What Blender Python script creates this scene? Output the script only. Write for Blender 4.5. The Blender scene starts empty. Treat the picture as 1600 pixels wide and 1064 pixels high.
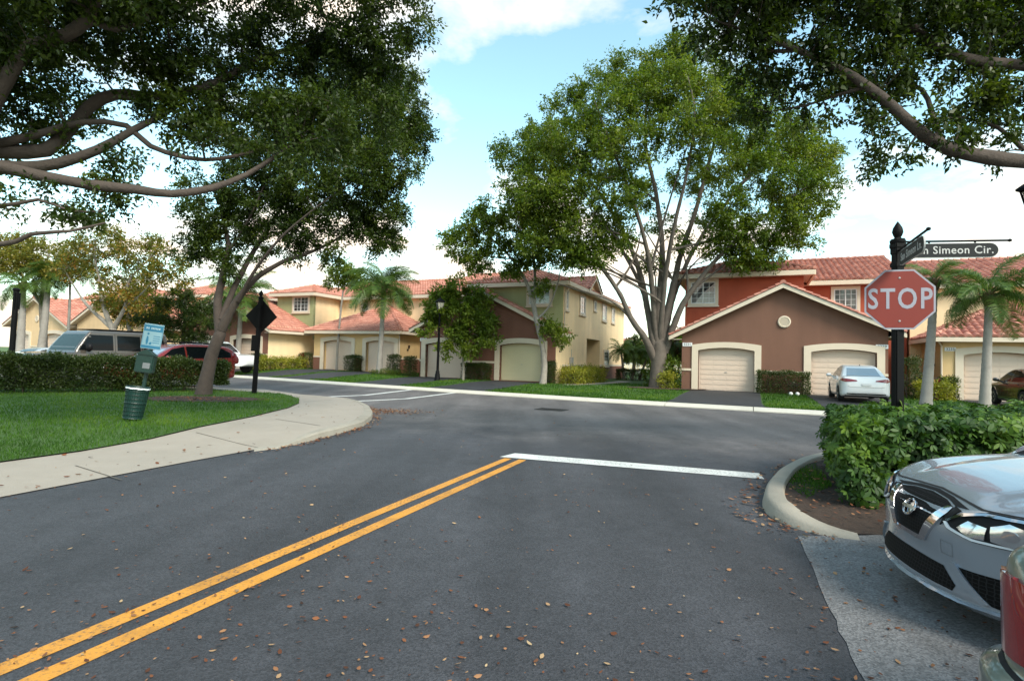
import bpy, bmesh, math, random
import numpy as np
from mathutils import Vector, Matrix, Euler
from mathutils.geometry import delaunay_2d_cdt
from mathutils.bvhtree import BVHTree

R = math.radians
rng = np.random.default_rng(7)
random.seed(7)
scene = bpy.context.scene
COL = scene.collection

# ------------------------------------------------------------------ camera, sky, sun, exposure
EYE, FOCAL, ROLL, PITCH = 1.6, 850.0, 0.025, math.atan(29/850.0)
_cp, _sp, _cr, _sr = math.cos(PITCH), math.sin(PITCH), math.cos(ROLL), math.sin(ROLL)
cam_data = bpy.data.cameras.new('camera')
cam = bpy.data.objects.new('camera', cam_data)
COL.objects.link(cam)
_r0, _u0, _f0 = Vector((1, 0, 0)), Vector((0, -_sp, _cp)), Vector((0, _cp, _sp))
_rt, _up = _r0*_cr + _u0*_sr, _u0*_cr - _r0*_sr
_m = Matrix((_rt, _up, -_f0)).transposed().to_4x4()
_m.translation = (0, 0, EYE)
cam.matrix_world = _m
cam_data.sensor_width = 36
cam_data.lens = FOCAL/1600*36
cam_data.clip_start = 0.05
cam_data.clip_end = 6000
scene.camera = cam

SUN_EL, SUN_AZ = 42.0, 146.0           # azimuth clockwise from +Y: behind the viewer, well to the right
world = bpy.data.worlds.new("World")
scene.world = world
world.use_nodes = True
wn, wl = world.node_tree.nodes, world.node_tree.links
wn.clear()
w_out = wn.new('ShaderNodeOutputWorld')
w_bg = wn.new('ShaderNodeBackground')
w_bg.inputs['Strength'].default_value = 0.125
sky = wn.new('ShaderNodeTexSky')
sky.sky_type = 'NISHITA'
sky.sun_disc = False
sky.sun_elevation = R(SUN_EL)
sky.sun_rotation = R(SUN_AZ)
sky.air_density = 1.0
sky.dust_density = 0.6
tc = wn.new('ShaderNodeTexCoord')
sep = wn.new('ShaderNodeSeparateXYZ')
wl.new(tc.outputs['Generated'], sep.inputs[0])
def wmath(op, a, b=None):
    n = wn.new('ShaderNodeMath'); n.operation = op
    for i, v in enumerate((a, b)):
        if v is None: continue
        if isinstance(v, (int, float)): n.inputs[i].default_value = v
        else: wl.new(v, n.inputs[i])
    return n.outputs[0]
zc = wmath('MAXIMUM', sep.outputs['Z'], 0.0)
den = wmath('ADD', zc, 0.22)
comb = wn.new('ShaderNodeCombineXYZ')
wl.new(wmath('DIVIDE', sep.outputs['X'], den), comb.inputs[0])
wl.new(wmath('DIVIDE', sep.outputs['Y'], den), comb.inputs[1])
comb.inputs[2].default_value = 3.3
cn = wn.new('ShaderNodeTexNoise')
cn.inputs['Scale'].default_value = 1.55
cn.inputs['Detail'].default_value = 9
cn.inputs['Roughness'].default_value = 0.55
cn.inputs['Distortion'].default_value = 0.15
wl.new(comb.outputs[0], cn.inputs['Vector'])
# clouds bank up towards the horizon, more open blue overhead
horizon = wn.new('ShaderNodeMapRange')
horizon.inputs['From Min'].default_value = 0.05
horizon.inputs['From Max'].default_value = 0.34
horizon.inputs['To Min'].default_value = 0.14
horizon.inputs['To Max'].default_value = -0.030
wl.new(sep.outputs['Z'], horizon.inputs['Value'])
cov = wmath('ADD', cn.outputs['Fac'], horizon.outputs['Result'])
ramp = wn.new('ShaderNodeValToRGB')
ramp.color_ramp.elements[0].position = 0.50
ramp.color_ramp.elements[1].position = 0.64
wl.new(cov, ramp.inputs[0])
skymix = wn.new('ShaderNodeMixRGB')
skymix.inputs[2].default_value = (8.9, 7.75, 6.4, 1)
wl.new(ramp.outputs[0], skymix.inputs[0])
skyb = wn.new('ShaderNodeMixRGB'); skyb.blend_type = 'MULTIPLY'; skyb.inputs[0].default_value = 1.0
skyb.inputs[2].default_value = (2.2, 2.45, 1.9, 1)
wl.new(sky.outputs[0], skyb.inputs[1])
wl.new(skyb.outputs[0], skymix.inputs[1])
wl.new(skymix.outputs[0], w_bg.inputs['Color'])
wl.new(w_bg.outputs[0], w_out.inputs['Surface'])

sun_data = bpy.data.lights.new('sun', 'SUN')
sun_data.energy = 3.0
sun_data.angle = R(22)
sun_data.color = (1.0, 0.93, 0.82)
sun = bpy.data.objects.new('sun', sun_data)
COL.objects.link(sun)
_sd = Vector((math.sin(R(SUN_AZ))*math.cos(R(SUN_EL)), math.cos(R(SUN_AZ))*math.cos(R(SUN_EL)), math.sin(R(SUN_EL))))
sun.rotation_euler = _sd.to_track_quat('Z', 'Y').to_euler()
sun.location = _sd*60
scene.view_settings.view_transform = 'Standard'
scene.view_settings.look = 'None'
scene.view_settings.exposure = 0.62
scene.view_settings.gamma = 1.0
scene.cycles.max_bounces = 8
scene.cycles.diffuse_bounces = 3
scene.cycles.glossy_bounces = 3
scene.cycles.transmission_bounces = 4
scene.cycles.transparent_max_bounces = 6
scene.cycles.use_denoising = True

# ------------------------------------------------------------------ survey helpers (sight lines turned into places)
def ray(px, py):
    a, b = (px-800)/FOCAL, -(py-532)/FOCAL
    x, y = a*_cr - b*_sr, a*_sr + b*_cr
    return np.array([x, _cp - _sp*y, _sp + _cp*y])
def G(px, py, z=0.0):
    d = ray(px, py); t = (z-EYE)/d[2]
    return np.array([d[0]*t, d[1]*t, z])
def D(px, py, Y):
    d = ray(px, py); t = Y/d[1]
    return np.array([0, 0, EYE]) + d*t

# ------------------------------------------------------------------ materials
MATS = {}
def nt(m):
    return m.node_tree.nodes, m.node_tree.links
def bsdf(m):
    return m.node_tree.nodes['Principled BSDF']
def mat(name, col, rough=0.7, var=0.12, scale=3.0, bump=0.0, bscale=40.0, metal=0.0, coat=0.0, spec=0.5, detail=6, stain=0.0, stain_col=(0.05, 0.045, 0.035)):
    """plain surface with two scales of noise in the colour, optional bump and stains"""
    if name in MATS: return MATS[name]
    m = bpy.data.materials.new(name); m.use_nodes = True
    n, l = nt(m); b = bsdf(m)
    b.inputs['Roughness'].default_value = rough
    b.inputs['Metallic'].default_value = metal
    b.inputs['Specular IOR Level'].default_value = spec
    b.inputs['Coat Weight'].default_value = coat
    t = n.new('ShaderNodeTexCoord')
    nz = n.new('ShaderNodeTexNoise'); nz.inputs['Scale'].default_value = scale; nz.inputs['Detail'].default_value = detail
    l.new(t.outputs['Object'], nz.inputs['Vector'])
    mx = n.new('ShaderNodeMixRGB')
    mx.inputs[1].default_value = tuple(max(0, c*(1-var)) for c in col)+(1,)
    mx.inputs[2].default_value = tuple(c*(1+var) for c in col)+(1,)
    l.new(nz.outputs['Fac'], mx.inputs[0])
    out = mx.outputs[0]
    if stain > 0:
        n2 = n.new('ShaderNodeTexNoise'); n2.inputs['Scale'].default_value = scale*0.35; n2.inputs['Detail'].default_value = 8; n2.inputs['Roughness'].default_value = 0.65
        l.new(t.outputs['Object'], n2.inputs['Vector'])
        rp = n.new('ShaderNodeValToRGB'); rp.color_ramp.elements[0].position = 0.5; rp.color_ramp.elements[1].position = 0.75
        rp.color_ramp.elements[0].color = (0, 0, 0, 1); rp.color_ramp.elements[1].color = (stain, stain, stain, 1)
        l.new(n2.outputs['Fac'], rp.inputs[0])
        m2 = n.new('ShaderNodeMixRGB'); m2.inputs[2].default_value = tuple(stain_col)+(1,)
        l.new(rp.outputs[0], m2.inputs[0]); l.new(out, m2.inputs[1]); out = m2.outputs[0]
    l.new(out, b.inputs['Base Color'])
    if bump > 0:
        nb = n.new('ShaderNodeTexNoise'); nb.inputs['Scale'].default_value = bscale; nb.inputs['Detail'].default_value = 4
        l.new(t.outputs['Object'], nb.inputs['Vector'])
        bp = n.new('ShaderNodeBump'); bp.inputs['Strength'].default_value = bump; bp.inputs['Distance'].default_value = 0.02
        l.new(nb.outputs['Fac'], bp.inputs['Height']); l.new(bp.outputs[0], b.inputs['Normal'])
    MATS[name] = m
    return m

def leaf_mat(name, cols, trans=0.35, rough=0.45):
    """leaves: colour picked per leaf from the point attribute 'tint', light passes through"""
    if name in MATS: return MATS[name]
    m = bpy.data.materials.new(name); m.use_nodes = True
    n, l = nt(m); b = bsdf(m)
    at = n.new('ShaderNodeAttribute'); at.attribute_name = 'tint'
    rp = n.new('ShaderNodeValToRGB')
    el = rp.color_ramp.elements
    for i, c in enumerate(cols):
        p = i/(len(cols)-1)
        if i == 0: e = el[0]
        elif i == len(cols)-1: e = el[-1]
        else: e = el.new(p)
        e.position = p; e.color = tuple(c)+(1,)
    l.new(at.outputs['Fac'], rp.inputs[0])
    l.new(rp.outputs[0], b.inputs['Base Color'])
    b.inputs['Roughness'].default_value = rough
    b.inputs['Specular IOR Level'].default_value = 0.4
    tr = n.new('ShaderNodeBsdfTranslucent')
    br = n.new('ShaderNodeMixRGB'); br.blend_type = 'MULTIPLY'; br.inputs[0].default_value = 1.0; br.inputs[2].default_value = (1.5, 1.5, 0.7, 1)
    l.new(rp.outputs[0], br.inputs[1]); l.new(br.outputs[0], tr.inputs['Color'])
    ms = n.new('ShaderNodeMixShader'); ms.inputs[0].default_value = trans
    l.new(b.outputs[0], ms.inputs[1]); l.new(tr.outputs[0], ms.inputs[2])
    l.new(ms.outputs[0], n['Material Output'].inputs['Surface'])
    MATS[name] = m
    return m

def tint_mat(name, c0, c1, rough=0.6, bump=0.0, var=0.25, nscale=2.0):
    """per-piece colour (roof tiles, fallen leaves): attribute 'tint' between two colours, plus weathering noise"""
    if name in MATS: return MATS[name]
    m = bpy.data.materials.new(name); m.use_nodes = True
    n, l = nt(m); b = bsdf(m); b.inputs['Roughness'].default_value = rough
    at = n.new('ShaderNodeAttribute'); at.attribute_name = 'tint'
    mx = n.new('ShaderNodeMixRGB'); mx.inputs[1].default_value = tuple(c0)+(1,); mx.inputs[2].default_value = tuple(c1)+(1,)
    l.new(at.outputs['Fac'], mx.inputs[0])
    t = n.new('ShaderNodeTexCoord'); nz = n.new('ShaderNodeTexNoise'); nz.inputs['Scale'].default_value = nscale; nz.inputs['Detail'].default_value = 8
    l.new(t.outputs['Object'], nz.inputs['Vector'])
    mp = n.new('ShaderNodeMapRange'); mp.inputs['To Min'].default_value = 1-var; mp.inputs['To Max'].default_value = 1+var
    l.new(nz.outputs['Fac'], mp.inputs['Value'])
    mu = n.new('ShaderNodeMixRGB'); mu.blend_type = 'MULTIPLY'; mu.inputs[0].default_value = 1
    l.new(mx.outputs[0], mu.inputs[1]); l.new(mp.outputs[0], mu.inputs[2])
    l.new(mu.outputs[0], b.inputs['Base Color'])
    MATS[name] = m
    return m

# ------------------------------------------------------------------ mesh helpers
class MB:
    """collects quads and triangles, then links them as ONE mesh object"""
    def __init__(s): s.v = []; s.f = []; s.t = []
    def add(s, verts, faces, tint=0.5):
        o = len(s.v)
        s.v += [tuple(p) for p in verts]; s.f += [tuple(i+o for i in f) for f in faces]
        s.t += [tint]*len(verts)
    def box(s, a, b, M=None):
        x0, y0, z0 = a; x1, y1, z1 = b
        vs = [(x0,y0,z0),(x1,y0,z0),(x1,y1,z0),(x0,y1,z0),(x0,y0,z1),(x1,y0,z1),(x1,y1,z1),(x0,y1,z1)]
        if M is not None: vs = [M @ Vector(p) for p in vs]
        s.add(vs, [(0,3,2,1),(4,5,6,7),(0,1,5,4),(1,2,6,5),(2,3,7,6),(3,0,4,7)])
        return s
    def bbox(s, a, b, bev=0.01, M=None):
        """box with chamfered vertical and horizontal edges"""
        bm = bmesh.new()
        bmesh.ops.create_cube(bm, size=1)
        sx, sy, sz = (b[0]-a[0]), (b[1]-a[1]), (b[2]-a[2])
        for v in bm.verts:
            v.co = Vector(((v.co.x+.5)*sx+a[0], (v.co.y+.5)*sy+a[1], (v.co.z+.5)*sz+a[2]))
        bmesh.ops.bevel(bm, geom=bm.edges[:], offset=min(bev, .45*min(abs(sx), abs(sy), abs(sz))), segments=2, affect='EDGES')
        s.bm(bm, M); return s
    def bm(s, bm, M=None):
        bm.verts.index_update()
        vs = [(M @ v.co if M is not None else v.co.copy()) for v in bm.verts]
        s.add(vs, [tuple(v.index for v in f.verts) for f in bm.faces]); bm.free()
    def tube(s, pts, rad, n=8, cap=True, tint=0.5):
        pts = [Vector(p) for p in pts]; N = len(pts)
        if not hasattr(rad, '__len__'): rad = [rad]*N
        o = len(s.v); prev = None; vs = []
        for i, p in enumerate(pts):
            t = (pts[min(i+1, N-1)]-pts[max(i-1, 0)])
            t = t.normalized() if t.length > 1e-9 else Vector((0, 0, 1))
            if prev is None:
                a = Vector((1, 0, 0)) if abs(t.x) < .9 else Vector((0, 1, 0))
                u = t.cross(a).normalized()
            else:
                u = (prev - t*prev.dot(t)); u = u.normalized() if u.length > 1e-6 else t.orthogonal().normalized()
            prev = u; w = t.cross(u)
            for k in range(n):
                an = 2*math.pi*k/n
                vs.append(p + (u*math.cos(an)+w*math.sin(an))*rad[i])
        fs = [(i*n+k, i*n+(k+1) % n, (i+1)*n+(k+1) % n, (i+1)*n+k) for i in range(N-1) for k in range(n)]
        if cap: fs += [tuple(range(n-1, -1, -1)), tuple((N-1)*n+k for k in range(n))]
        s.add(vs, fs, tint); return s
    def lathe(s, prof, n=16, M=None):
        """prof: (radius, z) from bottom to top, round the z axis"""
        vs = [Vector((r*math.cos(2*math.pi*k/n), r*math.sin(2*math.pi*k/n), z)) for r, z in prof for k in range(n)]
        if M is not None: vs = [M @ v for v in vs]
        N = len(prof)
        fs = [(i*n+k, i*n+(k+1) % n, (i+1)*n+(k+1) % n, (i+1)*n+k) for i in range(N-1) for k in range(n)]
        fs += [tuple(range(n-1, -1, -1)), tuple((N-1)*n+k for k in range(n))]
        s.add(vs, fs); return s
    def quad(s, a, b, c, d): s.add([a, b, c, d], [(0, 1, 2, 3)]); return s
    def prism(s, poly, d0, d1, f):
        """closed outline poly (2-D), carried from depth d0 to d1; f(a, b, d) -> point"""
        n = len(poly)
        vs = [f(a, b, d0) for a, b in poly] + [f(a, b, d1) for a, b in poly]
        fs = [tuple(range(n-1, -1, -1)), tuple(range(n, 2*n))] + [(i, (i+1) % n, n+(i+1) % n, n+i) for i in range(n)]
        s.add(vs, fs); return s
    def build(s, name, m, parent=None, smooth=False, tint=False, sharp=35):
        me = bpy.data.meshes.new(name)
        me.from_pydata([tuple(v) for v in s.v], [], s.f)
        if tint:
            at = me.attributes.new('tint', 'FLOAT', 'POINT'); at.data.foreach_set('value', np.array(s.t, np.float32))
        bm = bmesh.new(); bm.from_mesh(me)
        bmesh.ops.recalc_face_normals(bm, faces=bm.faces[:])
        bm.to_mesh(me); bm.free()
        return link(name, me, m, parent, smooth, sharp)

def link(name, me, m, parent=None, smooth=False, sharp=35):
    o = bpy.data.objects.new(name, me); COL.objects.link(o)
    if m is not None: me.materials.append(m)
    if parent is not None: o.parent = parent
    if smooth:
        me.shade_smooth() if hasattr(me, 'shade_smooth') else me.polygons.foreach_set('use_smooth', [True]*len(me.polygons))
        try: me.set_sharp_from_angle(angle=R(sharp))
        except Exception: pass
    return o

def np_mesh(name, V, F, m, parent=None, tint=None, smooth=False):
    """big meshes straight from arrays; F has 3 or 4 columns"""
    me = bpy.data.meshes.new(name)
    V = np.ascontiguousarray(V, np.float32); F = np.ascontiguousarray(F, np.int32)
    k = F.shape[1]
    me.vertices.add(len(V)); me.vertices.foreach_set('co', V.ravel())
    me.loops.add(F.size); me.loops.foreach_set('vertex_index', F.ravel())
    me.polygons.add(len(F)); me.polygons.foreach_set('loop_start', np.arange(0, F.size, k, dtype=np.int32))
    if tint is not None:
        at = me.attributes.new('tint', 'FLOAT', 'POINT'); at.data.foreach_set('value', np.ascontiguousarray(tint, np.float32))
    me.update(calc_edges=True); me.validate()
    return link(name, me, m, parent, smooth, 60)

def tag(o, label, cat, group=None, kind=None):
    if label: o['label'] = label
    if cat: o['category'] = cat
    if group: o['group'] = group
    if kind: o['kind'] = kind
    return o
def thing(name, label, cat, loc=(0, 0, 0), rz=0.0, group=None):
    e = bpy.data.objects.new(name, None); COL.objects.link(e)
    e.empty_display_size = 0.3
    e.location = loc; e.rotation_euler = (0, 0, rz)
    return tag(e, label, cat, group)
def structure(o):
    o['kind'] = 'structure'; return o
def children(o): return [c for c in bpy.data.objects if c.parent == o]
def copy_tree(o, parent=None):
    c = o.copy(); COL.objects.link(c)
    if parent is not None: c.parent = parent
    for ch in children(o): copy_tree(ch, c)
    return c

def inside(P, poly):
    x, y = P[:, 0], P[:, 1]; r = np.zeros(len(P), bool); n = len(poly)
    for i in range(n):
        x0, y0 = poly[i]; x1, y1 = poly[(i+1) % n]
        c = ((y0 > y) != (y1 > y))
        with np.errstate(divide='ignore', invalid='ignore'):
            xi = (x1-x0)*(y-y0)/(y1-y0)+x0
        r ^= c & (x < xi)
    return r
def cdt(poly, res, jit=0.0):
    """triangulate a 2-D outline with inner points every res"""
    poly = [(float(a), float(b)) for a, b in poly]
    B = []
    for i in range(len(poly)):
        a, b = np.array(poly[i]), np.array(poly[(i+1) % len(poly)])
        k = max(1, int(np.linalg.norm(b-a)/res))
        B += [tuple(a+(b-a)*j/k) for j in range(k)]
    A = np.array(poly); lo, hi = A.min(0), A.max(0)
    gx, gy = np.meshgrid(np.arange(lo[0]+res/2, hi[0], res), np.arange(lo[1]+res/2, hi[1], res))
    P = np.stack([gx.ravel(), gy.ravel()], 1)
    P = P[inside(P, poly)]
    if len(P):
        BB = np.array(B); keep = np.ones(len(P), bool)
        for i in range(0, len(P), 2000):
            d = np.min(((P[i:i+2000, None]-BB[None])**2).sum(-1), 1); keep[i:i+2000] = d > (res*.35)**2
        P = P[keep]
    vs = [Vector(b) for b in B]+[Vector(p) for p in P]
    nb = len(B)
    r = delaunay_2d_cdt(vs, [], [list(range(nb))], 1, 1e-6)
    return [(v.x, v.y) for v in r[0]], [tuple(f) for f in r[2]]
def sheet(name, poly, zf, res, m, parent=None, smooth=True):
    v, f = cdt(poly, res)
    b = MB(); b.add([(x, y, zf(x, y)) for x, y in v], f)
    o = b.build(name, m, parent, smooth, sharp=70)
    return o
def sstep(x, a, b):
    t = np.clip((x-a)/(b-a), 0, 1); return t*t*(3-2*t)

def text_part(body, size, m, parent, M, name='lettering', depth=0.003, sx=1.0, bold=0.0, align='CENTER', space=1.0):
    cu = bpy.data.curves.new('t', 'FONT'); cu.body = body; cu.size = size; cu.extrude = depth; cu.offset = bold
    cu.space_character = space; cu.align_x = align; cu.align_y = 'CENTER'; cu.resolution_u = 3
    ob = bpy.data.objects.new('t', cu); COL.objects.link(ob)
    dg = bpy.context.evaluated_depsgraph_get()
    me = bpy.data.meshes.new_from_object(ob.evaluated_get(dg))
    bpy.data.objects.remove(ob); bpy.data.curves.remove(cu)
    me.transform(M @ Matrix.Diagonal((sx, 1, 1, 1)))
    me.materials.clear(); me.name = name
    return link(name, me, m, parent)
# ------------------------------------------------------------------ ground frame: (uu along the far kerb, vv away from it)
AZ = 114.0
UX, UY = math.sin(R(AZ)), math.cos(R(AZ))
VX, VY = -UY, UX
def uv(x, y): return x*UX+y*UY, x*VX+y*VY
def xy(u, v): return u*UX+v*VX, u*UY+v*VY
_ku = np.array([-140, -80, -64, -41.5, -29.9, -20, -12.7, -6.4, 1.95, 40, 120.0])
_kv = np.array([21.0, 21.5, 22.6, 24.9, 24.3, 22.7, 21.6, 20.9, 20.55, 20.5, 20.5])
_au = np.array([-140, -60, -41, -30, -19, -8, 0, 30, 120.0]); _aa = np.array([.6, .6, .4, .45, .3, .22, .2, .2, .2])
def kerb_v(u): return np.interp(u, _ku, _kv)
def lawn_z(u, d): return .12 + (np.interp(u, _au, _aa)-.12)*sstep(d, .6, 6.0)
def zg(x, y):
    """ground height anywhere"""
    u, v = uv(x, y); d = v-kerb_v(u)
    return float(lawn_z(u, d)) if d > .6 else (0.0 if d < 0 else .12)

# ---- materials of the ground
def asphalt(name, col, fine=1.0, patch=0.18, agg=0.25, old=None):
    if name in MATS: return MATS[name]
    m = bpy.data.materials.new(name); m.use_nodes = True
    n, l = nt(m); b = bsdf(m)
    t = n.new('ShaderNodeTexCoord')
    def noise(scale, det=8, rough=.6, vec=None):
        z = n.new('ShaderNodeTexNoise'); z.inputs['Scale'].default_value = scale; z.inputs['Detail'].default_value = det; z.inputs['Roughness'].default_value = rough
        l.new(vec or t.outputs['Object'], z.inputs['Vector']); return z.outputs['Fac']
    def remap(v, a, b_, lo=.35, hi=.65):
        r = n.new('ShaderNodeMapRange'); r.inputs['From Min'].default_value = lo; r.inputs['From Max'].default_value = hi
        r.inputs['To Min'].default_value = a; r.inputs['To Max'].default_value = b_; l.new(v, r.inputs['Value']); return r.outputs[0]
    def mul(a, b_):
        x = n.new('ShaderNodeMath'); x.operation = 'MULTIPLY'; l.new(a, x.inputs[0]); l.new(b_, x.inputs[1]); return x.outputs[0]
    # worn wheel tracks: noise stretched along the road
    mp = n.new('ShaderNodeMapping'); mp.inputs['Rotation'].default_value = (0, 0, R(22)); mp.inputs['Scale'].default_value = (1.0, .12, 1)
    l.new(t.outputs['Object'], mp.inputs['Vector'])
    track = remap(noise(.9, 4, .5, mp.outputs[0]), 1-patch, 1+patch)
    big = remap(noise(.35), 1-patch*.8, 1+patch*.8)
    mid = remap(noise(5.0), .90, 1.10)
    vo = n.new('ShaderNodeTexVoronoi'); vo.inputs['Scale'].default_value = 90*fine
    l.new(t.outputs['Object'], vo.inputs['Vector'])
    sc = n.new('ShaderNodeSeparateColor'); l.new(vo.outputs['Color'], sc.inputs[0])
    grit = remap(sc.outputs[0], 1-agg, 1+agg, 0, 1)
    f = mul(mul(track, big), mul(mid, grit))
    mx = n.new('ShaderNodeMixRGB'); mx.blend_type = 'MULTIPLY'; mx.inputs[0].default_value = 1; mx.inputs[1].default_value = tuple(col)+(1,)
    l.new(f, mx.inputs[2])
    # a few dark oily stains
    st = n.new('ShaderNodeValToRGB'); st.color_ramp.elements[0].position = .62; st.color_ramp.elements[1].position = .72
    st.color_ramp.elements[1].color = (.55, .55, .55, 1); l.new(noise(.8, 5), st.inputs[0])
    m2 = n.new('ShaderNodeMixRGB'); m2.inputs[2].default_value = tuple(c*.55 for c in col)+(1,)
    l.new(st.outputs[0], m2.inputs[0]); l.new(mx.outputs[0], m2.inputs[1])
    res = m2.outputs[0]
    if old is not None:                     # the through street beyond the stop line is an older, paler surface with a ragged joint
        ve = n.new('ShaderNodeVectorMath'); ve.operation = 'DOT_PRODUCT'; ve.inputs[1].default_value = (VX, VY, 0); l.new(t.outputs['Object'], ve.inputs[0])
        ad = n.new('ShaderNodeMath'); ad.operation = 'MULTIPLY_ADD'; l.new(noise(.7, 6), ad.inputs[0]); ad.inputs[1].default_value = 5.0; l.new(ve.outputs['Value'], ad.inputs[2])
        mm = n.new('ShaderNodeMixRGB'); mm.blend_type = 'MULTIPLY'; mm.inputs[2].default_value = tuple(old)+(1,); l.new(remap(ad.outputs[0], 0, 1, 12.0, 15.5), mm.inputs[0]); l.new(res, mm.inputs[1]); res = mm.outputs[0]
    l.new(res, b.inputs['Base Color'])
    b.inputs['Roughness'].default_value = .72; b.inputs['Specular IOR Level'].default_value = .5
    bp = n.new('ShaderNodeBump'); bp.inputs['Strength'].default_value = .55; bp.inputs['Distance'].default_value = .006
    l.new(vo.outputs['Distance'], bp.inputs['Height']); l.new(bp.outputs[0], b.inputs['Normal'])
    MATS[name] = m; return m
M_ROAD = asphalt('road_asphalt', (.044, .044, .0495), 1.0, .26, .34, old=(2.5, 2.25, 1.95))
M_DRIVE = asphalt('driveway_asphalt', (.030, .031, .035), 1.2, .12)
M_PAD = asphalt('old_asphalt', (.165, .162, .163), 1.0, .13, .40)
M_CONC = mat('concrete', (.335, .29, .24), .85, .10, 2.2, .3, 60, stain=.45, stain_col=(.25, .22, .17))
M_KERB = mat('kerb_concrete', (.58, .54, .46), .8, .08, 2.5, .25, 50, stain=.35, stain_col=(.3, .28, .24))
M_KERB2 = mat('weathered_kerb_concrete', (.31, .28, .23), .85, .14, 3, .35, 45, stain=.6, stain_col=(.18, .16, .12))
M_YEL = mat('yellow_road_paint', (.62, .27, .035), .6, .08, 6, .2, 120, stain=.6, stain_col=(.16, .085, .03))
M_WHT = mat('white_road_paint', (.66, .66, .63), .6, .06, 6, .2, 120, stain=.5, stain_col=(.22, .22, .21))
def worn(m, s):
    """aggregate showing through thin road paint"""
    n, l = nt(m); b = bsdf(m); t = n.new('ShaderNodeTexCoord'); z = n.new('ShaderNodeTexNoise'); z.inputs['Scale'].default_value = 38; z.inputs['Detail'].default_value = 5; z.inputs['Roughness'].default_value = .7; l.new(t.outputs['Object'], z.inputs['Vector'])
    z2 = n.new('ShaderNodeTexNoise'); z2.inputs['Scale'].default_value = 1.3; z2.inputs['Detail'].default_value = 3; l.new(t.outputs['Object'], z2.inputs['Vector'])
    a = n.new('ShaderNodeMath'); a.operation = 'MULTIPLY_ADD'; l.new(z2.outputs['Fac'], a.inputs[0]); a.inputs[1].default_value = .35; l.new(z.outputs['Fac'], a.inputs[2])
    r = n.new('ShaderNodeMapRange'); r.inputs['From Min'].default_value = .70; r.inputs['From Max'].default_value = .84; r.inputs['To Max'].default_value = s; l.new(a.outputs[0], r.inputs['Value'])
    src = b.inputs['Base Color'].links[0].from_socket; mx = n.new('ShaderNodeMixRGB'); mx.inputs[2].default_value = (.06, .058, .055, 1); l.new(r.outputs[0], mx.inputs[0]); l.new(src, mx.inputs[1]); l.new(mx.outputs[0], b.inputs['Base Color'])
worn(M_YEL, .75); worn(M_WHT, .7)
M_LAWN = mat('lawn_turf', (.042, .095, .010), .9, .35, 3.0, .6, 60, stain=.35, stain_col=(.06, .075, .012), detail=10)
M_MULCH = mat('bark_mulch', (.055, .030, .019), .95, .45, 9, 1.0, 30, detail=10)
M_EARTH = mat('far_turf', (.06, .115, .02), .95, .3, .4)

# ---- the ground sheet that reaches the horizon
b = MB(); b.quad((-2500, -2500, -.05), (2500, -2500, -.05), (2500, 2500, -.05), (-2500, 2500, -.05))
structure(b.build('ground', M_EARTH))
b = MB(); b.quad((-150, -60, 0), (130, -60, 0), (130, 90, 0), (-150, 90, 0))
structure(b.build('road', M_ROAD))

# ---- painted markings, each a sheet 4 mm above the road
def strip(b, pts, w, z):
    pts = [Vector((p[0], p[1], 0)) for p in pts]; L = []; Rr = []
    for i, p in enumerate(pts):
        t = (pts[min(i+1, len(pts)-1)]-pts[max(i-1, 0)]).normalized(); nrm = Vector((-t.y, t.x, 0))
        L.append(p+nrm*w/2); Rr.append(p-nrm*w/2)
    n = len(pts)
    b.add([(p.x, p.y, z) for p in L]+[(p.x, p.y, z) for p in Rr], [(i, n+i, n+i+1, i+1) for i in range(n-1)])
def resamp(pts, step):
    o = [np.array(pts[0][:2])]
    for a, c in zip(pts[:-1], pts[1:]):
        a = np.array(a[:2]); c = np.array(c[:2]); k = max(1, int(np.linalg.norm(c-a)/step))
        o += [a+(c-a)*(j+1)/k for j in range(k)]
    return o
rd = np.array([math.sin(R(22.2)), math.cos(R(22.2))]); rn = np.array([rd[1], -rd[0]])
ycen = G(806, 717)[:2]
b = MB()
for off in (-.125, .125):
    a = ycen+rn*off
    strip(b, [a-rd*22, a-rd*.02], .125, .004)
structure(b.build('centre_line_marking', M_YEL))
s0, s1 = G(787, 711)[:2], G(1191, 744)[:2]
sdv = (s1-s0)/np.linalg.norm(s1-s0); snv = np.array([-sdv[1], sdv[0]])
b = MB(); b.add([tuple(p)+(.006,) for p in (s0-snv*.20+sdv*.0, s1-snv*.22, s1+snv*.20-sdv*.02, s0+snv*.24+sdv*.12)], [(0, 1, 2, 3)])
structure(b.build('stop_line_marking', M_WHT))
b = MB()
strip(b, [G(430, 622)[:2], G(500, 620.5)[:2], G(570, 617.5)[:2], G(643, 609.0)[:2]], .28, .004)
strip(b, [G(470, 631)[:2], G(545, 627.5)[:2], G(635, 623)[:2], G(712, 613.4)[:2]], .24, .004)
structure(b.build('crossing_marking', M_WHT))

# ---- far kerb: short cast lengths with open joints
b = MB(); u = -75.0
while u < 60:
    u1 = u+3.0
    for (ua, ub) in ((u+.012, u1-.012),):
        def P(uu_, off, z):
            x, y = xy(uu_, kerb_v(uu_)+off); return (x, y, z)
        prof = [(0, -.02), (0, .035), (.10, .075), (.50, .115), (.62, .12), (.62, -.02)]
        vs = [P(ua, o_, z_) for o_, z_ in prof]+[P(ub, o_, z_) for o_, z_ in prof]
        b.add(vs, [(i, i+1, 7+i, 6+i) for i in range(5)]+[(5, 4, 3, 2, 1, 0), (6, 7, 8, 9, 10, 11)])
    u = u1
structure(b.build('far_kerb', M_KERB))

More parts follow.
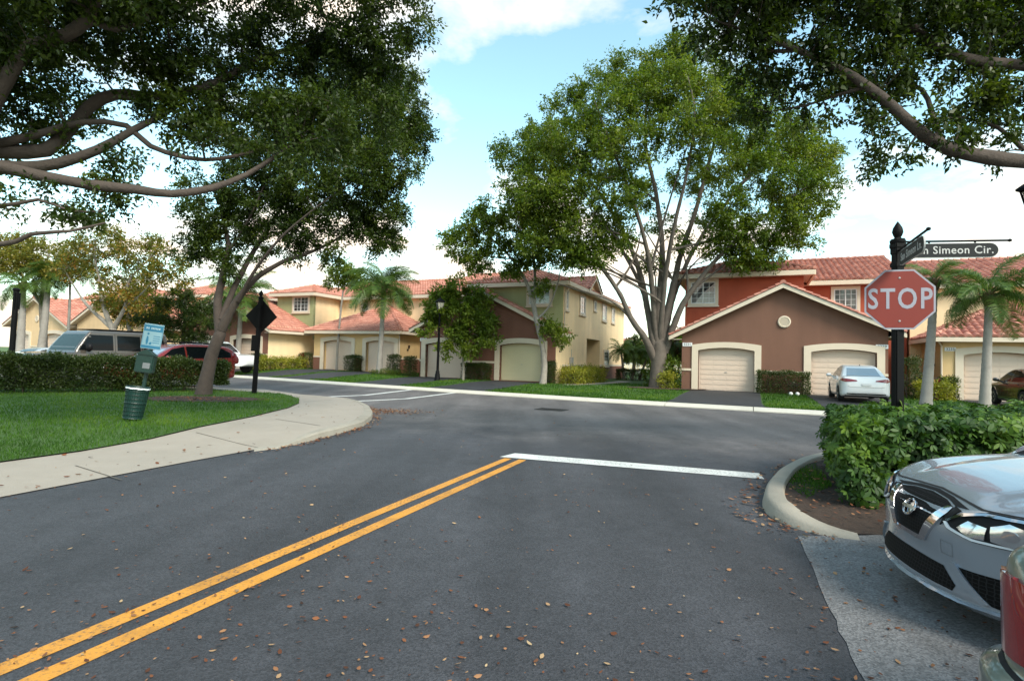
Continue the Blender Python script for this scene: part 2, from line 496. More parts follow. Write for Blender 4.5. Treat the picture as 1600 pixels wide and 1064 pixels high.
# ---- far lawn: a mesh that climbs from the kerb to the house plinths
us = np.concatenate([np.arange(-140, -70, 10), np.arange(-70, 45, .8), np.arange(45, 125, 10)])
ds = np.array([.6, .8, 1, 1.5, 2, 2.5, 3, 3.6, 4.3, 5, 6, 8, 12, 20, 40, 90, 200, 400])
V = []; 
for d_ in ds:
    for u_ in us:
        x, y = xy(u_, kerb_v(u_)+d_); V.append((x, y, float(lawn_z(u_, d_))-.004))
n = len(us); i, j = np.meshgrid(np.arange(len(ds)-1), np.arange(n-1), indexing='ij'); i = i.ravel(); j = j.ravel()
structure(np_mesh('far_lawn', np.array(V), np.stack([i*n+j, i*n+j+1, (i+1)*n+j+1, (i+1)*n+j], 1), M_LAWN, smooth=True))

def drape(name, u0, u1, d0, d1, m, lift=.008, flare=0.0):
    """a strip on the lawn running back from the kerb"""
    V = []; dd = np.linspace(d0, d1, 14); uu_ = np.linspace(0, 1, 6)
    for d_ in dd:
        fl = flare*max(0, 1-(d_-d0)/1.5)
        for t_ in uu_:
            u_ = (u0-fl)+(u1-u0+2*fl)*t_; x, y = xy(u_, kerb_v(u_)+d_); V.append((x, y, float(lawn_z(u_, d_))+lift))
    n = 6; i, j = np.meshgrid(np.arange(13), np.arange(5), indexing='ij'); i = i.ravel(); j = j.ravel()
    return structure(np_mesh(name, np.array(V), np.stack([i*n+j, i*n+j+1, (i+1)*n+j+1, (i+1)*n+j], 1), m, smooth=True))

# ---- near corner: lawn island, pavement, kerb
outer = [G(*p)[:2] for p in [(0, 778), (100, 759), (184, 743), (300, 721), (397, 703.5), (430, 700), (465, 692), (525, 677), (562, 665.5), (574, 656), (577, 649), (573, 640), (560, 633), (540, 627.5), (500, 624), (469, 621.5), (412, 613), (367, 611.5)]]
inner = [G(*p)[:2] for p in [(0, 724), (124, 707), (236, 690), (311, 678), (394, 660), (450, 645), (467, 637), (467, 629.5), (442.5, 621.5), (397, 618.3), (367, 616.5)]]
back = np.array([-rd[0], -rd[1]])
outer = [outer[0]+back*20]+outer+[outer[-1]+np.array([-9., 4.5])]
inner = [inner[0]+back*20]+inner+[inner[-1]+np.array([-9., 4.5])]
def pave_z(x, y): return .012+.115*float(sstep(y, 9.0, 10.6))
pave_o = sheet('pavement', outer+inner[::-1], pave_z, .7, M_CONC); structure(pave_o)
# the kerb face below the raised part of the pavement
kb = resamp(outer[5:15], .25)
b = MB(); N = len(kb)
cen = np.array([-6.0, 13.0])
vs = []
for p in kb:
    t = (cen-p)/np.linalg.norm(cen-p); z = pave_z(*p)
    vs += [(p[0]-t[0]*.10, p[1]-t[1]*.10, -.01), (p[0]-t[0]*.085, p[1]-t[1]*.085, z*.8), (p[0]-t[0]*.04, p[1]-t[1]*.04, z+.003), (p[0]+t[0]*.14, p[1]+t[1]*.14, z+.006), (p[0]+t[0]*.145, p[1]+t[1]*.145, z-.02)]
b.add(vs, [(k*5+q, k*5+q+1, k*5+q+6, k*5+q+5) for k in range(N-1) for q in range(4)])
structure(b.build('corner_kerb', M_KERB2, smooth=True))
# tooled joints across the pavement
b = MB()
for (p, q) in [((118, 723), (190, 745)), ((306, 680), (408, 697)), ((430, 660), (500, 671)), ((-160, 760), (-200, 818)), ((474, 632), (520, 628))]:
    a_, c_ = G(*p, .05)[:2], G(*q, .05)[:2]
    pts = resamp([a_, c_], .3)
    for k in range(len(pts)-1):
        t = (pts[k+1]-pts[k]); t /= np.linalg.norm(t); nn = np.array([-t[1], t[0]])*.010
        b.add([tuple(pt)+(pave_z(*pt)+.004,) for pt in (pts[k]-nn, pts[k]+nn, pts[k+1]+nn, pts[k+1]-nn)], [(0, 1, 2, 3)])
M_JOINT = mat('dark_joint', (.10, .085, .065), .95)
structure(b.build('pavement_joint', M_JOINT))
isl = inner[:-1]+[np.array([-22., 25.5]), np.array([-34., 17.]), np.array([-34., -8.])]
def isl_z(x, y): return pave_z(x, y)+.02
structure(sheet('near_lawn', isl, isl_z, .8, M_LAWN))
# mulch ring under the leaning tree
t2 = G(312, 624, .12)
ring = [(t2[0]+.25+1.75*math.cos(a)*(1+.1*math.sin(3*a)), t2[1]-.2+1.15*math.sin(a)*(1+.12*math.cos(2*a))) for a in np.linspace(0, 2*math.pi, 28)[:-1]]
structure(sheet('mulch_ring', ring, lambda x, y: isl_z(x, y)+.012, .3, M_MULCH))

# ---- right-hand planting bed with its cast kerb
ko = [G(*p)[:2] for p in [(1344, 846), (1311, 844.5), (1259, 833), (1206.7, 813.7), (1190, 798), (1189, 784), (1194.5, 768), (1215, 744), (1246, 727), (1281, 718)]]
ko = [ko[0]] + ko[1:] + [ko[-1]+np.array([1.2, .35]), ko[-1]+np.array([6., 1.0]), ko[-1]+np.array([20., .5])]
kp = resamp(ko, .12)
for _ in range(6):
    kp = [kp[0]]+[(kp[i-1]+2*kp[i]+kp[i+1])/4 for i in range(1, len(kp)-1)]+[kp[-1]]
b = MB(); vs = []; N = len(kp); inn = []
for i, p in enumerate(kp):
    t = kp[min(i+1, N-1)]-kp[max(i-1, 0)]; t = t/np.linalg.norm(t); nn = np.array([t[1], -t[0]])
    s_ = min(1, i/7.)                      # the end of the kerb ramps down to the asphalt
    h = .015+.135*s_
    for o_, z_ in ((0, -.02), (.03, h*.75), (.075, h), (.22, h+.003), (.24, h-.02), (.24, -.02)):
        q = p+nn*o_; vs.append((q[0], q[1], z_))
    inn.append(p+nn*.235)
b.add(vs, [(k*6+q, k*6+q+1, k*6+q+7, k*6+q+6) for k in range(N-1) for q in range(5)]+[(5, 4, 3, 2, 1, 0)])
structure(b.build('bed_kerb', M_KERB2, smooth=True, sharp=50))
bed = inn+[np.array([24., 4.9]), np.array([6.5, 5.35]), np.array([4.2, 5.25])]
M_BED = mat('bed_soil', (.040, .024, .016), .95, .5, 8, 1.0, 26, detail=10)
structure(sheet('planting_bed', bed, lambda x, y: .008+(.075+.03*math.sin(x*3.1)*math.cos(y*2.3))*float(sstep(y, 5.3, 5.9)), .25, M_BED))
# parking bay of older, paler asphalt
pe0, pe1 = G(1247, 838)[:2], G(1350, 1064)[:2]
pd = (pe1-pe0)/np.linalg.norm(pe1-pe0)
pk = [pe0, pe1, pe1+pd*8, pe1+pd*8+np.array([14, -5.]), np.array([16., 5.3]), np.array([5., 5.6]), G(1330, 838)[:2]]
edge = resamp([pk[0], pk[2]], .15)
edge = [p+np.array([rng.normal(0, .008), rng.normal(0, .008)]) for p in edge]
structure(sheet('parking_bay', edge+pk[3:], lambda x, y: .005, .8, M_PAD, smooth=False))

# ---- driveways and paths beyond the far kerb
R_O = G(1090.5, 609.3, .2); M_O = G(664, 589, .3); L_O = np.array([-26.04, 43.55, .4]); LB_O = np.array([-14.5, 42.0, .45])
FA_O = np.array([-47.3, 51.6, .6]); FB_O = np.array([-47.3+10.65*UX, 51.6+10.65*UY, .6])
RB_O = R_O+np.array([VX, VY, 0])*1.5
def uo(o): return uv(o[0], o[1])
for o, spans in ((R_O, ((-.25, 3.0), (5.05, 8.35))), (M_O, ((-.2, 3.0), (5.1, 8.25))), (L_O, ((-.2, 3.0), (5.1, 8.25))), (LB_O, ((-.3, 3.05), (3.8, 6.95))), (RB_O, ((11.4, 14.6), (15.6, 18.8))), (FA_O, ((-.2, 3.), (5.1, 8.25))), (FB_O, ((-.2, 3.), (5.1, 8.25)))):
    U0, V0 = uo(o)
    for (a, c) in spans:
        um = U0+(a+c)/2
        drape('driveway', U0+a, U0+c, .615, V0-kerb_v(um)+.3, M_DRIVE, .010, .25)
U0, V0 = uo(M_O)
pth = [xy(U0+9.6, V0-.9), xy(U0+10.2, V0-1.1), xy(U0+11.6, V0+5.2), xy(U0+11.6, V0+9), xy(U0+10.6, V0+9), xy(U0+10.7, V0+5.2)]
structure(sheet('garden_path', pth, lambda x, y: zg(x, y)+.012, .5, M_CONC))
# storm drain let into the road
b = MB(); dc = G(862, 640)
dr = thing('storm_drain', 'dark rectangular storm drain grate set in the asphalt of the far street', 'drain', (dc[0], dc[1], .0), R(90-AZ))
b.box((-.48, -.34, -.03), (.48, -.28, .010)); b.box((-.48, .28, -.03), (.48, .34, .010)); b.box((-.48, -.28, -.03), (-.42, .28, .010)); b.box((.42, -.28, -.03), (.48, .28, .010))
b.build('frame', mat('cast_iron', (.035, .033, .032), .6, .3, 12, .4, 60, metal=.6), dr)
b = MB()
for k in range(12): b.box((-.41+k*.07, -.279, -.02), (-.37+k*.07, .279, .007))
b.build('grate', MATS['cast_iron'], dr)
# ------------------------------------------------------------------ houses
def stucco(name, col, **k):
    m = mat(name, col, .85, .07, 1.3, .45, 55, stain=.34, stain_col=tuple(c*.70 for c in col))
    n, l = nt(m); b = bsdf(m)                    # rain streaks: noise drawn out down the wall
    t = n.new('ShaderNodeTexCoord'); mp = n.new('ShaderNodeMapping'); mp.inputs['Scale'].default_value = (1.7, 1.7, .22); l.new(t.outputs['Object'], mp.inputs[0])
    z = n.new('ShaderNodeTexNoise'); z.inputs['Scale'].default_value = 1.0; z.inputs['Detail'].default_value = 7; z.inputs['Roughness'].default_value = .6; l.new(mp.outputs[0], z.inputs['Vector'])
    r = n.new('ShaderNodeMapRange'); r.inputs['From Min'].default_value = .38; r.inputs['From Max'].default_value = .72; r.inputs['To Min'].default_value = 1.03; r.inputs['To Max'].default_value = .90; l.new(z.outputs['Fac'], r.inputs['Value'])
    src = b.inputs['Base Color'].links[0].from_socket
    mu = n.new('ShaderNodeMixRGB'); mu.blend_type = 'MULTIPLY'; mu.inputs[0].default_value = 1; l.new(src, mu.inputs[1]); l.new(r.outputs[0], mu.inputs[2]); l.new(mu.outputs[0], b.inputs['Base Color'])
    return m
W_BROWN = stucco('brown_stucco', (.175, .085, .055))
W_BROWN2 = stucco('red_brown_stucco', (.20, .085, .055))
W_ORANGE = stucco('orange_stucco', (.38, .075, .034))
W_CREAM = stucco('cream_stucco', (.86, .65, .39))
W_OCHRE = stucco('ochre_stucco', (.62, .43, .21))
W_GREEN = stucco('sage_stucco', (.36, .38, .19))
W_TAN = stucco('tan_stucco', (.66, .46, .26))
W_PINK = stucco('rose_stucco', (.50, .26, .17))
T_CREAM = mat('cream_trim', (.64, .54, .42), .7, .05, 3, .1, 50, stain=.15, stain_col=(.5, .42, .3))
T_DOOR = mat('garage_door_paint', (.62, .49, .39), .55, .04, 2, .05, 40, stain=.12, stain_col=(.5, .4, .3))
T_DOOR2 = mat('yellowish_garage_door_paint', (.62, .54, .34), .55, .04, 2, .05, 40, stain=.12, stain_col=(.45, .38, .25))
T_WHITE = mat('white_frame', (.72, .72, .70), .5, .05, 4)
T_PLATE = mat('white_plate', (.75, .75, .75), .5, .04, 4)
T_BLACK = mat('black_metal', (.012, .012, .014), .42, .3, 8, .1, 80, metal=.3)
T_DARK = mat('dark_lettering', (.02, .02, .025), .5)
T_GREY = mat('grey_meter', (.34, .34, .33), .5, .1, 4)
def glass_mat():
    m = bpy.data.materials.new('window_glass'); m.use_nodes = True; b = bsdf(m)
    n, l = nt(m); t = n.new('ShaderNodeTexCoord'); z = n.new('ShaderNodeTexNoise'); z.inputs['Scale'].default_value = 1.1; z.inputs['Detail'].default_value = 2
    l.new(t.outputs['Object'], z.inputs['Vector'])
    r = n.new('ShaderNodeValToRGB'); r.color_ramp.elements[0].color = (.02, .022, .024, 1); r.color_ramp.elements[1].color = (.20, .20, .19, 1)
    r.color_ramp.elements[0].position = .35; r.color_ramp.elements[1].position = .7
    l.new(z.outputs['Fac'], r.inputs[0]); l.new(r.outputs[0], b.inputs['Base Color'])
    b.inputs['Roughness'].default_value = .06; b.inputs['Specular IOR Level'].default_value = .7; b.inputs['Coat Weight'].default_value = .6; b.inputs['Coat Roughness'].default_value = .03
    return m
M_GLASS = glass_mat()
M_TILE = tint_mat('terracotta_tile', (.40, .155, .105), (.55, .255, .185), .8, var=.30, nscale=1.6)
M_TILE2 = tint_mat('weathered_terracotta_tile', (.30, .105, .075), (.50, .225, .165), .8, var=.38, nscale=2.2)

def wall_poly(b, outline, holes, f, depth):
    """a wall skin with openings; f(a, z, d) -> point; reveals run from d=0 to depth"""
    loops = [outline]+holes
    vs = []; edges = []; base = 0
    for lp in loops:
        n = len(lp); vs += [Vector(p) for p in lp]; edges += [(base+i, base+(i+1) % n) for i in range(n)]; base += n
    faces = [list(range(len(outline)))]
    k = len(outline)
    for h in holes: faces.append(list(range(k, k+len(h)))); k += len(h)
    r = delaunay_2d_cdt(vs, edges, [], 0, 1e-6)
    P = np.array([(v.x, v.y) for v in r[0]])
    keep = []
    for t in r[2]:
        c = P[list(t)].mean(0)[None]
        if inside(c, outline)[0] and not any(inside(c, h)[0] for h in holes): keep.append(tuple(t))
    b.add([f(p[0], p[1], 0) for p in P], keep)
    for h in holes:
        n = len(h)
        b.add([f(p[0], p[1], 0) for p in h]+[f(p[0], p[1], depth) for p in h], [(i, (i+1) % n, n+(i+1) % n, n+i) for i in range(n)])
def arch(u0, u1, z0, z1, rise, n=10):
    """door-shaped outline with a shallow arched head"""
    return [(u0, z0), (u1, z0)]+[(u1+(u0-u1)*t, z1+rise*(1-(2*t-1)**2)) for t in np.linspace(0, 1, n)]
def front(v0): return lambda a, z, d: (a, v0+d, z)          # faces -v
def sideR(u0): return lambda a, z, d: (u0-d, a, z)          # faces +u
def sideL(u0): return lambda a, z, d: (u0+d, a, z)

def tile_roof(b, poly, cw=.25, ch=.40, amp=.06, lip=.035, ns=4, seed=0, over=0.0):
    """barrel-tiled roof plane over a convex, planar outline: courses that lap, wavy across"""
    P = [Vector(p) for p in poly]
    n = (P[1]-P[0]).cross(P[2]-P[0]).normalized()
    for i in range(len(P)):
        c = (P[(i+1) % len(P)]-P[i]).cross(P[(i+2) % len(P)]-P[i])
        if c.length > 1e-3: n = c.normalized(); break
    if n.z < 0: n = -n
    e = Vector((0, 0, 1)).cross(n).normalized(); s = n.cross(e).normalized()
    if s.z < 0: s = -s
    o = P[0]
    q = [((p-o).dot(e), (p-o).dot(s)) for p in P]
    a0, a1 = min(t[0] for t in q), max(t[0] for t in q); b0, b1 = min(t[1] for t in q), max(t[1] for t in q)
    rs = np.random.default_rng(seed+11)
    nc, nr = int((a1-a0)/cw)+2, int((b1-b0)/ch)+2
    bm = bmesh.new(); tl = bm.verts.layers.float.new('tint')
    prof = [0.0]+[math.sin(math.pi*(k/ns)) for k in range(1, ns)]
    for r_ in range(nr):
        y0, y1 = b0+r_*ch, b0+(r_+1)*ch
        lo = []; hi = []; lp = []
        for c in range(nc):
            t = float(np.clip(rs.normal(.5, .28), 0, 1))
            for k in range(ns):
                x = a0+(c+k/ns)*cw; h = amp*prof[k]
                for lst, y, hh in ((lp, y0, h*.4-.01), (lo, y0, h+lip), (hi, y1, h)):
                    v = bm.verts.new(o+e*x+s*y+n*hh); v[tl] = t; lst.append(v)
        for k in range(len(lo)-1):
            bm.faces.new((lo[k], lo[k+1], hi[k+1], hi[k])); bm.faces.new((lp[k], lp[k+1], lo[k+1], lo[k]))
    m = len(P); cen = sum(P, Vector())/m
    for i in range(m):
        p0, p1 = P[i], P[(i+1) % m]; pn = (p1-p0).cross(n).normalized()
        if (cen-p0).dot(pn) > 0: pn = -pn
        bmesh.ops.bisect_plane(bm, geom=bm.verts[:]+bm.edges[:]+bm.faces[:], plane_co=p0+pn*over, plane_no=pn, clear_outer=True, dist=1e-5)
    bm.verts.index_update()
    off = len(b.v)
    b.v += [tuple(v.co) for v in bm.verts]; b.t += [v[tl] for v in bm.verts]
    b.f += [tuple(v.index+off for v in f.verts) for f in bm.faces]
    bm.free()
def cap_row(b, p0, p1, r=.12, step=.36, lift=.03, seed=1):
    """half-round ridge, hip and rake caps laid one over the other"""
    p0, p1 = Vector(p0), Vector(p1); L = (p1-p0).length; k = max(1, int(L/step)); rs = np.random.default_rng(seed)
    t = (p1-p0).normalized(); side = t.cross(Vector((0, 0, 1))).normalized(); up = side.cross(t)
    for i in range(k):
        a, c = p0+(p1-p0)*(i/k), p0+(p1-p0)*((i+1.12)/k)
        vs = []
        for (q, rr, lf) in ((a, r*1.12, lift+.02), (c, r*.86, lift)):
            for j in range(7):
                an = math.pi*j/6; vs.append(q+side*math.cos(an)*rr+up*(math.sin(an)*rr+lf-.05))
        b.add(vs, [(j, j+1, 8+j, 7+j) for j in range(6)]+[(6, 5, 4, 3, 2, 1, 0)], float(np.clip(rs.normal(.5, .3), 0, 1)))
def deck(b, poly, th=.16):
    """the boarded roof plane below the tiles, so the roof has thickness"""
    n = len(poly)
    vs = [Vector(p)-Vector((0, 0, .03)) for p in poly]+[Vector(p)-Vector((0, 0, th)) for p in poly]
    b.add(vs, [tuple(range(n)), tuple(range(2*n-1, n-1, -1))]+[(i, n+i, n+(i+1) % n, (i+1) % n) for i in range(n)])

def garage_door(root, u0, u1, z1, v, m, rise=.15, sections=8):
    """sectional garage door in its arched opening: horizontal panels with raised fields, and a handle"""
    b = MB(); n = sections; H_ = z1+rise+.02
    out = arch(u0+.01, u1-.01, .01, z1-.01, rise, 10)
    b.prism(out, 0, .05, front(v))
    hh = z1/n
    for k in range(n):
        za, zb = k*hh+.022, (k+1)*hh-.022
        for q in range(4):
            w = (u1-u0-.12)/4; ua = u0+.06+q*w+.03
            b.bbox((ua, v-.016, za+.035), (ua+w-.06, v+.002, zb-.03), .012)
        b.box((u0+.015, v-.006, za), (u1-.015, v+.001, zb))
    d = b.build('garage_door', m, root)
    h = MB(); h.bbox(((u0+u1)/2-.06, v-.045, z1*.46), ((u0+u1)/2+.06, v-.02, z1*.46+.03), .008)
    h.build('handle', T_GREY, d)
    return d
def door_trim(root, u0, u1, z1, v, rise=.15, w=.32, proud=.06, m=None):
    """plaster surround, arched to follow the door"""
    b = MB(); inn = arch(u0, u1, 0, z1, rise, 12); out = arch(u0-w, u1+w, 0, z1+w*.9, rise*1.05, 12)
    # surround as strip between the two outlines (legs and head)
    I = [inn[1]]+inn[2:]+[inn[0]]; O = [out[1]]+out[2:]+[out[0]]
    I[0] = inn[1]; O[0] = out[1]
    n = len(I); f = front(v)
    vs = [f(p[0], p[1], -proud) for p in I]+[f(p[0], p[1], -proud) for p in O]+[f(p[0], p[1], .12) for p in I]+[f(p[0], p[1], .0) for p in O]
    fs = []
    for i in range(n-1):
        fs += [(i, i+1, n+i+1, n+i), (2*n+i, 2*n+i+1, i+1, i), (n+i, n+i+1, 3*n+i+1, 3*n+i)]
    b.add(vs, fs)
    return b.build('door_surround', m or T_CREAM, root)
def window(root, f, a0, a1, z0, z1, mull=1, bars=(3, 3), name='window', sill=True, trim=.16):
    """framed window: plaster surround, sash frame with glazing bars, glass pane; f(a, z, d), d>0 into the wall"""
    def bx(b, aa, ab, za, zb, d0, d1):
        p = [f(aa, za, d0), f(ab, za, d0), f(ab, zb, d0), f(aa, zb, d0), f(aa, za, d1), f(ab, za, d1), f(ab, zb, d1), f(aa, zb, d1)]
        b.add(p, [(0, 1, 2, 3), (7, 6, 5, 4), (0, 4, 5, 1), (1, 5, 6, 2), (2, 6, 7, 3), (3, 7, 4, 0)])
    b = MB(); T = trim
    bx(b, a0, a0+T, z0, z1, -.06, .0); bx(b, a1-T, a1, z0, z1, -.06, .0); bx(b, a0+T, a1-T, z1-T, z1, -.06, .0); bx(b, a0+T, a1-T, z0, z0+T*.75, -.06, .0)
    if sill: bx(b, a0-.04, a1+.04, z0-.07, z0-.002, -.11, .0)
    w = b.build(name, T_CREAM, root)
    b = MB(); A0, A1, Z0, Z1 = a0+T+.005, a1-T-.005, z0+T*.75+.005, z1-T-.005; fr = .045
    bx(b, A0, A0+fr, Z0, Z1, -.04, .0); bx(b, A1-fr, A1, Z0, Z1, -.04, .0); bx(b, A0+fr, A1-fr, Z0, Z0+fr, -.04, 0); bx(b, A0+fr, A1-fr, Z1-fr, Z1, -.04, 0)
    for k in range(mull):
        c = A0+(A1-A0)*(k+1)/(mull+1); bx(b, c-.028, c+.028, Z0+fr, Z1-fr, -.045, 0)
    nb = (mull+1)*bars[0]
    for k in range(1, nb):
        if bars[0] and k % bars[0] == 0: continue
        c = A0+(A1-A0)*k/nb; bx(b, c-.011, c+.011, Z0+fr, Z1-fr, -.022, 0)
    for k in range(1, bars[1]):
        c = Z0+(Z1-Z0)*k/bars[1]; bx(b, A0+fr, A1-fr, c-.010, c+.010, -.020, 0)
    b.build('frame', T_WHITE, w)
    b = MB(); bx(b, A0+.02, A1-.02, Z0+.02, Z1-.02, -.010, -.004)
    b.build('pane', M_GLASS, w)
    return w
def lantern(root, f, a, z):
    b = MB(); p = f(a, z, 0); q = f(a, z, -.16)
    b.tube([f(a, z-.12, 0), f(a, z-.16, -.10), f(a, z-.02, -.16)], .014, 6)
    b.tube([f(a, z-.06, -.001), f(a, z-.18, -.001)], .05, 8)
    b.tube([f(a, z-.03, -.16), f(a, z, -.16), f(a, z+.16, -.16), f(a, z+.18, -.16), f(a, z+.24, -.16)], [.03, .055, .075, .095, .012], 6)
    return b.build('wall_lamp', mat('dark_bronze', (.05, .035, .028), .5, .2, 8, metal=.5), root)
def downspout(root, pts):
    b = MB(); b.tube(pts, .042, 6); return b.build('downspout', T_CREAM, root)

def duplex(name, label, O, group, hz=6.1, vU=1.2, uL=3.0, uLL=-3.5, back=17.0, mirror=False, wall=None, upper=None, sidec=None, rec=None, vR=5.5, win=(6.5, 8.2, 4.6, 6.05), win2=None, door_m=None, doors=None, tile=None, nums=('', ''), side=False, tcols=(.25, 4), tamp=.065):
    """two-garage gable in front of a two-storey block; mirror swaps left and right"""
    wall = wall or W_BROWN; upper = upper or W_GREEN; sidec = sidec or W_CREAM; rec = rec or W_CREAM; tile = tile or M_TILE
    door_m = door_m or (T_DOOR, T_DOOR)
    h = thing(name, label, 'townhouse', tuple(O), R(90-AZ), group)
    MX = (lambda u: 8.05-u) if mirror else (lambda u: u)
    def mp(f): return (lambda a, z, d: f(MX(a), z, d))
    def pt(p): return (MX(p[0]), p[1], p[2])
    def mpoly(pl): return [pt(p) for p in pl]
    w0, w1 = -.45, 8.9; ap = 4.03
    slope = .483; ez = 3.05; oh = .62
    def rz(u): return ez+oh*slope*0 + (min(u-(w0-oh), (w1+oh)-u))*slope
    # --- garage front
    b = MB()
    holes = [arch(MX(0) if not mirror else MX(2.75), MX(2.75) if not mirror else MX(0), .0+.004, 2.12, .15), arch(MX(5.31) if not mirror else MX(8.06), MX(8.06) if not mirror else MX(5.31), .004, 2.12, .15)]
    top = .10
    ol = [(MX(w0), -.3), (MX(w1), -.3), (MX(w1), rz(w1)-top), (MX(ap), rz(ap)-top), (MX(w0), rz(w0)-top)]
    wall_poly(b, ol, holes, front(0), .34)
    vb = vU if vU > .5 else 5.0
    sd = sorted((MX(w0), MX(w1)))
    b.box((sd[0]+.03, .02, -.3), (sd[0]+.2, vR if not mirror else vU+.05, rz(w0)-top-.02)); b.box((sd[1]-.2, .02, -.3), (sd[1]-.03, vU+.05 if not mirror else vR, rz(w1)-top-.02))
    x0, x1 = sorted((MX(w0), MX(w0+.029))); b.box((x0+.001, .02, -.3), (x1-.001, vR, rz(w0)-top-.03))
    b.box((sd[0]+.2, .36, -.3), (sd[1]-.2, .40, 2.6))
    b.build('garage_wall', wall, h)
    # --- plinth band between and beside the doors
    b = MB()
    for (a, c) in ((w0, -.325), (3.075, 4.985), (8.385, w1)):
        a, c = sorted((MX(a), MX(c))); b = MB(); b.box((a, -.035, 1.02), (c, -.001, 1.14)); b.build('band', T_CREAM, h)
    for k, (a, c) in enumerate(((0, 2.75), (5.31, 8.06))):
        a, c = sorted((MX(a), MX(c)))
        door_trim(h, a, c, 2.12, 0.0)
        garage_door(h, a+.01, c-.01, 2.11, .24, door_m[k])
    # --- round vent
    b = MB(); Mv = Matrix.Translation((MX(3.95), -.03, 3.62)) @ Matrix.Rotation(R(90), 4, 'X')
    b.lathe([(.30, -.03), (.30, .03), (.27, .05), (.235, .05), (.22, .02), (.0, .02)], 24, Mv)
    v_ = b.build('round_vent', T_CREAM, h, True)
    b = MB()
    for k in range(7):
        z = -.16+k*.053; w_ = math.sqrt(max(.001, .215**2-z*z)); b.box((MX(3.95)-w_, -.066, 3.62+z-.006), (MX(3.95)+w_, -.052, 3.62+z+.018))
    b.build('slat', T_CREAM, v_)
    # --- number plates
    for uu_, tx in zip(((-.2), (8.62)), nums):
        if not tx: continue
        x = MX(uu_) ; b = MB(); b.bbox((x-.25, -.03, 2.32), (x+.25, -.001, 2.52), .008); p_ = b.build('number_plate', T_PLATE, h)
        text_part(tx, .19, T_DARK, p_, Matrix.Translation((x, -.034, 2.42)) @ Matrix.Rotation(R(90), 4, 'X'), 'number')
    # --- garage roof
    b = MB(); dk = MB(); fa = MB()
    eL, eR = w0-oh, w1+oh; zr = ez+(ap-eL)*slope
    zL = ez; zR = zr-(eR-ap)*slope
    v0 = -.42
    pl = [(eL, v0, zL), (ap, v0, zr), (ap, vR+.6, zr), (eL, vR+.2, zL)]
    vre = vU if vU > 3 else vU
    pr = [(eR, v0, zR), (ap, v0, zr), (ap, vre+.1, zr), (eR, vre-.02, zR)]
    for k, p in enumerate((pl, pr)):
        p = mpoly(p); tile_roof(b, p, tcols[0], .40, tamp, .045, tcols[1], seed=k+len(label)); deck(dk, p, .13)
    cap_row(b, pt((ap, v0-.05, zr+.04)), pt((ap, vR+.4, zr+.04)), .13)
    for e_, z_ in ((eL, zL), (eR, zR)):
        cap_row(b, pt((e_, v0+.04, z_+.05)), pt((ap, v0+.04, zr+.05)), .105, .34, .02, 5)
        # barge board
        dx = -1 if e_ == eL else 1
        A, B_ = Vector(pt((e_, 0, z_))), Vector(pt((ap, 0, zr)))
        for (d0, d1, t0, t1) in ((v0-.012, v0+.055, .02, .235),):
            vs = []
            for q in (A, B_):
                for (dd, tt) in ((d0, t0), (d0, t1), (d1, t1), (d1, t0)): vs.append((q.x, dd, q.z-tt+.02))
            fa.add(vs, [(0, 1, 5, 4), (1, 2, 6, 5), (2, 3, 7, 6), (3, 0, 4, 7), (0, 3, 2, 1), (4, 5, 6, 7)])
        vs = []                                        # soffit under the rake
        for q in (A, B_):
            for dd in (v0+.056, -.001): vs += [(q.x, dd, q.z-.135), (q.x, dd, q.z-.165)]
        fa.add(vs, [(0, 2, 6, 4), (1, 5, 7, 3), (0, 4, 5, 1), (2, 3, 7, 6)])
    # eave gutters
    for e_, z_, ve in ((eL, zL, vR), (eR, zR, vre)):
        a, c = sorted((MX(e_-.04), MX(e_+.06))); fa.box((a, v0+.06, z_-.20), (c, ve-.03, z_-.035))
        a, c = sorted((MX(e_+.061 if e_ < 0 else e_-.041), MX(w0 if e_ < 0 else w1))); fa.box((a+.001, v0+.06, z_-.19), (c-.001, ve-.03, z_-.165))
    rf = b.build('garage_roof', tile, h, tint=True); dk.build('roof_deck', T_CREAM, rf)
    fa.build('fascia', T_CREAM, h)
    # --- upper block
    b = MB(); s0, s1 = sorted((MX(uL), MX(w1)))
    oh2 = .45; zt = hz-.02
    b.box((s0, vU, 2.4), (s1, vU+.2, zt))
    b.build('upper_wall', upper, h)
    a, c = sorted((MX(w1-.2), MX(w1-.002)))
    fS = (sideL(MX(w1)) if mirror else sideR(MX(w1)))
    b = MB()
    hole = [(6.4, -.25), (9.9, -.25), (9.9, 2.85), (6.4, 2.85)]
    zc_ = rz(w1)-.12
    wall_poly(b, [(.03, -.3), (back, -.3), (back, zt), (vU+.001, zt), (vU+.001, zc_), (.03, zc_)], [hole] if side else [], fS, 1.6)
    bb = sorted((MX(uLL), MX(w1-.25)))
    b.box((bb[0], back-.2, -.3), (bb[1], back, zt))
    b.build('side_wall', sidec, h)
    if side:
        for (p, q) in ((vU+.0, 6.38), (9.92, back)):
            x0, x1 = sorted((MX(w1+.002), MX(w1+.02))); b = MB(); b.box((x0, p+.02, -.3), (x1, q, .92)); b.build('plinth', W_BROWN2, h)
            x0, x1 = sorted((MX(w1+.002), MX(w1+.04))); b = MB(); b.box((x0, p+.02, .922), (x1, q, 1.05)); b.build('side_band', T_CREAM, h)
        b = MB(); xx = MX(w1)-1.55; b.box((xx-.06, 6.42, -.3), (xx, 9.88, 2.83)); b.build('porch_wall', W_BROWN2, h)
        b = MB(); b.bbox((xx+.002, 7.2, -.05), (xx+.05, 8.15, 2.05), .01); dd_ = b.build('front_door', mat('dark_green_door', (.05, .06, .05), .5, .1, 4), h)
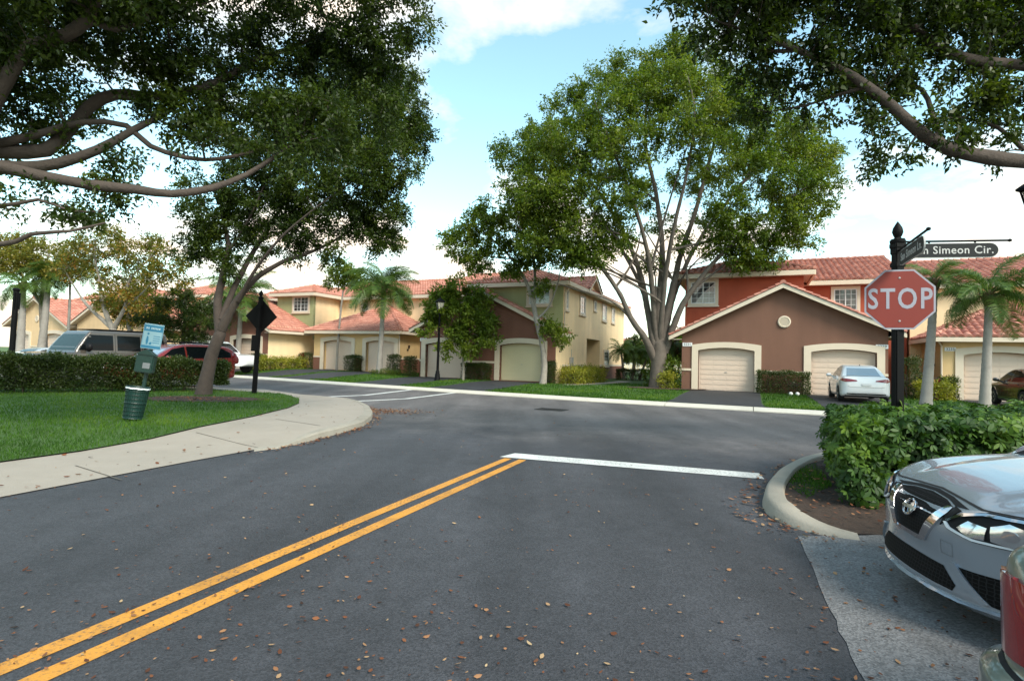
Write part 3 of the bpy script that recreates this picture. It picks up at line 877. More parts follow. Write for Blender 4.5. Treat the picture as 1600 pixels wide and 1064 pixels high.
        b = MB(); b.tube([(xx+.055, 8.05, .95), (xx+.11, 8.05, .98), (xx+.11, 8.05, 1.08), (xx+.055, 8.05, 1.1)], .012, 6); b.build('handle', T_GREY, dd_)
        for (p, q, z0, z1) in ((vU+.35, 2.2, 4.35, 5.75), (4.5, 5.9, 4.35, 5.75), (7.9, 8.7, 4.9, 5.75), (10.3, 11.7, 4.35, 5.75), (13.2, 14.4, 4.4, 5.75), (11.0, 12.6, .9, 2.2)):
            window(h, fS, p, q, z0, z1, 0, (2, 4))
        lantern(h, fS, vU-.5, 1.95)
        b = MB(); x0, x1 = sorted((MX(w1+.003), MX(w1+.16))); b.bbox((x0, 2.6, .75), (x1, 3.0, 1.5), .02); b.tube([(x1-.08, 2.8, -.2), (x1-.08, 2.8, .76)], .03, 6); b.tube([(x1-.08, 2.8, 1.5), (x1-.08, 2.8, 2.0)], .02, 6)
        b.build('electric_meter', T_GREY, h)
        b = MB(); b.tube([(x1-.07, 1.7, .0), (x1-.07, 1.7, .7), (x1-.07, 1.95, .7), (x1-.07, 1.95, .1)], .035, 6); b.bbox((x1-.15, 1.55, .45), (x1-.003, 1.85, .75), .02); b.build('pipework', T_GREY, h)
    f = mp(front(vU)) if not mirror else (lambda a, z, d: (MX(a), vU+d, z))
    wa, wb = win[0], win[1]
    ff = front(vU)
    a, c = sorted((MX(wa), MX(wb))); window(h, ff, a, c, win[2], win[3], 1, (2, 4))
    # --- recessed upper wall beside the block
    s2, s3 = sorted((MX(uLL), MX(uL)))
    b = MB(); b.box((s2, vR, 2.0), (s3, vR+.2, zt)); b.box((s2, vR+.01, -.3), (s3-.01, vR+.19, 2.0))
    c0, c1 = sorted((MX(uL-.0), MX(uL+.18))); b.box((c0+.001, vU+.201, 2.4), (c1-.001, vR+.19, zt-.001))
    b.build('recessed_wall', rec, h)
    for w_ in (win2 or ()):
        a, c = sorted((MX(w_[0]), MX(w_[1]))); window(h, front(vR), a, c, w_[2], w_[3], 1, (2, 4))
    # --- upper roof: front hip running back into the main hipped roof
    k = .36; e0, e1 = uL-oh2, w1+oh2; m_ = (e0+e1)/2; vE = vU-oh2; vM = vR-.5; hb = back+.5; vr = (vM+hb)/2
    hw = (e1-e0)/2; z0 = hz; zp = z0+hw*k; zq = z0+(vr-vM)*k
    vy = vM+hw            # where the front hip meets the main slope
    ue = e1-(vr-vM)       # main ridge end
    polys = [
        [(e0, vE, z0), (e1, vE, z0), (m_, vE+hw, zp)],
        [(e0, vE, z0), (m_, vE+hw, zp), (m_, vy, zp), (e0, vM, z0)],
        [(e1, vE, z0), (e1, vy, z0), (m_, vy, zp), (m_, vE+hw, zp)],
        [(e1, vy, z0), (e1, hb, z0), (ue, vr, zq), (m_, vy, zp)],
        [(uLL, vM, z0), (e0, vM, z0), (m_, vy, zp), (ue, vr, zq), (uLL, vr, zq)],
        [(uLL, hb, z0), (e1, hb, z0), (ue, vr, zq), (uLL, vr, zq)]]
    if vE+hw > vy:        # deep-set block: a plain hip
        polys = [[(e0, vE, z0), (e1, vE, z0), (m_, vE+hw, zp)], [(e0, vE, z0), (m_, vE+hw, zp), (m_, vy+.01, zp), (e0, vM, z0)]]+polys[2:]
    b = MB(); dk = MB()
    for i, p in enumerate(polys):
        p = mpoly(p); tile_roof(b, p, tcols[0], .40, tamp, .045, tcols[1] if i < 5 else 2, seed=31+i+len(label)); deck(dk, p, .12)
    for (p, q) in (((e0, vE, z0), (m_, vE+hw, zp)), ((e1, vE, z0), (m_, vE+hw, zp)), ((m_, vE+hw, zp), (m_, vy, zp)), ((m_, vy, zp), (ue, vr, zq)), ((e1, hb, z0), (ue, vr, zq)), ((uLL, vr, zq), (ue, vr, zq))):
        cap_row(b, Vector(pt(p))+Vector((0, 0, .05)), Vector(pt(q))+Vector((0, 0, .05)), .12, .38)
    rf = b.build('upper_roof', tile, h, tint=True); dk.build('roof_deck', T_CREAM, rf)
    b = MB(); fz0, fz1 = hz-.26, hz-.02
    def fb(u0, v0_, u1, v1_):
        a, c = sorted((MX(u0), MX(u1))); b.box((a, min(v0_, v1_), fz0), (c, max(v0_, v1_), fz1))
    fb(e0, vE-.07, e1, vE+.03); fb(e1-.03, vE+.031, e1+.07, hb-.031); fb(e0-.07, vE+.031, e0+.03, vM-.071); fb(uLL, vM-.07, e0-.071, vM+.03); fb(uLL, hb-.03, e1, hb+.07)
    # soffits
    def so(u0, v0_, u1, v1_):
        a, c = sorted((MX(u0), MX(u1))); b.box((a, v0_, fz0+.02), (c, v1_, fz0+.045))
    so(e0+.031, vE+.031, e1-.031, vU-.003); so(w1+.003, vU, e1-.031, hb-.031); so(uLL, vM+.031, uL-.003, vR-.003)
    b.build('upper_fascia', T_CREAM, h)
    if side:
        # small cross gable over the side wall
        gv0, gv1 = 5.0, 8.3; gm = (gv0+gv1)/2; gz = hz+.02; gp = gz+(gm-gv0)*.62
        b = MB(); x0 = e1-.25; b.prism([(gv0+.1, gz), (gv1-.1, gz), (gm, gp-.07)], 0, .2, (lambda a, z, d: (MX(x0-d), a, z))); b.build('side_gable', sidec, h)
        b = MB(); dk = MB(); fa = MB()
        for (va, vb_) in ((gv0, gm), (gv1, gm)):
            p = mpoly([(e1+.05, va, gz), (e1+.05, vb_, gp), (e1-2.9, vb_, gp), (e1-.2, va, gz)]); tile_roof(b, p, .25, .4, .05, .035, 4, seed=91); deck(dk, p, .1)
            A, B_ = Vector(pt((e1+.08, va, gz))), Vector(pt((e1+.08, vb_, gp)))
            cap_row(b, A+Vector((0, 0, .06)), B_+Vector((0, 0, .06)), .09, .34)
            vs = []
            for q in (A, B_):
                for (dd, tt) in ((.02, .0), (.02, .18), (-.04, .18), (-.04, .0)): vs.append((q.x+dd, q.y, q.z-tt))
            fa.add(vs, [(0, 1, 5, 4), (1, 2, 6, 5), (2, 3, 7, 6), (3, 0, 4, 7), (0, 3, 2, 1), (4, 5, 6, 7)])
        cap_row(b, pt((e1+.05, gm, gp+.04)), pt((e1-2.8, gm, gp+.04)), .1)
        rf = b.build('gable_roof', tile, h, tint=True); dk.build('roof_deck', T_CREAM, rf); fa.build('gable_fascia', T_CREAM, h)
        downspout(h, [(MX(e1+.06), vU+.1, hz-.28), (MX(w1+.12), vU+.12, hz-.6), (MX(w1+.06), vU+.12, hz-.8), (MX(w1+.06), vU+.12, 3.3)])
    return h

def hip_garage(name, label, O, group, u0=-1.0, u1=7.0, doors=((0, 2.7), (4.05, 6.6)), base=0, hz=6.05, vR=4.2, wallc=None, upper=None, roof_s=.5, win=(), up=(-3.5, 11.), num='', num_u=0., tile=None, tcols=(.25, 4), tamp=.065, backv=14.0, z_eave=2.95, upz=None):
    """two-garage block under a pyramid roof, with a two-storey wall behind"""
    wallc = wallc or W_OCHRE; upper = upper or W_CREAM; tile = tile or M_TILE
    h = thing(name, label, 'townhouse', tuple(O), R(90-AZ), group)
    b = MB()
    holes = [arch(a, c, .004, 2.12, .15) for a, c in doors]
    wall_poly(b, [(u0, -.3), (u1, -.3), (u1, z_eave-.02), (u0, z_eave-.02)], holes, front(0), .34)
    b.box((u0+.001, .02, -.3), (u0+.2, vR-.01, z_eave-.02)); b.box((u1-.2, .02, -.3), (u1-.001, vR-.01, z_eave-.02)); b.box((u0+.2, .36, -.3), (u1-.2, .40, 2.6))
    b.build('garage_wall', wallc, h)
    for (x0, x1) in ((u0-.02, u0-.002), (u1+.002, u1+.02)): b = MB(); b.box((x0, .0, -.3), (x1, vR-.02, .92)); b.build('plinth', W_BROWN2, h)
    ed = [u0]+[t for a, c in doors for t in (a-.33, c+.33)]+[u1]
    for k in range(0, len(ed), 2): b = MB(); b.box((ed[k], -.022, -.3), (ed[k+1], -.002, .92)); b.build('plinth', W_BROWN2, h)
    for (x0, x1) in ((u0-.04, u0-.002), (u1+.002, u1+.04)): b = MB(); b.box((x0, .0, .922), (x1, vR-.02, 1.04)); b.build('band', T_CREAM, h)
    for k in range(0, len(ed), 2): b = MB(); b.box((ed[k], -.045, .922), (ed[k+1], -.002, 1.04)); b.build('band', T_CREAM, h)
    for a, c in doors:
        door_trim(h, a, c, 2.12, 0.0); garage_door(h, a+.01, c-.01, 2.11, .24, T_DOOR)
    oh = .5; e0, e1, v0 = u0-oh, u1+oh, -oh; m_ = (e0+e1)/2; hw = (e1-e0)/2; z = z_eave; vp = v0+hw
    zp = z+hw*roof_s
    P = [[(e0, v0, z), (e1, v0, z), (m_, vp, zp)]]
    if vp > vR:
        t = (vR-v0)/hw; zz = z+(vR-v0)*roof_s
        P = [[(e0, v0, z), (e1, v0, z), (e1-hw*t, vR, zz), (e0+hw*t, vR, zz)], [(e0, v0, z), (e0+hw*t, vR, zz), (e0, vR, z)], [(e1, v0, z), (e1-hw*t, vR, zz), (e1, vR, z)]]
        caps = [(P[0][0], P[0][3]), (P[0][1], P[0][2])]
    else:
        P += [[(e0, v0, z), (m_, vp, zp), (m_, vR, zp), (e0, vR, z)], [(e1, v0, z), (m_, vp, zp), (m_, vR, zp), (e1, vR, z)]]
        caps = [((e0, v0, z), (m_, vp, zp)), ((e1, v0, z), (m_, vp, zp)), ((m_, vp, zp), (m_, vR, zp))]
    b = MB(); dk = MB()
    for i, p in enumerate(P): tile_roof(b, p, tcols[0], .4, tamp, .045, tcols[1], seed=57+i+len(label)); deck(dk, p, .12)
    for p, q in caps: cap_row(b, Vector(p)+Vector((0, 0, .05)), Vector(q)+Vector((0, 0, .05)), .12)
    rf = b.build('garage_roof', tile, h, tint=True); dk.build('roof_deck', T_CREAM, rf)
    b = MB(); f0, f1 = z-.22, z-.02
    b.box((e0, v0-.07, f0), (e1, v0+.03, f1)); b.box((e0-.07, v0+.031, f0), (e0+.03, vR-.02, f1)); b.box((e1-.03, v0+.031, f0), (e1+.07, vR-.02, f1))
    b.box((e0+.031, v0+.031, f0+.02), (e1-.031, -.003, f0+.045)); b.box((e0+.031, 0, f0+.02), (u0-.003, vR-.02, f0+.045)); b.box((u1+.003, 0, f0+.02), (e1-.031, vR-.02, f0+.045))
    b.build('fascia', T_CREAM, h)
    # upper storey behind
    b = MB(); b.box((up[0], vR, -.3), (up[1], vR+.2, hz-.02)); b.box((up[0]+.2, vR+.21, -.3), (up[1]-.2, backv, hz-.05)); b.build('upper_wall', upper, h)
    for w_ in win: window(h, front(vR), w_[0], w_[1], w_[2], w_[3], 1, (2, 4))
    k = .36; vm = vR-.5; vr = (vm+backv+.5)/2; zq = hz+(vr-vm)*k
    b = MB(); dk = MB()
    for i, p in enumerate(([(up[0], vm, hz), (up[1], vm, hz), (up[1], vr, zq), (up[0], vr, zq)], [(up[0], backv+.5, hz), (up[1], backv+.5, hz), (up[1], vr, zq), (up[0], vr, zq)])):
        tile_roof(b, p, tcols[0], .4, tamp, .045, tcols[1] if i == 0 else 2, seed=77+i); deck(dk, p, .12)
    cap_row(b, (up[0], vr, zq+.04), (up[1], vr, zq+.04), .12)
    rf = b.build('upper_roof', tile, h, tint=True); dk.build('roof_deck', T_CREAM, rf)
    b = MB(); b.box((up[0], vm-.07, hz-.26), (up[1], vm+.03, hz-.02)); b.box((up[0], vm+.031, hz-.24), (up[1], vR-.003, hz-.215)); b.build('upper_fascia', T_CREAM, h)
    lantern(h, sideL(u0), 1.2, 1.75) if num else lantern(h, sideR(u1), 1.0, 1.75)
    if num:
        b = MB(); x = num_u; b.bbox((x-.22, -.03, 2.30), (x+.22, -.001, 2.48), .008); p_ = b.build('number_plate', T_PLATE, h)
        text_part(num, .17, T_DARK, p_, Matrix.Translation((x, -.034, 2.39)) @ Matrix.Rotation(R(90), 4, 'X'), 'number')
        downspout(h, [(e0+.2, -.45, z-.15), (u0-.05, -.06, z-.42), (u0-.05, -.06, 0)])
    else:
        downspout(h, [(e1-.2, -.45, z-.15), (u1+.05, -.06, z-.42), (u1+.05, -.06, 0)])
    return h

GR = 'townhouses along the far side of the street'
duplex('townhouse', 'orange townhouse with brown two-garage gable, white sedan on its driveway', R_O, GR, hz=6.35, vU=1.2, uL=3.0, uLL=-2.35, mirror=True, wall=W_BROWN, upper=W_ORANGE, sidec=W_ORANGE, rec=W_ORANGE, win=(7.15, 8.75, 4.62, 6.1), win2=((-.15, 1.3, 4.55, 6.05),), nums=('3229', '3221'), tile=M_TILE2, tcols=(.31, 6), tamp=.10)
duplex('townhouse', 'sage green and cream townhouse with brown gable, street lamp and slim tree in front', M_O, GR, hz=6.05, side=True, wall=W_BROWN2, win2=((-2.4, -1.2, 4.4, 5.8),), nums=('3217', ''), door_m=(T_DOOR, T_DOOR2), back=18.0, uLL=-3.4)
hip_garage('townhouse', 'cream townhouse with pyramid roof over two garages, queen palm in front', LB_O, GR, win=((-3.2, -2.1, 4.35, 5.65), (0.0, .9, 4.6, 5.65)), wallc=W_OCHRE, upper=W_CREAM, up=(-5.2, 8.2), hz=6.05)
duplex('townhouse', 'townhouse with sage upper wall and brown gable behind the black diamond sign', L_O, GR, hz=6.15, vU=4.4, uL=4.9, vR=7.6, uLL=-1.9, wall=W_BROWN2, win=(6.6, 8.5, 4.55, 6.0), win2=((1.0, 2.2, 4.5, 5.85),), back=13.0)
duplex('townhouse', 'tan gabled townhouse behind the autumn coloured trees, second from the left end of the row', FB_O, GR, hz=6.0, vU=5.0, uL=2.5, vR=7.6, uLL=-1.95, wall=W_TAN, upper=W_CREAM, win=(5.2, 6.9, 4.4, 5.8), back=15.0, tcols=(.3, 3))
duplex('townhouse', 'tan gabled townhouse with rose upper wall behind the fan palms, leftmost of the row', FA_O, GR, hz=5.9, vU=5.0, uL=1.5, vR=7.6, uLL=-9.0, wall=W_TAN, upper=W_PINK, sidec=W_TAN, rec=W_TAN, win=(3.0, 4.5, 4.3, 5.7), win2=((-7.2, -5.6, 4.3, 5.7), (-3.0, -1.8, 4.3, 5.7)), back=15.0, tcols=(.3, 3))
hip_garage('townhouse', 'ochre townhouse with pyramid garage roof behind the dark parked car', RB_O, GR, u0=10.95, u1=19.8, doors=((11.75, 14.5), (16.0, 18.7)), hz=5.95, vR=3.6, wallc=W_OCHRE, upper=W_CREAM, up=(10.45, 24.), num='3235', num_u=11.25, tile=M_TILE2, tcols=(.31, 6), tamp=.10, win=((20.5, 22., 4.4, 5.8),))
# ------------------------------------------------------------------ foliage
def unit(v): return v/np.maximum(np.linalg.norm(v, axis=-1, keepdims=True), 1e-9)
def leaves_at(C, Dr, L, W, rs, fold=.25, droop=.0):
    """kite-shaped leaves: centres' bases C, pointing along Dr; returns V, F"""
    n = len(C)
    N = unit(rs.normal(size=(n, 3))+np.array([0, 0, .7]))
    Dr = unit(Dr); S = unit(np.cross(Dr, N)); N = np.cross(S, Dr)
    L = np.broadcast_to(np.asarray(L, float), (n,))[:, None]; W = np.broadcast_to(np.asarray(W, float), (n,))[:, None]
    m = C+Dr*L*.45+N*W*fold
    V = np.stack([C, m+S*W*.5, C+Dr*L-N*L*droop, m-S*W*.5], 1).reshape(-1, 3)
    F = np.arange(4*n).reshape(n, 4)
    return V, F
def clump_points(clumps, n, rs, shell=.55):
    w = np.array([c[3]**2*c[4]**0.5 if len(c) > 4 else c[3]**2.5 for c in clumps], float); w /= w.sum()
    k = rs.choice(len(clumps), n, p=w)
    C = np.array([[c[0], c[1], c[2]] for c in clumps])[k]; Rr = np.array([c[3] for c in clumps])[k]; Fl = np.array([(c[4] if len(c) > 4 else .75) for c in clumps])[k]
    d = unit(rs.normal(size=(n, 3))); r = (shell+(1-shell)*rs.random(n)**.6)
    P = d*r[:, None]*Rr[:, None]; P[:, 2] *= Fl
    return C+P, k

BARK = {}
def bark(name, c, c2=None, scale=5):
    m = mat(name, c, .9, .35, scale, .9, 18, stain=.6, stain_col=c2 or tuple(x*.45 for x in c), detail=9)
    return m
B_GREY = bark('grey_bark', (.125, .102, .084)); B_DARK = bark('dark_grey_bark', (.060, .045, .037)); B_BOUGH = bark('brown_grey_bark', (.068, .051, .041)); B_PALE = bark('pale_bark', (.27, .24, .205))
L_DARK = leaf_mat('dark_broadleaf', [(.016, .031, .004), (.029, .053, .006), (.052, .084, .009), (.11, .145, .016)], .4)
L_MID = leaf_mat('mid_broadleaf', [(.040, .078, .007), (.078, .130, .010), (.125, .175, .016), (.20, .23, .03)], .45)
L_LIGHT = leaf_mat('light_broadleaf', [(.075, .125, .012), (.11, .165, .015), (.16, .215, .022), (.22, .26, .035)], .45)
L_AUT = leaf_mat('autumn_broadleaf', [(.075, .105, .012), (.12, .14, .015), (.18, .165, .019), (.34, .17, .03)])
L_YEL = leaf_mat('yellow_green_broadleaf', [(.08, .10, .014), (.14, .15, .018), (.20, .18, .022), (.28, .20, .03)])
L_HEDGE = leaf_mat('clipped_hedge_leaf', [(.020, .034, .008), (.034, .056, .010), (.055, .080, .014), (.085, .11, .02)])
L_SCHEF = leaf_mat('glossy_palmate_leaf', [(.010, .034, .004), (.027, .074, .007), (.075, .145, .011), (.18, .27, .022)], .25, .55)
L_CROT = leaf_mat('yellow_shrub_leaf', [(.10, .13, .015), (.20, .22, .02), (.32, .30, .03), (.45, .38, .06)])
L_PALM = leaf_mat('palm_leaflet', [(.04, .085, .014), (.065, .125, .018), (.10, .165, .026), (.15, .20, .04)], .3)
L_RED = leaf_mat('red_strap_leaf', [(.10, .008, .012), (.22, .014, .022), (.35, .03, .04), (.16, .03, .03)], .3)
L_GRASS = leaf_mat('grass_blade', [(.024, .072, .004), (.040, .108, .006), (.066, .145, .008), (.115, .175, .014)], .3, .85)

def tree(name, label, limbs, clumps, leaf, bk, n_attr=400, per=120, lsize=(.07, .035), spray=.38, group=None, seed=1, base=None, twig=.007, shell=.45, droop=.15, tintmix=.25, reach=None, hang=-.15, flare=1.0, thin=1.0, csc=1.0, sub=0):
    """limbs: polylines of (x, y, z, radius); clumps: (x, y, z, r, flatness). Twigs grow from the limbs to points in the
    clumps; leaves sit in small sprays along the twigs' ends."""
    rs = np.random.default_rng(seed)
    b0 = np.array(limbs[0][0][:3]) if base is None else np.array(base)
    root = thing(name, label, 'tree', tuple(b0), 0, group)
    b = MB(); nodes = []; rad = []
    for li, lb in enumerate(limbs):
        P = np.array(lb, float)
        # smooth subdivision (Catmull-Rom)
        Q = []
        for i in range(len(P)-1):
            p0, p1, p2, p3 = P[max(i-1, 0)], P[i], P[i+1], P[min(i+2, len(P)-1)]
            k = max(2, int(np.linalg.norm(p2[:3]-p1[:3])/.22))
            for t in np.arange(k)/k:
                Q.append(.5*((2*p1)+(-p0+p2)*t+(2*p0-5*p1+4*p2-p3)*t*t+(-p0+3*p1-3*p2+p3)*t**3))
        Q.append(P[-1]); Q = np.array(Q)
        wob = np.cumsum(rs.normal(0, .012, (len(Q), 3)), 0)*.5; wob -= np.linspace(0, 1, len(Q))[:, None]*wob[-1]
        Q[:, :3] += wob*np.minimum(1, Q[:, 3:4]*8)
        if li == 0:
            h = Q[:, 2]-Q[0, 2]; Q[:, 3] *= 1+.55*flare*np.exp(-np.maximum(h, 0)/.22)
        Q[:, 3] = np.maximum(Q[:, 3], .006)*(1+rs.normal(0, .035, len(Q)))
        if li == 0: Q = np.vstack([Q, np.append(Q[-1, :3]+(Q[-1, :3]-Q[-2, :3])*1.2, Q[-1, 3]*.55)])
        b.tube([q[:3]-b0 for q in Q], list(Q[:, 3]*thin), 14 if Q[0, 3] > .15 else 8)
        for q in Q[1 if li == 0 else 0:]: nodes.append(q[:3]); rad.append(q[3])
    for _ in range(sub):                          # side limbs that fork off the main ones and reach for the crown
        NN = np.array(nodes); RR = np.array(rad); ok = np.where((RR > .06) & (RR < .2) & (NN[:, 2] > b0[2]+4))[0]
        j = int(rs.choice(ok)); c = clumps[int(rs.integers(len(clumps)))]; tgt = np.array(c[:3]); k_ = 0
        while np.linalg.norm(tgt-NN[j]) > 5.5 and k_ < 25: c = clumps[int(rs.integers(len(clumps)))]; tgt = np.array(c[:3]); k_ += 1
        if tgt[2] < NN[j][2]+.3: continue
        r0 = min(.55*RR[j], .075); t = np.linspace(0, 1, 9)[:, None]; md = (NN[j]+tgt)/2+rs.normal(0, .35, 3)+np.array([0, 0, .3])
        C = (1-t)**2*NN[j]+2*t*(1-t)*md+t*t*tgt; rr = r0*(1-.82*t[:, 0])
        b.tube([q-b0 for q in C], list(rr), 7)
        for q, r_ in zip(C[1:], rr[1:]): nodes.append(q); rad.append(r_)
    clumps = [(c[0], c[1], c[2], c[3]*csc, c[4] if len(c) > 4 else .75) for c in clumps]
    ctone = rs.normal(0, .13, len(clumps))
    A, ck = clump_points(clumps, n_attr, rs, shell)
    nodes = np.array(nodes); rad = np.array(rad)
    d0 = np.array([np.min(((nodes-a)**2).sum(1)) for a in A]); order = np.argsort(d0)
    start = np.array(limbs[0][-1][:3])
    LC = []; LD = []; LT = []
    NB = [nodes]; RB = [rad]; allN = nodes; allR = rad
    for i in order:
        a = A[i]
        dd = np.linalg.norm(allN-a, axis=1)+np.where(allR < .009, .35, 0)
        j = int(np.argmin(dd)); p = allN[j]; r0 = min(allR[j]*.6, .012+.022*np.linalg.norm(a-p)); Lh = np.linalg.norm(a-p)
        k = max(2, int(Lh/.3)+1); t = np.linspace(0, 1, k+1)[:, None]
        mid = (p+a)/2+rs.normal(0, .10*Lh, 3)+np.array([0, 0, -.06*Lh])
        C = (1-t)**2*p+2*t*(1-t)*mid+t*t*a
        rr = r0+(max(twig*.6, .004)-r0)*t[:, 0]
        b.tube([c-b0 for c in C], list(rr), 5 if r0 > .012 else 4, cap=False)
        allN = np.vstack([allN, C[1:]]); allR = np.concatenate([allR, rr[1:]])
        out = unit((a-np.array(clumps[ck[i]][:3]))[None])[0]
        nt_ = 6; m = max(1, per//nt_)
        dirs = unit(out*.55+unit(rs.normal(size=(nt_, 3)))+np.array([0, 0, hang]))
        base_t = float(np.clip(rs.normal(.45, .2)+ctone[ck[i]], 0, 1))
        for q in range(nt_):
            ln = spray*(.6+.8*rs.random()); tt = rs.random(m)**.8
            pts = a+dirs[q]*(tt*ln)[:, None]+rs.normal(0, spray*.13, (m, 3))
            LC.append(pts); LD.append(dirs[q]*.7+unit(rs.normal(size=(m, 3)))+np.array([0, 0, -.25])); LT.append(np.full(m, base_t))
    b.build('trunk', bk, root, True, sharp=80)
    LC = np.vstack(LC); LD = np.vstack(LD); LT = np.concatenate(LT); n = len(LC)
    s = np.exp(rs.normal(0, .22, n))
    V, F = leaves_at(LC-b0, LD, lsize[0]*s, lsize[1]*s, rs, droop=droop)
    T = np.clip(LT*(1-tintmix)+rs.random(n)*tintmix*1.6-.1, 0, 1)
    np_mesh('crown', V, F, leaf, root, np.repeat(T, 4))
    return root

def PL(pts, Y=None):
    """sight-line polyline: (px, py, distance, radius)"""
    return [tuple(D(p[0], p[1], p[2]))+(p[3],) for p in pts]
def CL(pts, flat=.75):
    return [tuple(D(p[0], p[1], p[2]))+(p[3], p[4] if len(p) > 4 else flat) for p in pts]

# ---- big tree whose boughs reach in from the left
tb = np.array([-9.9, 8.7, .1])
l1 = [[tuple(tb)+(.42,), (-9.8, 8.65, 1.6, .34), (-9.6, 8.6, 3.0, .33), (-9.35, 8.5, 3.9, .30)]]
j1 = D(-90, 262, 8.4); j2 = D(-110, 235, 8.4); j3 = D(-70, 215, 8.3)
l1 += [
 [(-9.35, 8.5, 3.9, .26)]+PL([(-40, 205, 8.3, .17), (0, 142, 8.2, .135), (30, 95, 8.1, .12), (52, 72, 8.1, .115), (95, 58, 8.0, .11), (138, 32, 7.9, .10), (155, -5, 7.8, .09), (190, -60, 7.6, .06), (240, -120, 7.4, .03)]),
 [(-9.35, 8.5, 3.9, .26)]+PL([(-50, 240, 8.6, .17), (0, 238, 8.8, .14), (70, 236, 9.0, .13), (108, 202, 9.1, .12), (140, 166, 9.2, .115), (180, 149, 9.3, .11), (255, 152, 9.5, .10), (340, 130, 9.8, .085), (400, 95, 10., .06), (470, 70, 10.2, .045), (540, 35, 10.4, .03), (610, 10, 10.5, .014)]),
 PL([(-20, 228, 8.7, .10), (50, 213, 8.8, .075), (130, 191, 8.9, .06), (198, 196, 9.0, .055), (235, 228, 9.1, .05), (320, 250, 9.3, .045), (415, 231, 9.6, .028), (465, 205, 9.8, .012)]),
 [(-9.35, 8.5, 3.9, .26)]+PL([(-30, 268, 8.5, .16), (30, 263, 8.6, .12), (90, 256, 8.7, .10), (150, 236, 8.8, .085), (205, 205, 9.0, .07), (245, 185, 9.1, .05), (290, 160, 9.3, .02)]),
 [(-9.35, 8.5, 3.9, .26)]+PL([(-40, 262, 8.2, .15), (0, 261, 8.2, .12), (60, 275, 8.2, .105), (140, 290, 8.3, .095), (215, 298, 8.4, .085), (270, 304, 8.5, .075), (330, 295, 8.7, .065), (385, 274, 9., .055), (430, 245, 9.2, .035), (470, 215, 9.4, .015)]),
 [(-9.35, 8.5, 3.9, .2)]+PL([(-60, 330, 8.0, .06), (0, 382, 7.6, .045), (50, 366, 7.5, .035), (110, 361, 7.5, .025), (165, 348, 7.6, .014)]),
 PL([(-30, 290, 8.2, .06), (0, 322, 8.0, .04), (60, 312, 8.0, .028), (110, 330, 8.0, .018), (160, 330, 8.0, .01)]),
 PL([(140, 30, 7.9, .07), (180, 48, 8.2, .05), (235, 30, 8.5, .035), (300, 12, 8.9, .02), (370, -10, 9.2, .01)]),
 [(-9.35, 8.5, 3.9, .2), (-9.0, 8.0, 5.5, .14), (-8.5, 7.2, 7.0, .08), (-8.0, 6.4, 8.0, .03)],
 [(-9.35, 8.5, 3.9, .2), (-10.5, 9.2, 5.5, .14), (-12., 10., 7.2, .06), (-13, 10.6, 8.0, .03)],
]
c1 = CL([(30, 25, 8, .85), (20, 110, 8.6, .6), (110, 0, 8, .8), (60, 180, 9.5, .45), (30, 60, 9.5, .8), (200, 20, 8.6, .8), (200, 90, 9.4, .75), (120, 120, 9.6, .55), (280, 60, 9.2, .85), (300, 120, 9.8, .7), (370, 20, 9.5, .85), (370, 90, 10, .75), (440, 60, 10.2, .85), (450, 130, 10.4, .8), (520, 30, 10.3, .9), (540, 100, 10.8, .85), (590, 60, 10.6, .8), (640, 15, 10.5, .6), (650, 55, 10.6, .45), (340, 180, 9.8, .6), (400, 170, 10.2, .7), (480, 190, 10.4, .8), (560, 180, 10.8, .85), (600, 130, 11, .7),
 (20, 170, 8.6, .5), (75, 300, 8.4, .42), (165, 265, 8.6, .38), (195, 285, 8.8, .32), (30, 330, 8.2, .35), (150, 318, 8.3, .35), (190, 230, 9, .32), (265, 215, 9.4, .35), (120, 215, 9.4, .4), (30, 205, 9.2, .4), (150, 180, 9.2, .4),
 (60, -80, 7.6, 1.1), (200, -80, 7.8, 1.1), (330, -80, 8.6, 1.1), (460, -70, 9.4, 1.1), (590, -60, 9.8, 1.0), (-80, 60, 8, 1.0), (-100, -60, 7.6, 1.2), (-100, 160, 8, .7), (120, -180, 7, 1.2), (320, -180, 8, 1.2), (520, -160, 9, 1.1)])
c1 += CL([(440, 235, 9.0, .34), (470, 205, 9.0, .42), (430, 200, 9.1, .4), (500, 180, 9.3, .45), (400, 215, 9.2, .33), (520, 215, 9.6, .4), (460, 160, 9.4, .5), (350, 215, 9.0, .28), (310, 205, 9.1, .3), (280, 180, 9.2, .34), (235, 165, 9.1, .3), (100, 170, 8.8, .3), (60, 225, 8.6, .28)])
c1 += [(-8.2, 6.5, 8.0, 1.1, .7), (-12.6, 10.4, 8.2, 1.3, .7), (-11, 8, 8.6, 1.4, .7), (-10, 10.5, 8.4, 1.2, .7), (-13, 7.5, 7.4, 1.2, .7)]
tree('broadleaf_tree', 'large broadleaf tree whose thick bare boughs reach in over the left lawn', l1, c1, L_DARK, B_BOUGH, 1120, 132, (.080, .037), .36, seed=3, twig=.010, thin=.84, csc=.95)

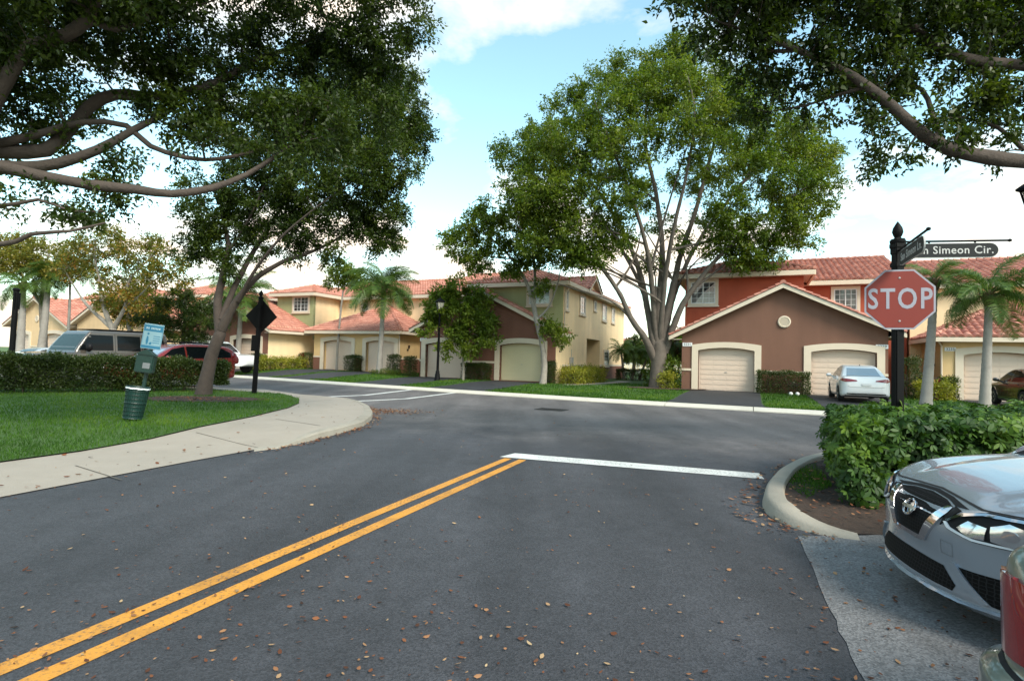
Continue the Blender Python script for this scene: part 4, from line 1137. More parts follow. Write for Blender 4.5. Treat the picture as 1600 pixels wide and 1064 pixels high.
# ---- leaning tree on the corner lawn
l2 = [PL([(317, 622, 18.2, .29), (324, 585, 18.2, .25), (332, 552, 18.2, .235), (344, 522, 18.2, .22)]),
 PL([(344, 522, 18.2, .2), (340, 470, 18.3, .15), (348, 425, 18.4, .12), (356, 380, 18.5, .09), (346, 330, 18.5, .06), (350, 280, 18.6, .03)]),
 PL([(346, 515, 18.2, .19), (366, 478, 18.1, .14), (398, 438, 18.0, .11), (440, 410, 18.0, .08), (485, 394, 18., .06), (535, 368, 18.1, .04), (590, 330, 18.3, .02)]),
 PL([(345, 500, 18.2, .13), (368, 445, 18.6, .11), (395, 395, 18.9, .09), (430, 340, 19.2, .07), (470, 275, 19.6, .05), (510, 205, 20., .03), (540, 150, 20.2, .015)]),
 PL([(372, 470, 18.0, .08), (400, 420, 17.6, .06), (440, 370, 17.2, .045), (500, 320, 17., .03), (570, 270, 17., .015)]),
 PL([(356, 395, 18.5, .06), (390, 340, 18.2, .045), (420, 270, 18., .03), (440, 200, 18, .015)])]
c2 = CL([(320, 330, 18.4, .8), (300, 290, 18.6, .45), (300, 385, 18.5, .5), (335, 380, 18.6, .6), (365, 350, 18.7, .9), (380, 290, 18.4, 1.0), (430, 330, 18.5, 1.1), (430, 250, 18.2, 1.1), (480, 290, 18.0, 1.2), (480, 360, 18.2, .8), (540, 340, 18.0, .9), (555, 280, 17.6, 1.2), (600, 330, 18.2, .75), (600, 255, 17.6, 1.1), (565, 200, 18.8, 1.3), (620, 190, 18.5, 1.0), (640, 215, 18.4, .75), (500, 200, 19.2, 1.3), (440, 180, 18.6, 1.0), (580, 130, 19.6, 1.2), (620, 120, 19.4, .7), (520, 120, 20, 1.2), (575, 365, 18.2, .5), (610, 375, 18.3, .45), (595, 390, 18.3, .3), (455, 385, 18, .5), (410, 395, 18.2, .5), (520, 395, 18.1, .35), (355, 415, 18.4, .4), (640, 165, 18.5, .6), (385, 230, 18.6, .6), (365, 300, 18.6, .5)])
tree('broadleaf_tree', 'leaning broadleaf tree in a mulch ring on the corner lawn', l2, c2, L_DARK, B_DARK, 1000, 132, (.098, .046), .42, seed=5, twig=.010, flare=.45, thin=.86, csc=.95)

# ---- boughs reaching in from the right
l6 = [[(12.4, 8.6, .1, .42), (12.3, 8.6, 2., .34), (11.9, 8.5, 3.6, .30), (11.3, 8.4, 4.5, .26)],
 [(11.3, 8.4, 4.5, .22)]+PL([(1680, 250, 8.2, .17), (1600, 250, 8.0, .135), (1545, 243, 7.9, .125), (1485, 230, 7.9, .115), (1440, 202, 7.8, .105), (1400, 167, 7.8, .095), (1355, 133, 7.7, .085), (1310, 106, 7.7, .07), (1245, 78, 7.6, .05), (1175, 52, 7.5, .03), (1110, 30, 7.4, .012)]),
 [(11.3, 8.4, 4.5, .22)]+PL([(1700, 130, 8.4, .13), (1600, 104, 8.2, .10), (1535, 100, 8.1, .095), (1480, 84, 8.0, .085), (1430, 48, 7.9, .07), (1375, 10, 7.8, .05), (1310, -40, 7.7, .03)]),
 PL([(1470, 222, 7.9, .05), (1455, 175, 8.1, .045), (1440, 140, 8.3, .04), (1400, 128, 8.5, .025), (1330, 140, 8.8, .012)]),
 PL([(1600, 235, 8.3, .05), (1560, 200, 8.5, .035), (1510, 185, 8.7, .025), (1465, 170, 8.8, .012)]),
 PL([(1360, 135, 7.7, .045), (1310, 148, 7.9, .03), (1260, 165, 8.1, .02), (1200, 175, 8.3, .01)]),
 PL([(1245, 78, 7.6, .04), (1200, 80, 7.7, .03), (1165, 60, 7.8, .02), (1130, 48, 7.8, .01)]),
 [(11.3, 8.4, 4.5, .18), (11.0, 7.4, 6.2, .1), (10.4, 6.2, 7.2, .04)], [(11.9, 8.5, 3.6, .18), (13., 9.6, 5.6, .12), (13.8, 10.6, 7, .04)]]
c6 = CL([(1085, 10, 7.4, .35), (1120, 40, 7.5, .42), (1170, 15, 7.6, .6), (1175, 85, 7.7, .42), (1230, 40, 7.7, .6), (1235, 110, 7.9, .5), (1200, 150, 8.2, .38), (1255, 175, 8.2, .36), (1290, 30, 7.8, .65), (1300, 120, 7.9, .45), (1350, 60, 7.9, .65), (1345, 150, 8, .35), (1360, 205, 7.9, .33), (1395, 240, 7.9, .24), (1390, 110, 8.1, .55), (1420, 20, 8, .7), (1410, 210, 8, .4), (1450, 245, 7.9, .2), (1450, 100, 8.3, .6), (1480, 40, 8.2, .7), (1480, 200, 8.1, .35), (1500, 140, 8.4, .5), (1550, 60, 8.3, .75), (1550, 180, 8.3, .42), (1590, 140, 8.4, .6), (1595, 220, 8.2, .3), (1600, 20, 8.4, .8),
 (1150, -60, 7.2, .7), (1280, -60, 7.4, .9), (1400, -70, 7.6, 1.0), (1530, -70, 7.8, 1.0), (1680, 60, 8.4, .9), (1700, 180, 8.4, .7), (1680, -60, 8, 1.0), (1380, -180, 7., 1.1), (1550, -190, 7.4, 1.1)])
c6 += [(10.5, 6.4, 7.3, 1.0, .7), (13.6, 10.4, 7.2, 1.2, .7), (12.4, 8.6, 8.2, 1.3, .7), (13.5, 7.4, 7.0, 1.1, .7)]
tree('broadleaf_tree', 'dark broadleaf tree whose boughs hang in at upper right above the stop sign', l6, c6, L_DARK, B_BOUGH, 800, 122, (.080, .037), .32, seed=8, twig=.010, thin=.8)

# ---- the tall spreading tree between the two houses
tz = 30.0
l3 = [[tuple(D(1028, 606, tz)[:2])+(.1, .58)]+PL([(1028, 580, tz, .47), (1030, 556, tz, .46), (1031, 535, tz, .45)]),
 PL([(1022, 560, tz, .26), (1008, 530, 29.6, .21), (985, 497, 29.2, .17), (966, 455, 28.8, .14), (935, 415, 28.4, .11), (895, 392, 28, .08), (845, 380, 27.6, .05), (805, 350, 27.4, .03)]),
 PL([(1024, 548, tz, .25), (1012, 490, 30, .20), (1000, 430, 30, .17), (975, 365, 30, .13), (935, 300, 30, .10), (885, 240, 30, .07), (840, 205, 30, .04)]),
 PL([(1028, 545, tz, .28), (1028, 480, 30.3, .22), (1034, 400, 30.5, .18), (1026, 310, 31, .14), (1008, 220, 31.4, .10), (1015, 140, 31.6, .06), (1030, 90, 31.6, .03)]),
 PL([(1034, 545, tz, .27), (1046, 475, 30.0, .22), (1062, 405, 29.6, .17), (1088, 325, 29.2, .13), (1110, 245, 29, .10), (1130, 170, 29, .06), (1140, 110, 29, .03)]),
 PL([(1038, 550, tz, .25), (1060, 488, 29.4, .19), (1082, 452, 29, .16), (1120, 405, 28.4, .12), (1165, 362, 28, .09), (1215, 322, 27.6, .06), (1265, 290, 27.3, .03)]),
 PL([(1036, 540, tz, .2), (1052, 460, 30.8, .17), (1085, 385, 31.8, .13), (1140, 310, 32.8, .10), (1190, 250, 33.6, .06), (1235, 205, 34, .03)]),
 PL([(1026, 540, tz, .2), (1018, 450, 29.2, .16), (1005, 370, 28, .12), (980, 290, 27, .09), (950, 215, 26.3, .06), (930, 160, 26, .03)]),
 PL([(1030, 540, tz, .2), (1040, 440, 28.8, .15), (1055, 350, 27.4, .11), (1075, 260, 26.4, .08), (1085, 180, 25.8, .05), (1075, 120, 25.6, .02)]),
 PL([(1020, 545, tz, .18), (1005, 455, 31.2, .14), (960, 370, 32.6, .10), (910, 300, 33.6, .07), (870, 260, 34, .03)]),
 PL([(1082, 452, 29, .09), (1105, 435, 28.8, .07), (1150, 400, 28.6, .05), (1190, 385, 28.4, .02)]),
 PL([(985, 497, 29.2, .09), (955, 470, 29, .07), (900, 452, 28.8, .05), (860, 440, 28.6, .02)])]
c3 = CL([(800, 245, 29, 1.2), (815, 290, 28, 1.3), (850, 210, 30, 1.5), (860, 250, 28, 1.6), (840, 330, 27.6, 1.3), (890, 170, 30, 1.5), (900, 215, 27, 1.7), (880, 300, 27, 1.5), (870, 365, 27.4, 1.2), (920, 380, 28, 1.2), (930, 140, 30, 1.5), (950, 180, 27, 1.7), (940, 250, 26.4, 1.5), (920, 320, 27, 1.4), (985, 120, 31, 1.6), (1000, 160, 28, 1.8), (990, 230, 26, 1.4), (1040, 100, 31, 1.6), (1050, 140, 28, 1.8), (1060, 80, 31, 1.0), (1095, 110, 30, 1.6), (1100, 160, 27, 1.9), (1060, 200, 26, 1.5), (1150, 140, 30, 1.7), (1160, 190, 28, 1.8), (1120, 240, 26.4, 1.5), (1200, 170, 31, 1.6), (1210, 220, 29, 1.8), (1180, 270, 27, 1.6), (1250, 210, 31, 1.5), (1265, 255, 29, 1.6), (1235, 290, 27.4, 1.6), (1285, 240, 30, 1.0), (1280, 285, 28, 1.1), (1240, 335, 27.2, 1.2), (1200, 350, 27.6, 1.3), (1150, 360, 28, 1.1), (1160, 400, 28, .8), (1130, 320, 27, 1.2), (1190, 410, 28.2, .6), (975, 300, 26.2, .9), (960, 345, 28, .9), (830, 375, 27.4, .8), (1000, 300, 33, 1.4), (1080, 280, 33.6, 1.5), (940, 260, 33.6, 1.5), (1150, 260, 34, 1.5), (880, 250, 33.6, 1.4), (1040, 350, 32.5, .9), (1110, 340, 33.5, 1.0), (900, 410, 28.2, .7), (1260, 380, 27.6, .45), (1060, 380, 29, .6), (1020, 410, 30, .5), (1060, 70, 30.5, .8), (845, 365, 27.4, 1.0), (885, 395, 27.8, .9), (930, 400, 28, .9), (965, 375, 28, .8), (910, 350, 27.2, 1.2), (1000, 350, 28.4, .7), (1095, 390, 28.6, .6), (1130, 375, 28.2, .9), (1175, 390, 28, .9), (1215, 385, 27.8, .7), (1240, 360, 27.6, .8), (830, 310, 27.4, 1.2), (1275, 320, 27.8, .9)], .72)
tree('spreading_tree', 'tall spreading green tree with many pale upright limbs between the two houses', l3, c3, L_MID, B_GREY, 2000, 92, (.15, .07), .56, seed=12, twig=.014, tintmix=.35, flare=.25, csc=.90, thin=.86, sub=44)
mt = D(1028, 606, tz)
ring = [(mt[0]+.3+2.1*math.cos(a)*(1+.1*math.sin(3*a)), mt[1]-.8+1.3*math.sin(a)*(1+.12*math.cos(2*a))) for a in np.linspace(0, 2*math.pi, 28)[:-1]]
structure(sheet('mulch_ring', ring, lambda x, y: zg(x, y)+.04, .4, M_MULCH))

# ---- slender street trees on the far verge
y4 = 30.6
l4 = [[tuple(D(848, 602, y4)[:2])+(.1, .2)]+PL([(851, 570, y4, .17), (847, 535, y4, .155), (838, 500, y4, .14), (832, 470, y4, .12)]),
 PL([(832, 470, y4, .11), (822, 440, 30.4, .09), (800, 405, 30.2, .07), (770, 375, 30, .05), (735, 345, 29.8, .025)]), PL([(834, 480, y4, .10), (836, 430, 30.8, .08), (830, 380, 31, .06), (815, 330, 31.2, .025)]), PL([(838, 500, y4, .07), (858, 478, 30.4, .05), (872, 440, 30.2, .035), (880, 390, 30, .015)]), PL([(800, 405, 30.2, .04), (760, 400, 30, .03), (715, 390, 29.8, .012)])]
c4 = CL([(770, 330, 30, 1.0), (750, 350, 29.8, .9), (800, 340, 30.5, 1.0), (725, 365, 29.8, .8), (705, 385, 29.6, .6), (740, 395, 29.8, .8), (775, 380, 29.8, 1.0), (810, 380, 30, 1.0), (835, 350, 30.5, .9), (830, 400, 30.2, .9), (865, 370, 30.3, .8), (855, 410, 30.2, .6), (700, 360, 29.6, .35), (760, 420, 29.8, .5), (800, 420, 30, .6), (860, 510, 30.3, .5), (875, 525, 30.2, .4), (845, 450, 30.3, .5), (730, 425, 29.7, .4), (875, 345, 30.5, .6), (820, 312, 30.6, .4)])
tree('street_tree', 'slender street tree with leaning pale trunk before the green and cream townhouse', l4, c4, L_MID, B_PALE, 320, 84, (.14, .07), .46, 'street trees on the far verge', seed=14, twig=.012, flare=.5, csc=.88)
y5 = 32.3
l5 = [[tuple(D(724, 594, y5)[:2])+(.1, .085)]+PL([(724, 560, y5, .075), (722, 520, y5, .065), (720, 480, y5, .045), (716, 435, y5, .02)]), PL([(722, 530, y5, .035), (745, 510, 32, .025), (765, 500, 31.8, .01)]), PL([(721, 510, y5, .035), (700, 495, 32.4, .025), (675, 485, 32.6, .01)]), PL([(722, 545, y5, .03), (700, 530, 32, .02), (675, 515, 31.6, .01)])]
c5 = CL([(715, 450, y5, .7), (690, 465, 32.6, .65), (740, 465, y5, .6), (700, 485, 32, .7), (735, 490, 32, .75), (760, 505, 31.8, .6), (680, 495, 32.6, .45), (668, 515, 31.6, .4), (712, 520, 32, .6), (745, 530, 31.8, .6), (768, 528, 31.6, .4), (695, 545, 31.8, .4), (735, 550, 31.8, .4), (665, 480, 32.6, .3), (760, 470, 32.2, .35)])
tree('street_tree', 'slim young light green tree beside the street lamp', l5, c5, L_LIGHT, B_PALE, 230, 85, (.15, .08), .42, 'street trees on the far verge', seed=15, twig=.010, flare=.3)
ythin = 41.0
l7 = [[tuple(D(526, 580, ythin)[:2])+(.25, .10)]+PL([(528, 540, ythin, .085), (533, 480, ythin, .07), (538, 440, ythin, .05), (541, 412, ythin, .02)]), PL([(537, 450, ythin, .03), (548, 425, 41, .015)]), PL([(538, 445, ythin, .03), (525, 425, 41, .015)])]
c7 = CL([(540, 430, ythin, .8), (530, 420, 41, .7), (552, 425, 41, .7), (545, 412, 41, .6), (560, 445, 41, .5), (522, 440, 41, .5)])
tree('street_tree', 'thin pole-like tree with a small tuft of leaves before the cream garages', l7, c7, L_MID, B_PALE, 70, 70, (.18, .08), .5, 'street trees on the far verge', seed=16, twig=.012, flare=.2)
# ---- trees turning orange behind the parked cars, and the dark layered one beside them
ya = 33.0
l8 = [[tuple(D(180, 560, ya)[:2])+(.0, .26)]+PL([(178, 530, ya, .23), (176, 515, ya, .2)]), PL([(176, 515, ya, .16), (163, 480, ya, .12), (155, 440, ya, .09), (148, 400, ya, .06), (150, 372, ya, .02)]), PL([(178, 512, ya, .14), (196, 478, 32.6, .10), (202, 440, 32.2, .07), (228, 410, 32, .05), (250, 385, 32, .02)]), PL([(174, 512, ya, .13), (140, 480, 33.4, .09), (118, 450, 33.8, .06), (100, 420, 34, .03)]), PL([(196, 478, 32.6, .07), (215, 465, 32.4, .05), (240, 440, 32.2, .03), (265, 420, 32, .015)])]
c8 = CL([(150, 385, ya, 1.1), (130, 400, 33.6, 1.0), (110, 415, 34, .9), (170, 375, 32.6, .9), (190, 395, 32.6, .9), (225, 395, 32, 1.1), (250, 395, 32, 1.0), (265, 415, 32, .9), (280, 430, 32, .7), (205, 425, 32.6, .9), (165, 430, 33, .7), (240, 430, 32, .8), (185, 460, 32.4, .8), (210, 470, 32.4, .7), (160, 465, 33, .5), (235, 375, 32, .6), (140, 430, 33.6, .7), (100, 395, 34, .6)])
tree('autumn_tree', 'open crowned tree turning orange and yellow behind the parked cars', l8, c8, L_AUT, B_PALE, 290, 52, (.15, .075), .5, seed=18, twig=.012, tintmix=.5)
yb = 39.0
l9 = [[tuple(D(205, 565, yb)[:2])+(.2, .2)]+PL([(204, 520, yb, .16), (200, 490, yb, .12), (206, 460, yb, .08), (215, 430, yb, .03)]), PL([(201, 500, yb, .09), (225, 480, 38.6, .06), (245, 470, 38.4, .02)])]
c9 = CL([(200, 470, yb, 1.0), (185, 480, yb, .8), (225, 470, 38.6, .9), (215, 450, yb, .9), (240, 480, 38.4, .8), (230, 495, 38.4, .6), (200, 500, yb, .6)])
tree('autumn_tree', 'small rusty orange tree behind the bigger autumn tree', l9, c9, L_AUT, B_PALE, 130, 60, (.18, .09), .55, seed=19, twig=.012, tintmix=.6)
yc = 37.5
lA = [[tuple(D(70, 560, yc)[:2])+(.2, .24)]+PL([(68, 520, yc, .2), (66, 470, yc, .16), (70, 430, yc, .1), (75, 400, yc, .05)]), PL([(67, 480, yc, .1), (40, 440, yc, .07), (20, 410, yc, .03)]), PL([(68, 460, yc, .09), (95, 430, 37, .06), (115, 405, 37, .02)])]
cA = CL([(75, 395, yc, 1.3), (45, 400, yc, 1.2), (20, 410, yc, 1.1), (100, 410, 37, 1.0), (60, 420, yc, 1.0), (30, 385, 38, 1.0), (90, 430, 37, .8), (-20, 400, yc, 1.2), (10, 380, 38, .9), (120, 415, 37, .6)])
tree('autumn_tree', 'yellow green tree at the far left behind the black post', lA, cA, L_YEL, B_PALE, 220, 60, (.16, .08), .55, seed=20, twig=.012, tintmix=.5)
yd = 36.0
lB = [[tuple(D(285, 568, yd)[:2])+(.2, .16)]+PL([(286, 535, yd, .13), (288, 505, yd, .10), (290, 470, yd, .06), (288, 440, yd, .02)]), PL([(287, 530, yd, .06), (260, 515, 35.6, .04), (228, 500, 35.3, .015)]), PL([(288, 520, yd, .06), (315, 505, 35.6, .04), (340, 500, 35.3, .015)]), PL([(288, 500, yd, .05), (265, 485, 36.3, .03), (245, 475, 36.5, .012)]), PL([(289, 490, yd, .05), (312, 478, 36.3, .03), (330, 472, 36.5, .012)])]
cB = CL([(245, 498, 35.4, .8, .35), (270, 505, 35.6, .7, .35), (225, 495, 35.3, .5, .35), (260, 470, 36.4, .7, .4), (285, 455, yd, .6, .5), (300, 475, 36.2, .8, .4), (325, 480, 36.3, .7, .35), (315, 505, 35.6, .8, .35), (340, 505, 35.3, .6, .35), (295, 490, 35.4, .8, .4), (280, 525, 35.6, .6, .35), (310, 525, 35.6, .6, .35), (255, 522, 35.5, .5, .35)])
tree('layered_tree', 'low dark green tree with layered boughs behind the red wagon', lB, cB, L_DARK, B_DARK, 260, 90, (.12, .045), .45, seed=21, twig=.010)

# ---- palms
def frond_mesh(Lf, n, ll, droop, seed, lw=.028, tw=1.0):
    rs = np.random.default_rng(seed)
    t = np.linspace(0, 1, 16)
    rx = Lf*(t-.22*t**2.2*droop*1.2); rz = Lf*(.42*t-.95*droop*t**2.1)
    b = MB(); b.tube([(x, 0, z) for x, z in zip(rx, rz)], list(.024*(1-t)+.004), 5, cap=False, tint=.35)
    V = list(b.v); F = [list(f) for f in b.f]; T = [.35]*len(V)
    for i in range(n):
        s = .12+.88*(i/(n-1)); x = np.interp(s, t, rx); z = np.interp(s, t, rz)
        dx = np.interp(min(1, s+.03), t, rx)-x; dz = np.interp(min(1, s+.03), t, rz)-z; dl = math.hypot(dx, dz)+1e-6; dx /= dl; dz /= dl
        l_ = ll*(math.sin(math.pi*min(1, .18+.80*s))**.7)*(.85+.3*rs.random())
        for sd in (-1, 1):
            up = rs.normal(.25, .35)*tw; tt = float(np.clip(rs.normal(.45, .25), 0, 1))
            d1 = np.array([dx*.55, sd*.8, dz*.55+up*.5]); d1 /= np.linalg.norm(d1)
            d2 = np.array([dx*.35, sd*.45, -.85*droop-.1]); d2 /= np.linalg.norm(d2)
            p0 = np.array([x, 0, z]); p1 = p0+d1*l_*.45; p2 = p1+d2*l_*.55; w = np.array([dx, 0, dz])*lw
            o = len(V); V += [tuple(p0-w*.4), tuple(p0+w*.4), tuple(p1+w*.5), tuple(p1-w*.5), tuple(p2)]; F += [[o, o+1, o+2, o+3], [o+3, o+2, o+4]]; T += [tt]*5
    me = bpy.data.meshes.new('frond'); me.from_pydata(V, [], F); at = me.attributes.new('tint', 'FLOAT', 'POINT'); at.data.foreach_set('value', np.array(T, np.float32)); me.materials.append(L_PALM)
    return me
FR_Q = [frond_mesh(2.4, 100, .78, .66, s, .021) for s in (1, 2, 3)]
FR_P = [frond_mesh(1.05, 34, .26, .55, s, .016) for s in (4, 5)]
B_PALMT = mat('ringed_palm_bark', (.30, .275, .245), .9, .25, 4, .6, 20, stain=.5, stain_col=(.13, .11, .09))
B_BOOT = mat('palm_boot_fibre', (.11, .065, .035), .95, .4, 8, .8, 25)
L_DEAD = leaf_mat('dry_frond', [(.16, .11, .06), (.24, .17, .09), (.3, .22, .13), (.2, .13, .07)], .2, .8)
def palm(name, label, base, top, r0, fr, nf, scale=1.0, seed=0, group=None, boot=True, spread=(-35, 62)):
    rs = np.random.default_rng(seed); base = np.array(base, float); top = np.array(top, float)
    root = thing(name, label, 'palm', tuple(base), 0, group)
    b = MB(); n = 46; pts = []; rad = []
    for i in range(n):
        t = i/(n-1); c = (top-base)*t; c = c+np.array([.12*math.sin(t*2.2), .05*math.sin(t*3), 0])*np.linalg.norm(top-base)*.05*math.sin(math.pi*t)
        pts.append(c); rad.append(r0*(1.35-.55*t+.5*math.exp(-t*14))*(1+(.05 if i % 2 else -.02)))
    b.tube(pts, rad, 12); b.build('trunk', B_PALMT, root, True)
    hd = top-base
    if boot:
        b = MB(); b.lathe([(r0*.8, -.55*scale), (r0*1.15, -.35*scale), (r0*1.5, -.1*scale), (r0*1.2, .12*scale), (.02, .25*scale)], 10, Matrix.Translation(hd))
        for k in range(12):
            a = rs.random()*6.28; zz = -.45*scale+.4*scale*rs.random(); d = Vector((math.cos(a), math.sin(a), .9))
            p = Vector(hd)+Vector((math.cos(a)*r0*1.0, math.sin(a)*r0*1.0, zz)); b.tube([p, p+d*.22*scale, p+d*.34*scale+Vector((math.cos(a)*.05, math.sin(a)*.05, -.02))], [.05*scale, .035*scale, .012], 5)
        b.build('crown_base', B_BOOT, root)
    for k in range(nf):
        t = k/(nf-1); el = spread[1]+(spread[0]-spread[1])*t**.8+rs.normal(0, 6); az = k*137.5+rs.normal(0, 14)
        o = bpy.data.objects.new('frond', fr[k % len(fr)]); COL.objects.link(o); o.parent = root; o.location = tuple(hd+np.array([0, 0, .05*scale]))
        o.rotation_euler = Euler((rs.normal(0, .25), -R(el-18), R(az)), 'XYZ'); s = scale*(.85+.3*rs.random()); o.scale = (s, s, s)
    return root
GP = 'queen palms along the street'
palm('queen_palm', 'queen palm with grey trunk in front of the cream two-garage townhouse', tuple(D(592, 588, 36.8)[:2])+(.25,), D(599, 452, 36.8), .145, FR_Q, 26, 1.3, 1, GP, spread=(-24, 80))
palm('queen_palm', 'queen palm behind the fork of the leaning tree', tuple(D(370, 580, 41)[:2])+(.2,), D(377, 462, 41), .17, FR_Q, 22, 1.4, 2, GP, spread=(-28, 76))
palm('queen_palm', 'queen palm with smooth grey trunk directly behind the stop sign', tuple(D(1446, 622, 20.2)[:2])+(.05,), D(1460, 440, 20.2), .135, FR_Q, 15, .62, 3, GP, spread=(-22, 70))
palm('queen_palm', 'queen palm with ringed trunk right of the stop sign', tuple(D(1538, 628, 18.8)[:2])+(.05,), D(1545, 462, 18.8), .125, FR_Q, 22, .82, 4, GP, spread=(-22, 70))
palm('queen_palm', 'stout palm at the far left with drooping dark fronds, left of its twin', tuple(D(30, 565, 36)[:2])+(.2,), D(36, 445, 36), .19, FR_Q, 14, .9, 5, GP)
palm('queen_palm', 'tall grey palm at the far left, between its stout twin and the thin palm', tuple(D(62, 565, 37)[:2])+(.2,), D(76, 428, 37), .19, FR_Q, 13, .9, 6, GP)
palm('queen_palm', 'thin palm with sparse greyish fronds among the autumn trees', tuple(D(104, 560, 38)[:2])+(.2,), D(110, 425, 38), .08, FR_Q, 10, .9, 7, GP, spread=(-20, 60))
U0, V0 = uo(M_O)
GD = 'pygmy date palms beside the cream side wall'
for k, (du, dv, hx, hz_, lb) in enumerate(((10.3, 12.0, -.25, 1.75, 'tallest pygmy date palm, nearest the porch of the cream side wall'), (10.8, 12.6, .15, 1.7, 'pygmy date palm in the middle of the three beside the cream side wall'), (11.3, 12.9, .65, 1.6, 'pygmy date palm leaning right at the far end of the three'))):
    x, y = xy(U0+du, V0+dv); palm('date_palm', lb, (x, y, .28), (x+hx, y, .28+hz_+.35), .085, FR_P, 26, 1.45, 20+k, GD, boot=False, spread=(-30, 70))

# ---- hedges and shrubs
def leaf_box(n, sx, sy, sz, rs, depth=.22, rag=.05, rnd=.0):
    """points in the outer layer of a clipped box standing on z=0 (centre at origin), with outward directions"""
    ar = np.array([sy*sz, sy*sz, sx*sz, sx*sz, sx*sy*1.3]); f = rs.choice(5, n, p=ar/ar.sum())
    P = (rs.random((n, 3))-.5)*np.array([sx, sy, sz]); P[:, 2] += sz/2; N = np.zeros((n, 3))
    dp = np.abs(rs.normal(0, depth*.6, n))
    for k, (ax, sg, h) in enumerate(((0, -1, sx/2), (0, 1, sx/2), (1, -1, sy/2), (1, 1, sy/2), (2, 1, sz))):
        q = f == k; P[q, ax] = (sg*h if ax < 2 else h)-sg*np.minimum(dp[q], h*.9); N[q, ax] = sg
    w = np.sin(P[:, 0]*3.7+1)*np.cos(P[:, 1]*4.1)+np.sin(P[:, 2]*6+P[:, 0]*5.3)
    P += N*(w*rag*.5+rs.normal(0, rag*.5, n))[:, None]
    return P, N
def hedge(name, label, cat, loc, az, size, leaf, n, ls=(.06, .03), seed=0, group=None, rag=.06, depth=.2, stems=0, lift=.0, whorl=0, shape=None):
    rs = np.random.default_rng(seed+100); sx, sy, sz = size
    root = thing(name, label, cat, tuple(loc), R(90-az), group)
    P, N = leaf_box(n, sx, sy, sz-lift, rs, depth, rag); P[:, 2] += lift
    if shape is not None: P = shape(P)
    bt = np.clip(.42+.22*np.sin(P[:, 0]*2.9+seed)*np.cos(P[:, 1]*3.3+P[:, 2]*4)+rs.normal(0, .13, n), 0, 1)
    if whorl:                                  # palmate leaves: a ring of leaflets on one stalk
        C = []; Dd = []; T = []
        nn = unit(N*.8+rs.normal(0, .45, (n, 3))+np.array([0, 0, .55]))
        a = unit(np.cross(nn, rs.normal(size=(n, 3)))); c = np.cross(nn, a)
        for k in range(whorl):
            an = 2*math.pi*k/whorl+rs.normal(0, .12, n)
            Dd.append(a*np.cos(an)[:, None]+c*np.sin(an)[:, None]-nn*(.28+.2*rs.random(n))[:, None]); C.append(P+Dd[-1]*.008); T.append(np.clip(bt+rs.normal(0, .07, n), 0, 1))
        C = np.vstack(C); Dd = np.vstack(Dd); T = np.concatenate(T); m = len(C); s = np.tile(np.exp(rs.normal(0, .2, n)), whorl)
        Nf = np.tile(nn, (whorl, 1)); Dd = unit(Dd); S = unit(np.cross(Dd, Nf)); Nn = np.cross(S, Dd); L_ = (ls[0]*s)[:, None]; W_ = (ls[1]*s)[:, None]
        V = np.stack([C, C+Dd*L_*.35+S*W_*.42-Nn*W_*.05, C+Dd*L_*.7+S*W_*.45-Nn*L_*.05, C+Dd*L_-Nn*L_*.16, C+Dd*L_*.7-S*W_*.45-Nn*L_*.05, C+Dd*L_*.35-S*W_*.42-Nn*W_*.05, C+Dd*L_*.5-Nn*W_*.18], 1).reshape(-1, 3)
        q = np.arange(m)*7
        F = np.concatenate([np.stack([q, q+1, q+2, q+6], 1), np.stack([q+6, q+2, q+3, q+4], 1), np.stack([q, q+6, q+4, q+5], 1)])
        np_mesh('foliage', V, F, leaf, root, np.repeat(T, 7))
    else:
        V, F = leaves_at(P, N*.6+rs.normal(size=(n, 3)), ls[0]*np.exp(rs.normal(0, .2, n)), ls[1], rs)
        np_mesh('foliage', V, F, leaf, root, np.repeat(bt, 4))
    b = MB(); k = stems or max(3, int(sx*sy*5))
    for _ in range(k):
        x, y = ((rs.random()-.5)*sx*.85, (rs.random()-.5)*sy*.75) if sx*sy > 1 else (rs.normal(0, .012), rs.normal(0, .012))
        h = sz*(.55+.35*rs.random()); p = Vector((x, y, -.05)); m1 = p+Vector((rs.normal(0, .05), rs.normal(0, .05), h*.5)); e = m1+Vector((rs.normal(0, .12), rs.normal(0, .12), h*.5))
        b.tube([p, m1, e], [.018, .013, .006], 5)
        for _q in range(4):
            d = Vector((rs.normal(0, .16), rs.normal(0, .16), .12+.15*rs.random())); b.tube([m1, m1+d, m1+d*1.6], [.010, .007, .004], 4, cap=False)
    b.build('stems', B_DARK, root)
    return root
# long clipped hedge along the left parking
ha, hb_ = np.array([-15.9, 17.3]), np.array([-10.8, 20.5])
def round_end(P):
    t = np.clip((P[:, 0]-3.2)/1.2, 0, 1); P = P.copy(); k = 1-.35*t**2; P[:, 1] *= k; P[:, 2] = .7+(P[:, 2]-.7)*(1-.22*t**2); return P
hv = (hb_-ha)/np.linalg.norm(hb_-ha); hc = hb_-hv*5.2
hedge('hedge', 'long clipped dark hedge along the parked cars on the left', 'hedge', (hc[0], hc[1], .10), math.degrees(math.atan2(hv[0], hv[1])), (10.6, 1.15, 1.22), L_HEDGE, 80000, (.062, .038), 1, None, .10, .30, 46, .17, shape=round_end)
def shear_end(P):
    P = P.copy(); P[:, 0] += .62*P[:, 1]; return P
